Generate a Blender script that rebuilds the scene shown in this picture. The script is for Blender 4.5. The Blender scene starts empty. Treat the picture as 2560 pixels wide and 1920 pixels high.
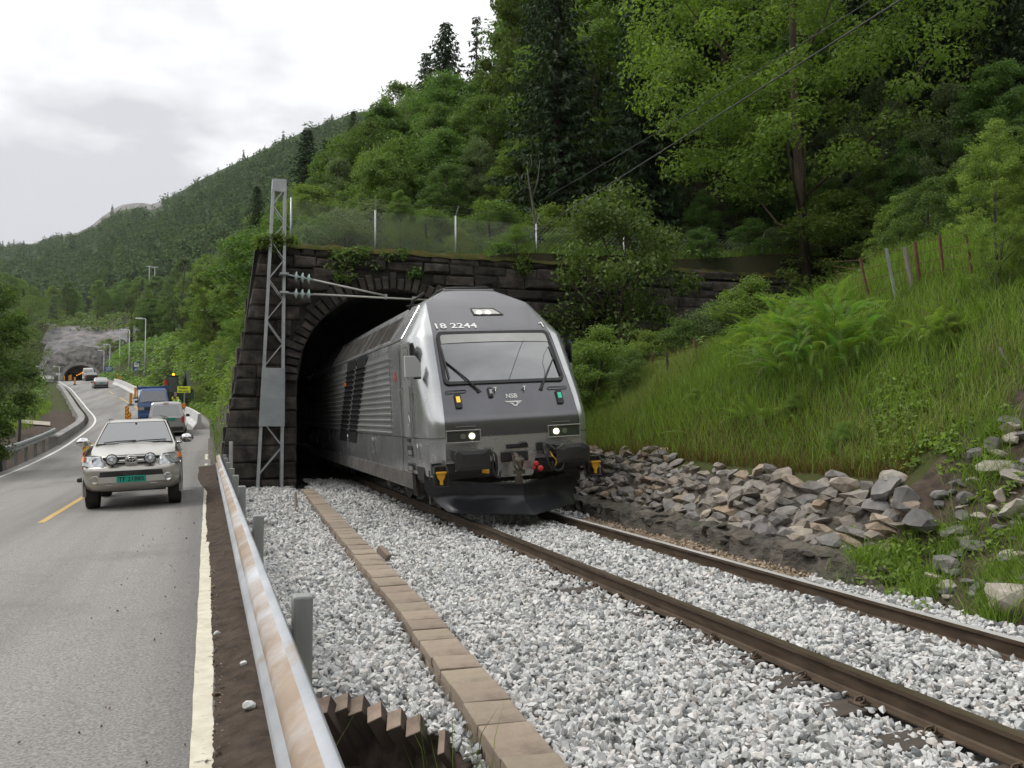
import bpy, bmesh, math, random
import numpy as np
from mathutils import Vector, Matrix
S = bpy.context.scene
COL = S.collection
rnd = random.Random(7)
R = math.radians
# ---------------------------------------------------------------- camera, sky, sun, exposure
F_, HOR = 2200.0, 1045.4
PITCH = math.atan((HOR - 960) / F_)
cam_d = bpy.data.cameras.new('camera'); cam = bpy.data.objects.new('camera', cam_d); COL.objects.link(cam)
cam.location = (0, 0, 1.6); cam.rotation_euler = (R(90) + PITCH, 0, 0)
cam_d.sensor_width = 36; cam_d.lens = 36 * F_ / 2560; cam_d.clip_start = 0.05; cam_d.clip_end = 6000
S.camera = cam
SUN_EL, SUN_AZ = R(52), R(-75)         # azimuth measured from +Y towards +X (sun stands to the left, a little ahead)
sun_d = bpy.data.lights.new('sun', 'SUN'); sun = bpy.data.objects.new('sun', sun_d); COL.objects.link(sun)
sun_d.energy = 1.5; sun_d.angle = R(14); sun_d.color = (1.0, 0.96, 0.9)
sun_dir = Vector((math.sin(SUN_AZ) * math.cos(SUN_EL), math.cos(SUN_AZ) * math.cos(SUN_EL), math.sin(SUN_EL)))
sun.rotation_euler = sun_dir.to_track_quat('Z', 'Y').to_euler()
W = bpy.data.worlds.new('World'); S.world = W; W.use_nodes = True
wt = W.node_tree; wt.nodes.clear()
def wn(t, **k):
    n = wt.nodes.new(t)
    for a, b in k.items(): setattr(n, a, b)
    return n
def wmath(op, a, b=None, c=None):
    n = wn('ShaderNodeMath', operation=op)
    for i, v in enumerate((a, b, c)):
        if v is None: continue
        if isinstance(v, (int, float)): n.inputs[i].default_value = v
        else: wt.links.new(v, n.inputs[i])
    return n.outputs[0]
sky = wn('ShaderNodeTexSky', sky_type='NISHITA'); sky.sun_disc = False
sky.sun_elevation = SUN_EL; sky.sun_rotation = SUN_AZ % (2 * math.pi)
bg1 = wn('ShaderNodeBackground'); bg1.inputs[1].default_value = 0.12; wt.links.new(sky.outputs[0], bg1.inputs[0])
tc = wn('ShaderNodeTexCoord'); sep = wn('ShaderNodeSeparateXYZ'); wt.links.new(tc.outputs['Generated'], sep.inputs[0])
zz = wmath('ADD', wmath('MAXIMUM', sep.outputs[2], 0.0), 0.22)
cmb = wn('ShaderNodeCombineXYZ')
wt.links.new(wmath('DIVIDE', sep.outputs[0], zz), cmb.inputs[0]); wt.links.new(wmath('DIVIDE', sep.outputs[1], zz), cmb.inputs[1])
n1 = wn('ShaderNodeTexNoise'); n1.inputs['Scale'].default_value = 1.1; n1.inputs['Detail'].default_value = 6; n1.inputs['Roughness'].default_value = 0.52
wt.links.new(cmb.outputs[0], n1.inputs['Vector'])
# the grey belly of a cloud that hangs over the valley on the left
gv = Vector(((380 - 1280) / F_, 1.0, (HOR - 330) / F_)).normalized()
vd = wn('ShaderNodeVectorMath', operation='DOT_PRODUCT'); wt.links.new(tc.outputs['Generated'], vd.inputs[0]); vd.inputs[1].default_value = gv
belly = wn('ShaderNodeMapRange', interpolation_type='SMOOTHSTEP'); wt.links.new(vd.outputs['Value'], belly.inputs['Value'])
belly.inputs['From Min'].default_value = math.cos(R(17)); belly.inputs['From Max'].default_value = math.cos(R(3))
belly.inputs['To Max'].default_value = 0.17
dens = wmath('ADD', n1.outputs['Fac'], belly.outputs[0])
cr = wn('ShaderNodeValToRGB'); wt.links.new(dens, cr.inputs[0])
cr.color_ramp.elements[0].position = 0.49; cr.color_ramp.elements[0].color = (1.24, 1.24, 1.24, 1)
cr.color_ramp.elements[1].position = 0.66; cr.color_ramp.elements[1].color = (0.60, 0.61, 0.645, 1)
bg2 = wn('ShaderNodeBackground'); bg2.inputs[1].default_value = 1.0; wt.links.new(cr.outputs[0], bg2.inputs[0])
thin = wn('ShaderNodeMapRange'); wt.links.new(n1.outputs['Fac'], thin.inputs['Value'])
thin.inputs['From Min'].default_value = 0.30; thin.inputs['From Max'].default_value = 0.38
thin.inputs['To Min'].default_value = 0.72; thin.inputs['To Max'].default_value = 1.0
mx = wn('ShaderNodeMixShader'); wt.links.new(thin.outputs[0], mx.inputs[0]); wt.links.new(bg1.outputs[0], mx.inputs[1]); wt.links.new(bg2.outputs[0], mx.inputs[2])
wo = wn('ShaderNodeOutputWorld'); wt.links.new(mx.outputs[0], wo.inputs[0])
S.view_settings.view_transform = 'Standard'; S.view_settings.look = 'None'
S.view_settings.exposure = 0.22; S.view_settings.gamma = 1.0
try: S.view_settings.use_curve_mapping = False
except Exception: pass
S.render.engine = 'CYCLES'
try:
    S.cycles.max_bounces = 6; S.cycles.diffuse_bounces = 3; S.cycles.transparent_max_bounces = 8; S.cycles.use_denoising = True
    S.cycles.caustics_reflective = False; S.cycles.caustics_refractive = False
except Exception: pass

# ---------------------------------------------------------------- frames of reference
PSI, XC, ZC, CANT = R(19.08), 4.92, -0.068, R(2.84)
cP, sP = math.cos(PSI), math.sin(PSI)
def tw(X, Y, Z=0.0):                   # railway frame (X right of the track centre line, Y along the track, Z over rail level) -> world
    q = X + XC
    return Vector((q * cP - Y * sP, q * sP + Y * cP, Z + ZC))
TRK = Matrix.Translation(tw(0, 0, 0)) @ Matrix.Rotation(PSI, 4, 'Z')
TRKC = TRK @ Matrix.Rotation(-CANT, 4, 'Y')          # canted with the rails
def ray(u, v):                         # authoring helper: direction seen at a point of the 2560 px wide photograph
    a = (u - 1280) / F_; b = -(v - 960) / F_
    return Vector((a, math.cos(PITCH) - b * math.sin(PITCH), math.sin(PITCH) + b * math.cos(PITCH)))
def atd(u, v, d):
    r = ray(u, v); return Vector((0, 0, 1.6)) + r * (d / r.y)
def proj(P):
    x, y, z = P[0], P[1], P[2] - 1.6
    d = y * math.cos(PITCH) + z * math.sin(PITCH); up = -y * math.sin(PITCH) + z * math.cos(PITCH)
    return (1280 + F_ * x / d, 960 - F_ * up / d)

# ---------------------------------------------------------------- mesh helpers
def link(o, parent=None):
    COL.objects.link(o)
    if parent is not None: o.parent = parent
    return o
def np_mesh(name, V, *faces):
    me = bpy.data.meshes.new(name); V = np.ascontiguousarray(V, dtype=np.float32).reshape(-1, 3)
    me.vertices.add(len(V)); me.vertices.foreach_set('co', V.ravel())
    fs = [np.asarray(f, dtype=np.int32) for f in faces if len(f)]
    nl = sum(f.size for f in fs); npoly = sum(len(f) for f in fs)
    me.loops.add(nl); me.polygons.add(npoly)
    me.loops.foreach_set('vertex_index', np.concatenate([f.ravel() for f in fs]))
    tot = np.concatenate([np.full(len(f), f.shape[1], dtype=np.int32) for f in fs])
    st = np.zeros(npoly, dtype=np.int32); st[1:] = np.cumsum(tot)[:-1]
    me.polygons.foreach_set('loop_start', st)
    try: me.polygons.foreach_set('loop_total', tot)
    except Exception: pass
    me.update(calc_edges=True); me.polygons.foreach_set('use_smooth', [False] * npoly)
    return me
def set_smooth(me, s=True):
    me.polygons.foreach_set('use_smooth', [s] * len(me.polygons))
def mobj(name, me, m=None, parent=None, mw=None, loc=None):
    o = bpy.data.objects.new(name, me)
    if m is not None and len(me.materials) == 0:
        for k in (m if isinstance(m, (list, tuple)) else [m]): me.materials.append(k)
    if mw is not None: o.matrix_world = mw
    if loc is not None: o.location = loc
    return link(o, parent)
def tag(o, label=None, cat=None, group=None, kind=None):
    if label: o['label'] = label
    if cat: o['category'] = cat
    if group: o['group'] = group
    if kind: o['kind'] = kind
    return o
def thing(name, label, cat, loc=(0, 0, 0), rz=0.0, group=None, mw=None):
    o = bpy.data.objects.new(name, None); o.empty_display_size = 0.2
    if mw is not None: o.matrix_world = mw
    else: o.location = loc; o.rotation_euler = (0, 0, rz)
    link(o); return tag(o, label, cat, group)
def kids(o): return [c for c in COL.objects if c.parent == o]
def dup(root, loc=None, rz=None, label=None, group=None, scale=None, mw=None, tree=None):
    r = root.copy(); COL.objects.link(r)
    if mw is not None: r.matrix_world = mw
    if loc is not None: r.location = loc
    if rz is not None: r.rotation_euler = (0, 0, rz)
    if scale is not None: r.scale = scale if hasattr(scale, '__len__') else (scale,) * 3
    if label: r['label'] = label
    if group: r['group'] = group
    for ch, gs in (tree if tree is not None else tree_of(root)):
        c = ch.copy(); COL.objects.link(c); c.parent = r
        for g in gs:
            d = g.copy(); COL.objects.link(d); d.parent = c
    return r
def tree_of(root): return [(c, kids(c)) for c in kids(root)]

ORD = 'leftmost second third fourth fifth sixth seventh eighth ninth tenth eleventh twelfth thirteenth fourteenth fifteenth sixteenth seventeenth eighteenth nineteenth twentieth twenty-first twenty-second twenty-third twenty-fourth twenty-fifth'.split()
def relabel(group, fmt):                # members of a short row: told apart by their order from the left
    L = sorted([o for o in COL.objects if o.parent is None and o.get('group') == group], key=lambda o: proj(o.location)[0])
    for i, o in enumerate(L): o['label'] = fmt % ('leftmost' if i == 0 else 'rightmost' if i == len(L) - 1 else ORD[i] + ' from the left')
class MB:
    """collects simple shapes and links them as one mesh object"""
    def __init__(s): s.v = []; s.f = []; s.mi = []; s.m = 0
    def add(s, vs, fs):
        b = len(s.v); s.v += [tuple(p) for p in vs]; s.f += [tuple(b + i for i in f) for f in fs]; s.mi += [s.m] * len(fs); return s
    def box(s, c, d, rot=None, taper=None):
        x, y, z = d[0] / 2, d[1] / 2, d[2] / 2
        P = [Vector(p) for p in ((-x, -y, -z), (x, -y, -z), (x, y, -z), (-x, y, -z), (-x, -y, z), (x, -y, z), (x, y, z), (-x, y, z))]
        if taper:
            for p in P[4:]: p.x *= taper; p.y *= taper
        if rot is not None: P = [rot @ p for p in P]
        c = Vector(c)
        return s.add([p + c for p in P], [(0, 3, 2, 1), (4, 5, 6, 7), (0, 1, 5, 4), (1, 2, 6, 5), (2, 3, 7, 6), (3, 0, 4, 7)])
    def hexa(s, P): # 8 corners: bottom 4, top 4
        return s.add(P, [(0, 3, 2, 1), (4, 5, 6, 7), (0, 1, 5, 4), (1, 2, 6, 5), (2, 3, 7, 6), (3, 0, 4, 7)])
    def beam(s, a, b, w, h=None, up=(0, 0, 1)):
        a, b = Vector(a), Vector(b); h = h or w; d = (b - a).normalized(); u = Vector(up)
        if abs(d.dot(u)) > 0.98: u = Vector((1, 0, 0))
        x = d.cross(u).normalized(); y = x.cross(d)
        P = []
        for q in (a, b): P += [q - x * w / 2 - y * h / 2, q + x * w / 2 - y * h / 2, q + x * w / 2 + y * h / 2, q - x * w / 2 + y * h / 2]
        return s.add(P, [(0, 3, 2, 1), (4, 5, 6, 7), (0, 1, 5, 4), (1, 2, 6, 5), (2, 3, 7, 6), (3, 0, 4, 7)])
    def tube(s, pts, r, n=6, caps=True):
        pts = [Vector(p) for p in pts]; k = len(pts); rs = r if hasattr(r, '__len__') else [r] * k
        b = len(s.v); prev = None
        for i, p in enumerate(pts):
            d = (pts[min(i + 1, k - 1)] - pts[max(i - 1, 0)])
            d = d.normalized() if d.length > 1e-9 else Vector((0, 0, 1))
            if prev is None: x = d.orthogonal().normalized()
            else:
                x = prev - d * prev.dot(d); x = x.normalized() if x.length > 1e-6 else d.orthogonal().normalized()
            prev = x; y = d.cross(x)
            for j in range(n):
                t = 2 * math.pi * j / n; s.v.append(tuple(p + (x * math.cos(t) + y * math.sin(t)) * rs[i]))
        for i in range(k - 1):
            for j in range(n):
                s.f.append((b + i * n + j, b + i * n + (j + 1) % n, b + (i + 1) * n + (j + 1) % n, b + (i + 1) * n + j)); s.mi.append(s.m)
        if caps:
            s.f.append(tuple(b + j for j in reversed(range(n)))); s.f.append(tuple(b + (k - 1) * n + j for j in range(n))); s.mi += [s.m] * 2
        return s
    def cyl(s, c, axis, r, h, n=16, r2=None):
        c = Vector(c); a = Vector(axis).normalized()
        return s.tube([c - a * h / 2, c + a * h / 2], [r, r if r2 is None else r2], n)
    def lathe(s, c, axis, prof, n=16):   # prof: (distance along axis, radius)
        c = Vector(c); a = Vector(axis).normalized()
        x = a.orthogonal().normalized(); y = a.cross(x); b = len(s.v)
        for t, r in prof:
            for j in range(n):
                w = 2 * math.pi * j / n; s.v.append(tuple(c + a * t + (x * math.cos(w) + y * math.sin(w)) * r))
        for i in range(len(prof) - 1):
            for j in range(n):
                s.f.append((b + i * n + j, b + i * n + (j + 1) % n, b + (i + 1) * n + (j + 1) % n, b + (i + 1) * n + j)); s.mi.append(s.m)
        s.f.append(tuple(b + j for j in reversed(range(n)))); s.f.append(tuple(b + (len(prof) - 1) * n + j for j in range(n))); s.mi += [s.m] * 2
        return s
    def prism(s, poly, o, ux, uy, uz, depth):  # polygon in (ux,uy) extruded along uz
        o, ux, uy, uz = Vector(o), Vector(ux), Vector(uy), Vector(uz); n = len(poly)
        P = [o + ux * a + uy * b for a, b in poly]; Q = [p + uz * depth for p in P]
        return s.add(P + Q, [tuple(reversed(range(n))), tuple(range(n, 2 * n))] + [(i, (i + 1) % n, n + (i + 1) % n, n + i) for i in range(n)])
    def grid(s, rows, closed=False):     # rows: list of equally long point lists
        b = len(s.v); n = len(rows[0])
        for r in rows: s.v += [tuple(p) for p in r]
        for i in range(len(rows) - 1):
            for j in range(n if closed else n - 1):
                s.f.append((b + i * n + j, b + i * n + (j + 1) % n, b + (i + 1) * n + (j + 1) % n, b + (i + 1) * n + j)); s.mi.append(s.m)
        return s
    def mesh(s, name, off=(0, 0, 0), fix=True):
        me = bpy.data.meshes.new(name); o = Vector(off)
        me.from_pydata([(p[0] + o.x, p[1] + o.y, p[2] + o.z) for p in s.v], [], s.f)
        if any(s.mi): me.polygons.foreach_set('material_index', s.mi)
        if fix:
            bm = bmesh.new(); bm.from_mesh(me); bmesh.ops.recalc_face_normals(bm, faces=bm.faces); bm.to_mesh(me); bm.free()
        me.update(); return me
    def build(s, name, m, parent=None, smooth=False, bevel=0, off=(0, 0, 0), seg=2, mw=None, loc=None, auto=None):
        o = mobj(name, s.mesh(name, off), m, parent, mw, loc)
        if smooth or auto: set_smooth(o.data)
        if bevel:
            b = o.modifiers.new('bevel', 'BEVEL'); b.width = bevel; b.segments = seg; b.limit_method = 'ANGLE'; b.angle_limit = R(35)
        if auto:
            es = [e for e in ()]
            bm = bmesh.new(); bm.from_mesh(o.data)
            for e in bm.edges:
                if len(e.link_faces) == 2 and e.calc_face_angle(0) > R(auto): e.smooth = False
            bm.to_mesh(o.data); bm.free()
        return o
def text_mb(txt, size, mat4, m=None, depth=0.0, align='CENTER', xs=1.0):
    """lettering as mesh geometry placed by a matrix (x right, y up on the sign)"""
    cu = bpy.data.curves.new('lettering', 'FONT'); cu.body = txt; cu.size = size; cu.align_x = align; cu.align_y = 'CENTER'; cu.extrude = depth; cu.offset = .018 * size; cu.resolution_u = 3
    o = bpy.data.objects.new('lettering', cu); COL.objects.link(o)
    bpy.context.view_layer.update()
    me = bpy.data.meshes.new_from_object(o.evaluated_get(bpy.context.evaluated_depsgraph_get()))
    bpy.data.objects.remove(o); bpy.data.curves.remove(cu)
    mb = m or MB()
    mb.add([mat4 @ Vector((v.co.x * xs, v.co.y, v.co.z)) for v in me.vertices], [tuple(p.vertices) for p in me.polygons])
    bpy.data.meshes.remove(me); return mb
def frame(o, ux, uy):
    ux, uy = Vector(ux).normalized(), Vector(uy); uz = ux.cross(uy).normalized(); uy = uz.cross(ux)
    return Matrix(((ux.x, uy.x, uz.x, o[0]), (ux.y, uy.y, uz.y, o[1]), (ux.z, uy.z, uz.z, o[2]), (0, 0, 0, 1)))

# ---------------------------------------------------------------- materials
MATS = {}
def pm(name, col, col2=None, scale=4.0, rough=0.6, metal=0.0, bump=0.0, bscale=None, detail=6, island=0.0, obrand=0.0, col3=None,
       ramp=(0.35, 0.65), spec=0.5, ior=None, trans=0.0, translu=0.0, coord='Object', stretch=None, emis=None, estr=0.0, rvar=0.0, alpha=None, coat=0.0, isl_cols=None, wear=None):
    if name in MATS: return MATS[name]
    m = bpy.data.materials.new(name); m.use_nodes = True; t = m.node_tree; N = t.nodes; L = t.links
    bs = N['Principled BSDF']; out = N['Material Output']
    def rgba(c): return (c[0], c[1], c[2], 1)
    bs.inputs['Base Color'].default_value = rgba(col); bs.inputs['Roughness'].default_value = rough; bs.inputs['Metallic'].default_value = metal
    bs.inputs['Specular IOR Level'].default_value = spec
    if ior: bs.inputs['IOR'].default_value = ior
    if trans: bs.inputs['Transmission Weight'].default_value = trans
    if coat: bs.inputs['Coat Weight'].default_value = coat; bs.inputs['Coat Roughness'].default_value = 0.05
    if emis: bs.inputs['Emission Color'].default_value = rgba(emis); bs.inputs['Emission Strength'].default_value = estr
    vec = None
    def coords():
        nonlocal vec
        if vec is None:
            c = N.new('ShaderNodeTexCoord'); vec = c.outputs[coord]
            if coord == 'World':
                pass
            if stretch:
                mp = N.new('ShaderNodeMapping'); mp.inputs['Scale'].default_value = stretch; L.new(vec, mp.inputs['Vector']); vec = mp.outputs[0]
        return vec
    def noise(sc, det=detail, rg=0.6):
        n = N.new('ShaderNodeTexNoise'); n.inputs['Scale'].default_value = sc; n.inputs['Detail'].default_value = det; n.inputs['Roughness'].default_value = rg
        L.new(coords(), n.inputs['Vector']); return n.outputs['Fac']
    cur = None
    if isl_cols:                        # every loose piece takes its own colour from a list
        g = N.new('ShaderNodeNewGeometry') if island >= 0 else N.new('ShaderNodeObjectInfo')
        rp = N.new('ShaderNodeValToRGB'); L.new(g.outputs['Random Per Island'] if island >= 0 else g.outputs['Random'], rp.inputs[0])
        el = rp.color_ramp.elements; rp.color_ramp.interpolation = 'LINEAR'
        while len(el) < len(isl_cols): el.new(0.5)
        for i, c in enumerate(isl_cols): el[i].position = i / max(1, len(isl_cols) - 1); el[i].color = rgba(c)
        cur = rp.outputs[0]
        if col2 is not None:            # mottling over it
            r2 = N.new('ShaderNodeValToRGB'); L.new(noise(scale), r2.inputs[0]); r2.color_ramp.elements[0].position = ramp[0]; r2.color_ramp.elements[1].position = ramp[1]
            r2.color_ramp.elements[0].color = rgba(col2); r2.color_ramp.elements[1].color = (1, 1, 1, 1)
            x = N.new('ShaderNodeMix'); x.data_type = 'RGBA'; x.blend_type = 'MULTIPLY'; x.inputs[0].default_value = 1; L.new(cur, x.inputs[6]); L.new(r2.outputs[0], x.inputs[7]); cur = x.outputs[2]
    elif col2 is not None:
        rp = N.new('ShaderNodeValToRGB'); L.new(noise(scale), rp.inputs[0]); el = rp.color_ramp.elements
        el[0].position, el[1].position = ramp; el[0].color = rgba(col); el[1].color = rgba(col2)
        if col3 is not None: e = el.new((ramp[0] + ramp[1]) / 2); e.color = rgba(col3)
        cur = rp.outputs[0]
    if wear is not None:                # patches of another colour: (colour, scale, low, high)
        rw = N.new('ShaderNodeMapRange'); L.new(noise(wear[1], 8, 0.65), rw.inputs['Value']); rw.inputs['From Min'].default_value = wear[2]; rw.inputs['From Max'].default_value = wear[3]
        x = N.new('ShaderNodeMix'); x.data_type = 'RGBA'; L.new(rw.outputs[0], x.inputs[0])
        if cur is not None: L.new(cur, x.inputs[6])
        else: x.inputs[6].default_value = rgba(col)
        x.inputs[7].default_value = rgba(wear[0]); cur = x.outputs[2]
    hs = None
    if island > 0 or obrand > 0:
        hs = N.new('ShaderNodeHueSaturation')
        if cur is not None: L.new(cur, hs.inputs['Color'])
        else: hs.inputs['Color'].default_value = rgba(col)
        acc = None
        for amt, node, outn in ((island, 'ShaderNodeNewGeometry', 'Random Per Island'), (obrand, 'ShaderNodeObjectInfo', 'Random')):
            if amt <= 0: continue
            g = N.new(node); mr = N.new('ShaderNodeMapRange'); L.new(g.outputs[outn], mr.inputs['Value'])
            mr.inputs['To Min'].default_value = 1 - amt; mr.inputs['To Max'].default_value = 1 + amt
            if acc is None: acc = mr.outputs[0]
            else:
                mm = N.new('ShaderNodeMath'); mm.operation = 'MULTIPLY'; L.new(acc, mm.inputs[0]); L.new(mr.outputs[0], mm.inputs[1]); acc = mm.outputs[0]
            if outn == 'Random':
                h = N.new('ShaderNodeMapRange'); L.new(g.outputs[outn], h.inputs['Value']); h.inputs['To Min'].default_value = 0.5 - 0.045 * amt * 2; h.inputs['To Max'].default_value = 0.5 + 0.03 * amt * 2
                fr = N.new('ShaderNodeMath'); fr.operation = 'FRACT'; ml = N.new('ShaderNodeMath'); ml.operation = 'MULTIPLY'; L.new(g.outputs[outn], ml.inputs[0]); ml.inputs[1].default_value = 7.31; L.new(ml.outputs[0], fr.inputs[0]); L.new(fr.outputs[0], h.inputs['Value'])
                L.new(h.outputs[0], hs.inputs['Hue'])
        L.new(acc, hs.inputs['Value']); cur = hs.outputs[0]
    if cur is not None: L.new(cur, bs.inputs['Base Color'])
    if rvar:
        mr = N.new('ShaderNodeMapRange'); L.new(noise(scale * 1.7), mr.inputs['Value']); mr.inputs['From Min'].default_value = 0.3; mr.inputs['From Max'].default_value = 0.7
        mr.inputs['To Min'].default_value = max(0.02, rough - rvar); mr.inputs['To Max'].default_value = min(1, rough + rvar); L.new(mr.outputs[0], bs.inputs['Roughness'])
    if bump:
        b = N.new('ShaderNodeBump'); b.inputs['Strength'].default_value = 1.0; b.inputs['Distance'].default_value = bump; L.new(noise(bscale or scale * 3, 8, 0.65), b.inputs['Height']); L.new(b.outputs[0], bs.inputs['Normal'])
    if translu:
        tr = N.new('ShaderNodeBsdfTranslucent'); mxs = N.new('ShaderNodeMixShader'); mxs.inputs[0].default_value = translu
        if cur is not None:
            br = N.new('ShaderNodeMix'); br.data_type = 'RGBA'; br.blend_type = 'MULTIPLY'; br.inputs[0].default_value = 1; L.new(cur, br.inputs[6]); br.inputs[7].default_value = (1.5, 1.7, 0.7, 1); L.new(br.outputs[2], tr.inputs[0])
        else: tr.inputs[0].default_value = (col[0] * 1.5, col[1] * 1.7, col[2] * .7, 1)
        L.new(bs.outputs[0], mxs.inputs[1]); L.new(tr.outputs[0], mxs.inputs[2]); L.new(mxs.outputs[0], out.inputs[0])
    MATS[name] = m; return m
def emi(name, col, s): return pm(name, (0, 0, 0), rough=0.5, emis=col, estr=s)
# ================================================================ terrain
def _table(pts, lo, hi, k=9):
    ys = np.arange(lo - 40, hi + 40, 1.0); px, pv = zip(*pts)
    v = np.interp(ys, px, pv)
    m0 = (pv[1] - pv[0]) / (px[1] - px[0]); m1 = (pv[-1] - pv[-2]) / (px[-1] - px[-2])
    v = np.where(ys < px[0], pv[0] + (ys - px[0]) * m0, v); v = np.where(ys > px[-1], pv[-1] + (ys - px[-1]) * m1, v)
    s = np.convolve(np.pad(v, k, mode='edge'), np.ones(2 * k + 1) / (2 * k + 1), 'same')[k:-k]
    s[:k] = v[:k]; s[-k:] = v[-k:]
    return ys, s
_T = math.tan(PSI)
_xr = _table([(-60, 60 * _T), (0, 0), (60, -60 * _T), (78, -29.6), (100, -41.3), (116, -50.0), (150, -69), (185, -87), (220, -103.6), (300, -142)], -60, 300, 7)
_wl = _table([(-60, 6.35), (45, 6.45), (60, 7.0), (78, 7.6), (220, 8.2), (300, 8.2)], -60, 300, 5)
_zr = _table([(-60, 0), (-1, 0), (10, -.06), (18, -.13), (26, -.13), (33, .03), (41, .42), (47, .85), (55, 1.35), (62, 1.75), (78, 2.77), (100, 4.4), (116, 5.8), (150, 8.2), (185, 9.5), (220, 10.2), (300, 10.6)], -60, 300, 3)
def xr(y): return np.interp(y, *_xr)
def wl(y): return np.interp(y, *_wl)
def zr(y): return np.interp(y, *_zr)
def road_pt(y, e, dz=0.0):             # e: metres right of the right edge line (negative on the carriageway)
    return Vector((float(xr(y)) + e / cP, y, float(zr(y)) + 0.042 * min(0.3, max(-9.0, e)) + dz))
def _hash(i, j, s):
    n = (i.astype(np.int64) * 374761393 + j.astype(np.int64) * 668265263 + s * 974711) & 0x7fffffff
    n = ((n ^ (n >> 13)) * 1274126177) & 0x7fffffff
    return ((n ^ (n >> 16)) & 0xffff) / 65535.0
def vn(x, y, sc, s=0, octv=3):
    x = np.asarray(x, float); y = np.asarray(y, float)
    tot = 0; amp = 1; nrm = 0
    for o in range(octv):
        u, v = x / sc, y / sc; i, j = np.floor(u), np.floor(v); a, b = u - i, v - j; a = a * a * (3 - 2 * a); b = b * b * (3 - 2 * b)
        n = (_hash(i, j, s + o) * (1 - a) + _hash(i + 1, j, s + o) * a) * (1 - b) + (_hash(i, j + 1, s + o) * (1 - a) + _hash(i + 1, j + 1, s + o) * a) * b
        tot = tot + amp * (n - .5); nrm += amp; amp *= .5; sc *= .5
    return tot / nrm
def ss(t): t = np.clip(t, 0, 1); return t * t * (3 - 2 * t)
TC = [(3.0, -3.42, -.03), (4.05, -3.35, -.03), (5.5, -3.255, -.04), (8, -3.10, -.03), (11.1, -3.0, -.02), (16, -2.80, -.02), (21.6, -2.59, -.03)]
HOLE_YS, HOLE_X, HOLE_Y = [3.4, 4.9, 5.25, 5.4, 5.62, 5.74], [-3.48, -3.56, -3.66, -3.78, -3.95, -4.45], 5.76
def bed_z(X, Y):
    z = -.155 + .0496 * np.clip(X, -1.3, 1.6) * ss((X + 3.0) / 1.2) - .05 * ss((-X - 2.0) / 1.0)
    z = z + .028 * ss((.62 - np.abs(X)) / .3) + vn(X, Y, .9, 40) * .05 + vn(X, Y, .3, 41) * .03
    z = z - .045 * np.exp(-((X + .98) / .17) ** 2)
    dl = X - np.interp(Y, [t[0] for t in TC], [t[1] for t in TC])
    z = z + .03 * np.exp(-((dl - .3) / .25) ** 2) + .015 * (dl < 0)   # heaped against the trough
    z = z - .10 * ss((-dl - .6) / .8) * ss((8.5 - Y) / 3)  # sagging toward the guardrail near the leaning boards
    return z
YW = 24.6                              # the face of the railway portal stands across the track here
def crest(Y): return np.interp(Y, [-5, 6, 10, 13.3, 16, 17.5, 24.6], [7.6, 7.6, 7.6, 7.2, 5.6, 4.9, 3.6])
def right_slope(X, Y):
    w = ss((Y - 6.6) / 1.5)            # the drystone wall gives way to an eroded bank nearer the camera
    z1 = np.interp(X, [1.3, 1.5, 1.68, 1.95, 2.55, 2.75], [-.17, -.12, .12, .16, .93, 1.0])
    z2 = np.interp(X, [1.3, 1.7, 2.2, 2.75], [-.17, -.1, .25, .75])
    z = z1 * w + z2 * (1 - w)
    s = np.maximum(0, X - 2.75); sf = crest(Y) - 2.75
    far = ss((Y - 14) / 8)
    z = z + .8 * np.minimum(s, sf) + .16 * np.clip(s - sf, 0, 5) + .50 * np.maximum(0, s - sf - 5)
    b = ss((X - 2.4) / .6)
    return z + ZC + b * (vn(X, Y, 1.6, 11) * .3 + vn(X, Y, .5, 17) * .10)
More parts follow.
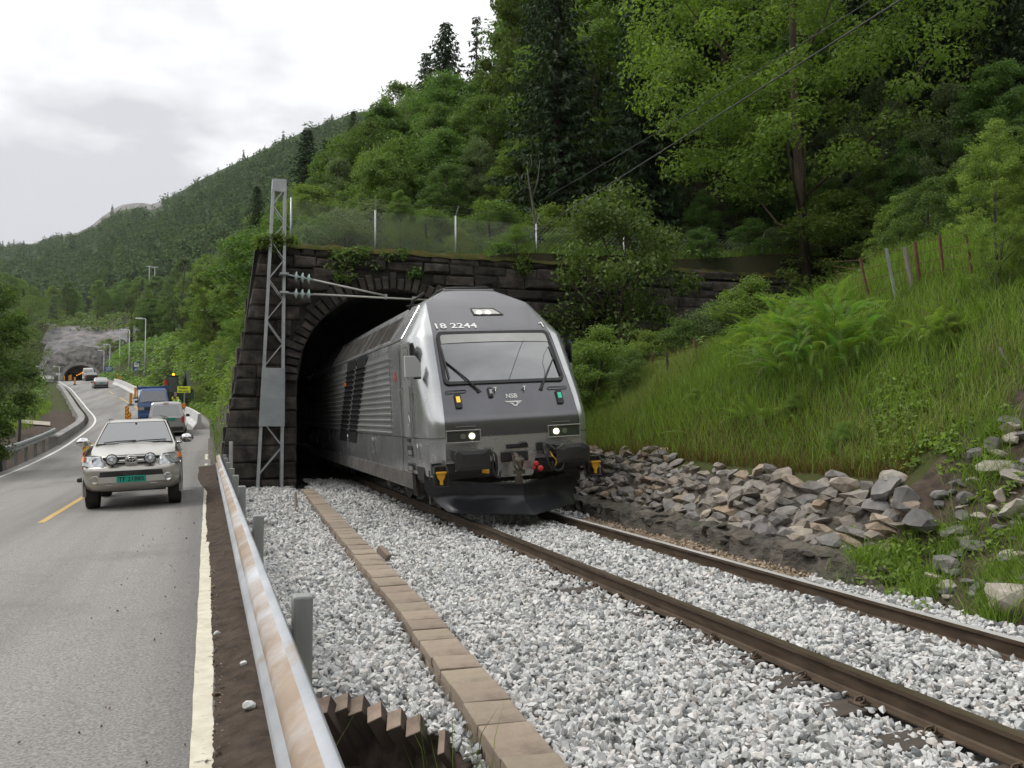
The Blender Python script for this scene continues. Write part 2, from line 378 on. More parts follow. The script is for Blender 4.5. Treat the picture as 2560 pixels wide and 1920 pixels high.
def ground_z(x, y):
    x = np.asarray(x, float); y = np.asarray(y, float)
    q = x * cP + y * sP; X = q - XC; Y = -x * sP + y * cP
    e = (x - xr(y)) * cP; W_ = wl(y); z0 = zr(y); zroad = z0 + .042 * np.clip(e, -9, .3)
    # left of the road
    l = -(e + W_ + .35)
    zl = zroad - .12 + np.interp(l, [0, .4, 1.2, 2.2, 4, 9, 40, 140, 500], [0, -.05, -.25, .15, .35, .6, 2.5, 12, 60]) + ss(l / 3) * vn(x, y, 4, 3) * .8
    # right, in front of the portal
    zb = ZC + bed_z(X, Y) - .055
    zn = np.where(e < .36, zroad + np.interp(e, [.0, .1, .22, .36], [-.02, .0, .06, .03]), zb)
    zn = np.where((e >= .36) & (e < .55), (zroad + .03) + (zb - zroad - .03) * (e - .36) / .19, zn)
    zn = np.where(X > 1.3, np.maximum(right_slope(X, Y), zb - .05), zn)
    hl = np.interp(Y, HOLE_YS, HOLE_X); zn = zn - .85 * ss((hl - .02 - X) / .12) * ss((HOLE_Y - Y) / .15) * (e > .55)
    # right, behind the portal and along the road
    g = ss((Y - 26) / 16)
    es = e - np.interp(y, [22, 27, 34, 42, 52, 120], [.75, .6, .15, 0, 1.3, 2.0]) * ss(e / .3)
    zh = z0 + np.interp(es, [0, .12, .3, .6, 1.1, 1.8, 3.0, 5.1, 9], [-.02, .05, .5, 2.0, 3.6, 4.6, 5.6, 6.25, 6.6]) + .74 * np.maximum(0, e - 9) * g + .06 * np.maximum(0, e - 9)
    zh = np.minimum(zh, 120 + .1 * e) + ss((e - .1) / .4) * (vn(x, y, 1.2, 15) * .5 * (e < 4)) + ss((e - 3) / 4) * (vn(x, y, 6, 5) * 1.2 + vn(x, y, 30, 6) * 5 * g)
    zr_ = right_slope(np.minimum(X, 60), np.minimum(Y, YW))
    zh = np.where(X > 15, zr_ + (zh - zr_) * np.maximum(ss((Y - YW) / 9), 1 - ss((X - 15) / 4)), zh)
    zR = np.where(Y < YW + .05, zn, zh)
    z = np.where(e < -W_ - .35, zl, np.where(e < .02, zroad - .16, zR))
    # the hill the road tunnel enters
    th = 10.2 + np.interp(y, [222, 225, 232, 250, 330, 420], [-8, 3, 8.0, 17, 30, 38]) + vn(x, y, 14, 8) * 4
    edge = ss((np.abs(e + W_ / 2) - 6.0) / 6)
    th2 = 10.2 + np.interp(y, [196, 222, 232, 250, 330, 420], [-9, 3, 10, 18, 31, 38]) + vn(x, y, 14, 8) * 4
    z = np.maximum(z, np.where(y > 190, th * (1 - edge) + th2 * edge, -50))
    # the other side of the valley, behind the camera
    z = z + np.minimum(75, np.maximum(0, -y - 45) * .62)
    return z
def gz(x, y): return float(ground_z(np.array([x]), np.array([y]))[0])
def tz(X, Y):                          # ground under a point of the railway frame
    p = tw(X, Y); return Vector((p.x, p.y, gz(p.x, p.y)))
def _lines(dense, a, b):
    dense = np.asarray(dense); dense = dense[np.r_[True, np.diff(dense) > 1e-6]]; out = [dense[0]]; st = dense[1] - dense[0]
    while out[-1] > a: st *= 1.13; out.append(out[-1] - st)
    out = out[::-1] + list(dense[1:]); st = dense[-1] - dense[-2]
    while out[-1] < b: st *= 1.13; out.append(out[-1] + st)
    return np.array(out)
gX = _lines(np.concatenate([np.arange(-78, -13, 1.6), np.arange(-13, -5, .33), np.arange(-5, -3, .11), np.arange(-3, 1.4, .3), np.arange(1.4, 9, .15), np.arange(9, 16, .3)]), -900, 900)
gY = _lines(np.concatenate([np.arange(0, 3.6, .3), np.arange(3.6, 6.4, .11), np.arange(6.4, 24.3, .22), [24.45, YW, YW + .1, YW + .3], np.arange(25.2, 60, .5), np.arange(60, 232, 2.6), np.arange(232, 275, 1.5)]), -330, 1150)
XX, YY = np.meshgrid(gX, gY); wx = (XX + XC) * cP - YY * sP; wy = (XX + XC) * sP + YY * cP
wz = ground_z(wx, wy); nY, nX = wz.shape
idx = np.arange(nY * nX).reshape(nY, nX)
Q = np.stack([idx[:-1, :-1], idx[:-1, 1:], idx[1:, 1:], idx[1:, :-1]], -1).reshape(-1, 4)
cx = (XX[:-1, :-1] + XX[1:, 1:]).ravel() / 2; cy = (YY[:-1, :-1] + YY[1:, 1:]).ravel() / 2
wcx = (cx + XC) * cP - cy * sP; wcy = (cx + XC) * sP + cy * cP
ce = (wcx - xr(wcy)) * cP
hole = ((np.abs(cx) < 2.95) & (cy > YW - .02) & (cy < YW + 1.0)) | ((np.abs(ce + wl(wcy) / 2) < 4.9) & (wcy > 220.0) & (wcy < 275) & (wz[:-1, :-1].ravel() < 17))
Q = Q[~hole]; cx, cy, ce, wcx, wcy = cx[~hole], cy[~hole], ce[~hole], wcx[~hole], wcy[~hole]
M_soil = pm('grassy_soil', (.040, .065, .014), (.065, .060, .022), scale=1.3, rough=.95, bump=.03, bscale=9, spec=.2)
M_under = pm('forest_floor', (.022, .030, .010), (.045, .036, .020), scale=.5, rough=.95, bump=.05, bscale=5, spec=.2)
M_balb = pm('ballast_fines', (.16, .16, .155), (.30, .30, .29), scale=26, rough=.95, bump=.012, bscale=60, spec=.2)
M_dirt = pm('brown_dirt', (.045, .034, .027), (.095, .072, .055), scale=7, rough=.95, bump=.02, bscale=30, spec=.2)
M_rock = pm('dark_wet_rock', (.036, .031, .025), (.135, .115, .09), scale=3.2, rough=.75, bump=.09, bscale=6, stretch=(1, 1, 2.2), wear=((.05, .07, .02), 2.0, .58, .72))
M_cliff = pm('cliff_rock', (.09, .088, .092), (.23, .22, .22), scale=.5, rough=.85, bump=.3, bscale=1.4, wear=((.16, .10, .05), .35, .56, .68))
gm = np.zeros(len(Q), dtype=np.int32)
near = cy < YW + .05
gm[near & (ce > .5) & (cx < 1.5)] = 1
gm[near & (ce > -.02) & (ce <= .5)] = 2
gm[near & (ce > .55) & (cx < np.interp(cy, HOLE_YS, HOLE_X) + .06) & (cy < HOLE_Y + .1)] = 2
gm[near & (cx > 1.42) & (cx < 2.42)] = 3
gm[near & (cx >= 1.42) & (cx < 9) & (cy < 7.9)] = 2
gm[~near & (ce > .02) & (ce < 1.3) & (wcy < 70)] = 3
gm[(~near) & (ce > 5)] = 4
gm[(wcy > 215) & (wcy < 250) & (np.abs(ce + 4) < 30)] = 5
gm[(ce < -6.7) & (ce > -11.5) & (wcy < 75)] = 2
gm[(ce < -14)] = 4
me = np_mesh('ground', np.stack([wx, wy, wz], -1), Q); me.polygons.foreach_set('material_index', gm); set_smooth(me)
ground = mobj('ground', me, [M_soil, M_balb, M_dirt, M_rock, M_under, M_cliff]); tag(ground, kind='structure')

# ---------------------------------------------------------------- road
M_asph = pm('worn_asphalt', (.11, .104, .096), (.36, .345, .325), scale=58, detail=3, ramp=(.3, .75), rough=.72, bump=.004, bscale=150, wear=((.085, .078, .072), .33, .56, .86))
_t = M_asph.node_tree; _b = _t.nodes['Principled BSDF']; _src = _b.inputs['Base Color'].links[0].from_socket   # smoother, darker wheel tracks along the lanes
_tc = _t.nodes.new('ShaderNodeTexCoord'); _mp = _t.nodes.new('ShaderNodeMapping'); _mp.inputs['Rotation'].default_value = (0, 0, -PSI); _m2 = _t.nodes.new('ShaderNodeMapping'); _m2.inputs['Scale'].default_value = (.95, .03, 1); _nz = _t.nodes.new('ShaderNodeTexNoise'); _nz.inputs['Scale'].default_value = 1.0; _nz.inputs['Detail'].default_value = 4
_t.links.new(_tc.outputs['Object'], _mp.inputs['Vector']); _t.links.new(_mp.outputs[0], _m2.inputs['Vector']); _t.links.new(_m2.outputs[0], _nz.inputs['Vector']); _mr = _t.nodes.new('ShaderNodeMapRange'); _t.links.new(_nz.outputs['Fac'], _mr.inputs['Value']); _mr.inputs['From Min'].default_value = .38; _mr.inputs['From Max'].default_value = .62; _mr.inputs['To Min'].default_value = .68; _mr.inputs['To Max'].default_value = 1.08
_mx = _t.nodes.new('ShaderNodeMix'); _mx.data_type = 'RGBA'; _mx.blend_type = 'MULTIPLY'; _mx.inputs[0].default_value = 1; _t.links.new(_src, _mx.inputs[6]); _t.links.new(_mr.outputs[0], _mx.inputs[7]); _t.links.new(_mx.outputs[2], _b.inputs['Base Color'])
ry = np.concatenate([np.arange(-30, 20, .5), np.arange(20, 266, 1.5)]); rows = []
for y in ry:
    w = float(wl(y)); rows.append([road_pt(y, e) for e in (-w - .42, -w - .3, -w, -w * .75, -w * .5, -w * .25, 0, .06, .13)])
mb = MB(); mb.grid(rows); road = mb.build('road', M_asph, smooth=True); tag(road, kind='structure')
M_line = pm('worn_white_paint', (.54, .50, .39), (.68, .64, .52), scale=9, rough=.7, wear=((.13, .12, .11), 16, .60, .72))
M_lineL = pm('white_paint', (.62, .61, .57), (.72, .71, .67), scale=5, rough=.7, wear=((.2, .19, .18), 6, .62, .75))
M_yel = pm('yellow_paint', (.46, .30, .085), (.55, .37, .12), scale=6, rough=.7, wear=((.2, .17, .1), 14, .60, .72))
def marking(name, y0, y1, e0, w, mat, jit=0.0, step=.5, skip=None):
    m = MB(); ys = np.arange(y0, y1 + 1e-6, step); rr = []
    for y in ys:
        e = e0(y) if callable(e0) else e0
        j0, j1 = (rnd.uniform(-jit, jit), rnd.uniform(-jit, jit)) if jit else (0, 0)
        rr.append([road_pt(y, e - w / 2 + j0 * .3, .004), road_pt(y, e + w / 2 + j1, .004)])
    m.grid(rr); return tag(m.build(name, mat), kind='structure')
marking('road_edge_line', 1.0, 26, .0, .115, M_line, jit=.012, step=.25)
for a, b in ((27, 29), (30.4, 31.2), (33, 35.5)): marking('road_edge_line', a, b, -.02, .1, M_line, jit=.02, step=.4)
marking('road_edge_line', 12, 218, lambda y: -float(wl(y)) + .02, .13, M_lineL, step=1.0)
for a, b in ((-6, -3), (15.4, 23.4)): marking('road_centre_line', a, b, -2.72, .12, M_yel, jit=.006, step=.5)
for a, b in ((68, 78), (84, 94), (102, 107)): marking('road_centre_line', a, b, lambda y: -float(wl(y)) * .47, .16, M_yel, step=1.0)
marking('road_edge_line', 62, 214, lambda y: -.05, .12, M_lineL, step=1.0)
# dirt washed over the shoulder, its edge ragged
m = MB(); rr = []
for y in np.arange(1.0, 30, .03):
    a = .052 + .014 * math.sin(y * 1.3) * math.sin(y * .37) + .03 * float(vn(y, .5, .35, 91)) + .012 * (rnd.random() - .5) - (.05 if y > 12 else 0) - (.25 * float(ss((y - 20) / 6)))
    a = max(a, -.5)
    rr.append([road_pt(y, a, .0075), road_pt(y, .15, .02 + rnd.random() * .012), road_pt(y, .26, .055 + rnd.random() * .02), road_pt(y, .40, .05), road_pt(y, .46, -.1)])
m.grid(rr); tag(m.build('shoulder_dirt', M_dirt, smooth=True), kind='structure')

# ---------------------------------------------------------------- far hills
M_hill = pm('wooded_hill', (.030, .050, .018), (.050, .075, .026), scale=.03, rough=.95, spec=.1, bump=1.5, bscale=.15)
M_hrock = pm('bare_hill_rock', (.10, .097, .095), (.19, .18, .175), scale=.03, rough=.9, bump=1.0, bscale=.12)
RIDGE = [(-420, 690, 1150), (-150, 640, 1150), (40, 612, 1150), (95, 607, 1150), (135, 588, 1130), (190, 583, 1080), (226, 566, 1040), (262, 536, 1000), (300, 513, 960), (345, 506, 930), (380, 512, 900),
         (430, 490, 860), (520, 440, 800), (640, 385, 740), (760, 328, 690), (880, 284, 650), (1000, 268, 620), (1250, 255, 600), (1600, 260, 580)]
ru = np.arange(-420, 1601, 14.0); rv = np.interp(ru, [r[0] for r in RIDGE], [r[1] for r in RIDGE]); rd = np.interp(ru, [r[0] for r in RIDGE], [r[2] for r in RIDGE])
HV = []
for u, v, d in zip(ru, rv, rd):
    top = atd(u, v, d); d0 = float(np.interp(u, [-420, 200, 640, 1600], [300, 300, 250, 200])); foot = atd(u, 1000, d0); foot.z = 6
    col = []
    for t in np.linspace(0, 1, 26):
        p = foot.lerp(top, t); p.z = foot.z + (top.z - foot.z) * (t ** .92)
        n = float(vn(p.x, p.y, 90, 21)) * 26 * math.sin(math.pi * min(t, .98)) * (1 - t * .6) + float(vn(p.x, p.y, 16, 22)) * 3.0 * (1 - .5 * t)
        col.append((p.x, p.y, p.z + n))
    for k in (1, 2):
        col.append((top.x * (1 + .12 * k), top.y * (1 + .12 * k), top.z - 25 * k))
    HV.append(col)
HV = np.array(HV); na, nb = HV.shape[:2]; hi = np.arange(na * nb).reshape(na, nb)
HQ = np.stack([hi[:-1, :-1], hi[1:, :-1], hi[1:, 1:], hi[:-1, 1:]], -1).reshape(-1, 4)
me = np_mesh('hill', HV, HQ); set_smooth(me)
mi = np.zeros((na - 1, nb - 1), np.int32)
for i in range(na - 1):
    if 215 < ru[i] < 400: mi[i, 22:26] = 1
    elif 60 < ru[i] <= 215: mi[i, 24:26] = 1
me.polygons.foreach_set('material_index', mi.ravel())
hill = mobj('hill', me, [M_hill, M_hrock]); tag(hill, kind='structure')
# ================================================================ railway portal wall
M_blk = pm('sooty_granite', (.020, .0175, .0155), (.080, .069, .058), scale=3.4, rough=.88, bump=.045, bscale=7, obrand=.45, wear=((.15, .135, .115), 1.7, .58, .80))
M_mort = pm('dark_joint', (.012, .011, .010), (.03, .027, .024), scale=4, rough=.95, bump=.02)
M_moss = pm('moss_and_turf', (.05, .07, .02), (.11, .085, .03), scale=6, rough=1, bump=.03, bscale=20, spec=.1)
portal = thing('portal_wall', 'sooty stone masonry wall pierced by the railway tunnel mouth behind the locomotive', 'wall', mw=TRK @ Matrix.Translation((0, YW, 0)))
RA, ZA = 2.62, 2.66                    # arch radius and springing height
WTOP = 6.36
def wall_left(z): return -4.62 + 1.0 * (max(z, 0) / WTOP) ** 1.1
def arch_z(X): return ZA + math.sqrt(max(0, RA * RA - X * X))
def block(a, b, z0, z1, y0=-.03, out=.05, back=.30, batter=False):
    """one rough hewn stone, frontal plane XZ, facing -Y"""
    j = lambda s: rnd.uniform(-s, s) * 2.0
    c = [(a + .012 + j(.012), z0 + .012 + j(.012)), (b - .012 + j(.012), z0 + .012 + j(.012)), (b - .012 + j(.012), z1 - .012 + j(.012)), (a + .012 + j(.012), z1 - .012 + j(.012))]
    if batter: c[0] = (wall_left(z0) + .01, c[0][1]); c[3] = (wall_left(z1) + .01, c[3][1])
    cxm, czm = (a + b) / 2, (z0 + z1) / 2
    V = [(x, back, z) for x, z in c] + [(x, y0 + j(.012), z) for x, z in c]
    k = .025
    for x, z in c:
        dx, dz = cxm - x, czm - z; V.append((x + math.copysign(min(k + rnd.random() * .05, abs(dx) * .6), dx), y0 - out * rnd.uniform(.35, 1.25), z + math.copysign(min(k + rnd.random() * .04, abs(dz) * .6), dz)))
    V.append((cxm + j(.1) * (b - a), y0 - out * rnd.uniform(.5, 1.7), czm + j(.1) * (z1 - z0)))
    F = []
    for i in range(4):
        n = (i + 1) % 4; F += [(i, n, 4 + n, 4 + i), (4 + i, 4 + n, 8 + n, 8 + i), (8 + i, 8 + n, 12)]
    return V, F
nblk = 0
def add_block(V, F, name='stone_block'):
    global nblk
    m = MB(); m.add(V, F); o = m.build(name, M_blk, portal); nblk += 1; return o
z = -.35; course = 0
while z < WTOP - .05:
    h = rnd.uniform(.34, .50) if z < 3.3 else rnd.uniform(.24, .46)
    z1 = min(z + h, WTOP)
    if WTOP - z1 < .18: z1 = WTOP
    zc = min(max(ZA, z), z1) if z1 > ZA else ZA
    ex = RA + .0 if z1 <= ZA else None
    if ex is None:
        zz_ = max(z, ZA); r = RA + .44; ex = math.sqrt(max(0, r * r - (zz_ - ZA) ** 2)) if zz_ - ZA < r else 0
    spans = [(wall_left((z + z1) / 2), -ex), (ex, 15.0)] if ex > 0 else [(wall_left((z + z1) / 2), 15.0)]
    for si, (A, B) in enumerate(spans):
        x = A
        while x < B - .02:
            wide = rnd.uniform(.35, 1.25) if x < 3.2 else rnd.uniform(.8, 1.9)
            if si == 0 and z1 < 3.4: wide = rnd.uniform(.5, 1.1)
            x1 = min(x + wide, B)
            if B - x1 < .3: x1 = B
            dz0, dz1 = rnd.uniform(-.05, .05), rnd.uniform(-.05, .05)
            add_block(*block(x, x1, z + (dz0 if x > -2.6 or z > 3.4 else 0), z1 + (dz1 if x > -2.6 or z > 3.4 else 0), y0=-.03 - rnd.random() * .04, out=.045, batter=(si == 0 or ex == 0) and x <= A + 1e-6))
            x = x1
    z = z1; course += 1
NV = 41                                # ring of arch stones
for i in range(NV):
    t0 = math.pi * i / NV; t1 = math.pi * (i + 1) / NV; g = .006
    P = []
    for r in (RA, RA + .43 + rnd.uniform(-.10, .12)):
        for t in (t0 + g, t1 - g): P.append((r * math.cos(t), ZA + r * math.sin(t)))
    P = [P[0], P[2], P[3], P[1]]
    yf = -.035 - rnd.random() * .06
    V = [(x, .32, zq) for x, zq in P] + [(x, yf + .02, zq) for x, zq in P]
    cm = Vector((sum(p[0] for p in P) / 4, sum(p[1] for p in P) / 4))
    V += [(x + (cm.x - x) * .22, yf - .03 - rnd.random() * .03, zq + (cm.y - zq) * .22) for x, zq in P]
    F = []
    for k in range(4):
        n = (k + 1) % 4; F += [(k, n, 4 + n, 4 + k), (4 + k, 4 + n, 8 + n, 8 + k)]
    F.append((8, 9, 10, 11)); add_block(V, F, 'arch_stone')
# solid core behind the stones, with the opening
mb = MB(); xs = sorted(set([-4.6, -4.2, -3.7, -3.2] + list(np.linspace(-RA, RA, 33)) + [4, 6, 9, 12, 15, 18]))
for x0, x1 in zip(xs[:-1], xs[1:]):
    inside = abs((x0 + x1) / 2) < RA
    zb0, zb1 = (arch_z(x0), arch_z(x1)) if inside else (-1.2, -1.2)
    l0, l1 = x0, x1
    top0 = WTOP - .05; mb.hexa([(l0, .0, zb0), (l1, .0, zb1), (l1, .62, zb1), (l0, .62, zb0), (l0 if x0 > -4.1 else max(l0, -3.75), .0, top0), (l1 if x1 > -3.75 else -3.7, .0, top0), (l1 if x1 > -3.75 else -3.7, .62, top0), (l0 if x0 > -4.1 else max(l0, -3.75), .62, top0)])
mb.build('wall_core', M_mort, portal)
# stones of the flank that faces the road
z = -.3
while z < WTOP - .1:
    z1 = min(z + rnd.uniform(.38, .55), WTOP)
    for y0, y1 in ((.30, .75), (.75, 1.25)):
        xl = wall_left((z + z1) / 2); m = MB(); m.box((xl + .25 - rnd.uniform(-.03, .08), (y0 + y1) / 2, (z + z1) / 2), (.5, y1 - y0 - .02, z1 - z - .025)); m.build('flank_stone', M_blk, portal, bevel=.03)
    z = z1
# bore
M_bore = pm('tunnel_rock', (.012, .011, .010), (.030, .028, .026), scale=2, rough=.9, bump=.06, bscale=4)
mb = MB(); rows = []
for Y in np.concatenate([[.3, .62], np.arange(1.4, 46, 1.5)]):
    ring = [(-RA, Y, -.6), (-RA, Y, 1.2)] + [(RA * math.cos(t), Y, ZA + RA * math.sin(t)) for t in np.linspace(math.pi, 0, 19)] + [(RA, Y, 1.2), (RA, Y, -.6)]
    k = .10 if Y > 1 else .0
    rows.append([(x * (1 + rnd.uniform(-.01, .03) * (k > 0)), y + 0, zq + (rnd.uniform(-.02, k) if k else 0)) for x, y, zq in ring])
mb.grid(rows); b = len(mb.v) - len(rows[-1]); mb.f.append(tuple(range(b, b + len(rows[-1])))); mb.mi.append(0)
mb.grid([[(-RA - .4, Y, -.26), (RA + .4, Y, -.26)] for Y in (-.35, 45)])
mb.build('tunnel_bore', M_bore, portal, smooth=False)
mb = MB(); rr = []
for x in np.arange(-3.75, 15, .22):
    t = rnd.uniform(.02, .13); rr.append([(x, -.10 - rnd.random() * .06, WTOP - .03 - rnd.random() * .06), (x, -.04, WTOP + t), (x, .35, WTOP + .10 + rnd.random() * .06), (x, .9, WTOP + .05)])
mb.grid(rr); mb.build('turf_edge', M_moss, portal, smooth=True)

# ================================================================ drystone retaining wall beside the track
M_dry = pm('field_stone', (.1, .1, .1), (.55, .53, .50), scale=4.5, rough=.85, bump=.025, bscale=12, island=-1, ramp=(.30, .62), isl_cols=[(.17, .15, .13), (.29, .255, .215), (.23, .215, .20), (.36, .315, .26), (.22, .21, .205), (.37, .285, .20), (.27, .25, .23), (.19, .18, .175), (.35, .33, .30), (.48, .39, .29)])
dry = thing('drystone_wall', 'low drystone retaining wall of grey and brown rubble between the track and the grass bank', 'wall', mw=TRK)
def clip_poly(P, n, d):
    out = []
    for i in range(len(P)):
        a, b = P[i], P[(i + 1) % len(P)]; da, db = n[0] * a[0] + n[1] * a[1] - d, n[0] * b[0] + n[1] * b[1] - d
        if da <= 0: out.append(a)
        if da * db < 0: t = da / (da - db); out.append((a[0] + (b[0] - a[0]) * t, a[1] + (b[1] - a[1]) * t))
    return out
DY0, DY1, DH = 7.7, 18.2, 1.12
def dtop(Y): return DH * float(np.interp(Y, [7.7, 8.3, 11, 12.6, 13.2, 14.2, 16.5, 18.2], [.72, .88, .93, .88, 1.02, 1.16, 1.02, 1.0])) + .05 * math.sin(Y * 5)
def dry_map(p):                        # (along Y, height up the slope, proud) -> railway frame
    lean = math.atan2(.93 - .14, .62); return (1.93 + p[1] * math.cos(lean) - p[2] * math.sin(lean) - .06, p[0], .12 + p[1] * math.sin(lean) + p[2] * math.cos(lean))
def rock_mesh(name, d, seed, flat=.0, npl=9, sub=2):
    r = random.Random(seed); bm = bmesh.new(); bmesh.ops.create_icosphere(bm, subdivisions=sub, radius=1)
    for _ in range(npl):               # hewn by random planes: flat facets and sharp edges
        n = Vector((r.gauss(0, 1), r.gauss(0, 1), r.gauss(0, 1) + flat * math.copysign(1, r.random() - .5))).normalized(); k = r.uniform(.42, .82)
        for v in bm.verts:
            t = v.co.dot(n) - k
            if t > 0: v.co -= n * t
    for v in bm.verts: v.co = Vector((v.co.x * d[0], v.co.y * d[1], v.co.z * d[2])) * .5 * r.uniform(.97, 1.03)
    me = bpy.data.meshes.new(name); bm.to_mesh(me); bm.free(); return me

lean_ = math.atan2(.93 - .14, .62)
wp = []
for i in range(26):                    # hewn stones of many proportions, shared among the wall
    r_ = random.Random(900 + i); w_, h_ = r_.choice((.20, .26, .32, .38, .46, .54)), r_.choice((.10, .12, .14, .16, .19)); me_ = rock_mesh('stone', (.30 + .1 * r_.random(), w_ * 1.16, h_ * 1.30), 900 + i, .25, 8, 1); me_.materials.append(M_dry); wp.append((w_, h_, me_))
placed = []; restm = MB(); v = .04
while v < 1.36:
    rowh = rnd.uniform(.105, .15); u = DY0 + rnd.uniform(-.2, .1)
    while u < DY1:
        fit = [p for p in wp if abs(p[1] - rowh) < .035] or wp; w_, h_, me_ = rnd.choice(fit); sc_ = rnd.uniform(.85, 1.12) * (1.08 if u < 11 else .92)
        vv = v + h_ / 2 + rnd.uniform(-.028, .028)
        if vv < dtop(u + w_ / 2) + .02: placed.append((u + w_ * sc_ / 2, vv, rnd.uniform(-.05, .05), me_, sc_))
        u += w_ * sc_ * rnd.uniform(.84, .96)
    v += rowh * .86
placed.sort(key=lambda p: p[0])
for n_, (u, vv, out_, me_, sc_) in enumerate(placed):
    o = mobj('stone', me_, parent=dry); o.location = dry_map((u, vv, out_ - .06)); o.scale = (sc_, sc_ * rnd.uniform(.92, 1.1), sc_ * rnd.uniform(.9, 1.15)); o.rotation_euler = (rnd.uniform(-.16, .16), -(math.pi / 2 - lean_) * .6 + rnd.uniform(-.15, .15), rnd.uniform(-.2, .2) + (math.pi if rnd.random() < .5 else 0))
    if n_ > 297:                        # the rest, farthest along the wall, joined
        M4 = Matrix.LocRotScale(o.location, o.rotation_euler, o.scale); restm.add([M4 @ x.co for x in me_.vertices], [tuple(p.vertices) for p in me_.polygons]); bpy.data.objects.remove(o)
tag(restm.build('far_stones', M_dry, dry), kind='stuff')

# ================================================================ boulders and slabs of the eroded bank
M_bold = pm('pale_boulder', (.30, .27, .22), (.46, .43, .37), scale=3, rough=.8, bump=.012, bscale=14, obrand=.22, wear=((.30, .19, .10), 2.2, .56, .70))
M_slate = pm('grey_slate', (.105, .10, .097), (.20, .19, .18), scale=3, rough=.75, bump=.012, bscale=12, obrand=.3, wear=((.19, .13, .08), 2.5, .60, .75))
def px_ground(u, v, lo=2.0, hi=400.0):  # where the sight line through a point of the photograph meets the ground
    r = ray(u, v); ts = np.concatenate([np.arange(lo, 60, .04), np.arange(60, hi, .5)]); P = np.array([0, 0, 1.6]) + np.outer(ts / r.y, r)
    g = ground_z(P[:, 0], P[:, 1]) - P[:, 2]; k = np.argmax(g > 0)
    return Vector(P[k]) if g[k] > 0 else Vector(P[-1])
BIG = [(2230, 1205, .52, .34, .20, 'b', 'pink-topped flat boulder capping the near end of the drystone wall'), (2305, 1320, .62, .40, .30, 's', 'large pale grey slab leaning at the near end of the drystone wall'),
       (2215, 1240, .46, .4, .36, 's', 'blocky grey boulder on the near end of the drystone wall with a square face'), (2270, 1260, .34, .3, .34, 's', 'dark upright boulder wedged under the pink-topped flat one'),
       (2520, 1520, .48, .46, .40, 'b', 'big round cream boulder beside the far rail at the edge of the frame'), (2500, 1175, .62, .35, .20, 'b', 'long cream slab on the eroded bank, upper of two'), (2545, 1205, .60, .36, .20, 'b', 'long whitish slab on the eroded bank, lower of two'),
       (2480, 1125, .40, .3, .22, 's', 'slate boulder with an orange top on the eroded bank'), (2440, 1155, .22, .2, .30, 's', 'brown pointed rock standing on the eroded bank'), (2415, 1255, .24, .2, .17, 's', 'tan angular rock in the middle of the eroded bank'),
       (2500, 1255, .20, .16, .26, 'b', 'pale upright block on the eroded bank beside a white slab'), (2540, 1285, .46, .36, .26, 'b', 'broad white slab low on the eroded bank at the edge of the frame'), (2360, 1425, .36, .26, .22, 's', 'grey angular boulder above the grass tuft near the rail'),
       (2390, 1345, .34, .3, .24, 's', 'dull grey block below the slab on the wet rock'), (2515, 1080, .36, .26, .18, 'b', 'small heap-topping pale stone high on the eroded bank'), (2520, 1058, .50, .34, .14, 's', 'flat grey flagstone high on the eroded bank'),
       (2100, 1375, .55, .45, .28, 's', 'dark broad boulder at the foot of the drystone wall'), (1950, 1312, .34, .3, .24, 's', 'tan wedge boulder fallen at the foot of the drystone wall'), (2055, 1530, .5, .4, .2, 's', 'layered dark ledge rock beside the far rail')]
for i, (u, v, a, b, c_, k, lab) in enumerate(BIG):
    p = px_ground(u, v); o = mobj('boulder', rock_mesh('boulder', (a, b, c_), 100 + i, .6 if c_ < .25 else 0), M_bold if k == 'b' else M_slate, loc=(p.x, p.y, p.z + c_ * .22)); o.rotation_euler = (rnd.uniform(-.3, .3), rnd.uniform(-.3, .3), PSI + rnd.uniform(-.6, .6)); tag(o, lab, 'boulder', 'boulders on the bank beside the track')
protos = [rock_mesh('rock', (.2, .16, .09 + .02 * (i % 3)), 300 + i, .8) for i in range(6)]
for me_ in protos: me_.materials.append(M_slate if len(me_.vertices) % 2 else M_bold)
for i, me_ in enumerate(protos): me_.materials.clear(); me_.materials.append(M_slate if i % 3 else M_bold)
n = 0
while n < 70:
    u, v = rnd.uniform(2330, 2600), rnd.uniform(1010, 1500)
    if v < 1250 - (u - 2330) * .9: continue
    p = px_ground(u, v); s = rnd.uniform(.35, 1.5)
    o = mobj('rock', protos[n % 6], loc=(p.x, p.y, p.z + .02 * s)); o.scale = (s,) * 3; o.rotation_euler = (rnd.uniform(-.4, .4), rnd.uniform(-.4, .4), rnd.uniform(0, 6.3))
    tag(o, 'small broken rock scattered on the eroded dirt bank at the right edge', 'rock', 'small rocks on the eroded bank'); n += 1
lp_ = [rock_mesh('ledge_stone', (.46, .30, .17), 500 + i, .9) for i in range(5)]
for me_ in lp_: me_.materials.append(M_rock)
for i in range(64):
    Y_ = 7.4 + 12 * (i + rnd.random()) / 64; o = mobj('ledge_stone', lp_[i % 5]); p = tw(rnd.choice((1.58, 1.66, 1.80, 1.92)) + rnd.uniform(-.05, .05), Y_, rnd.uniform(-.02, .20)); o.location = p; s_ = rnd.uniform(.5, 1.2); o.scale = (s_, s_, s_ * rnd.uniform(.7, 1.2)); o.rotation_euler = (rnd.uniform(-.25, .25), rnd.uniform(-.3, .3), PSI + 1.57 + rnd.uniform(-.5, .5)); tag(o, 'dark wet stone sticking out of the rock ledge under the drystone wall', 'rock', 'dark stones of the ledge')
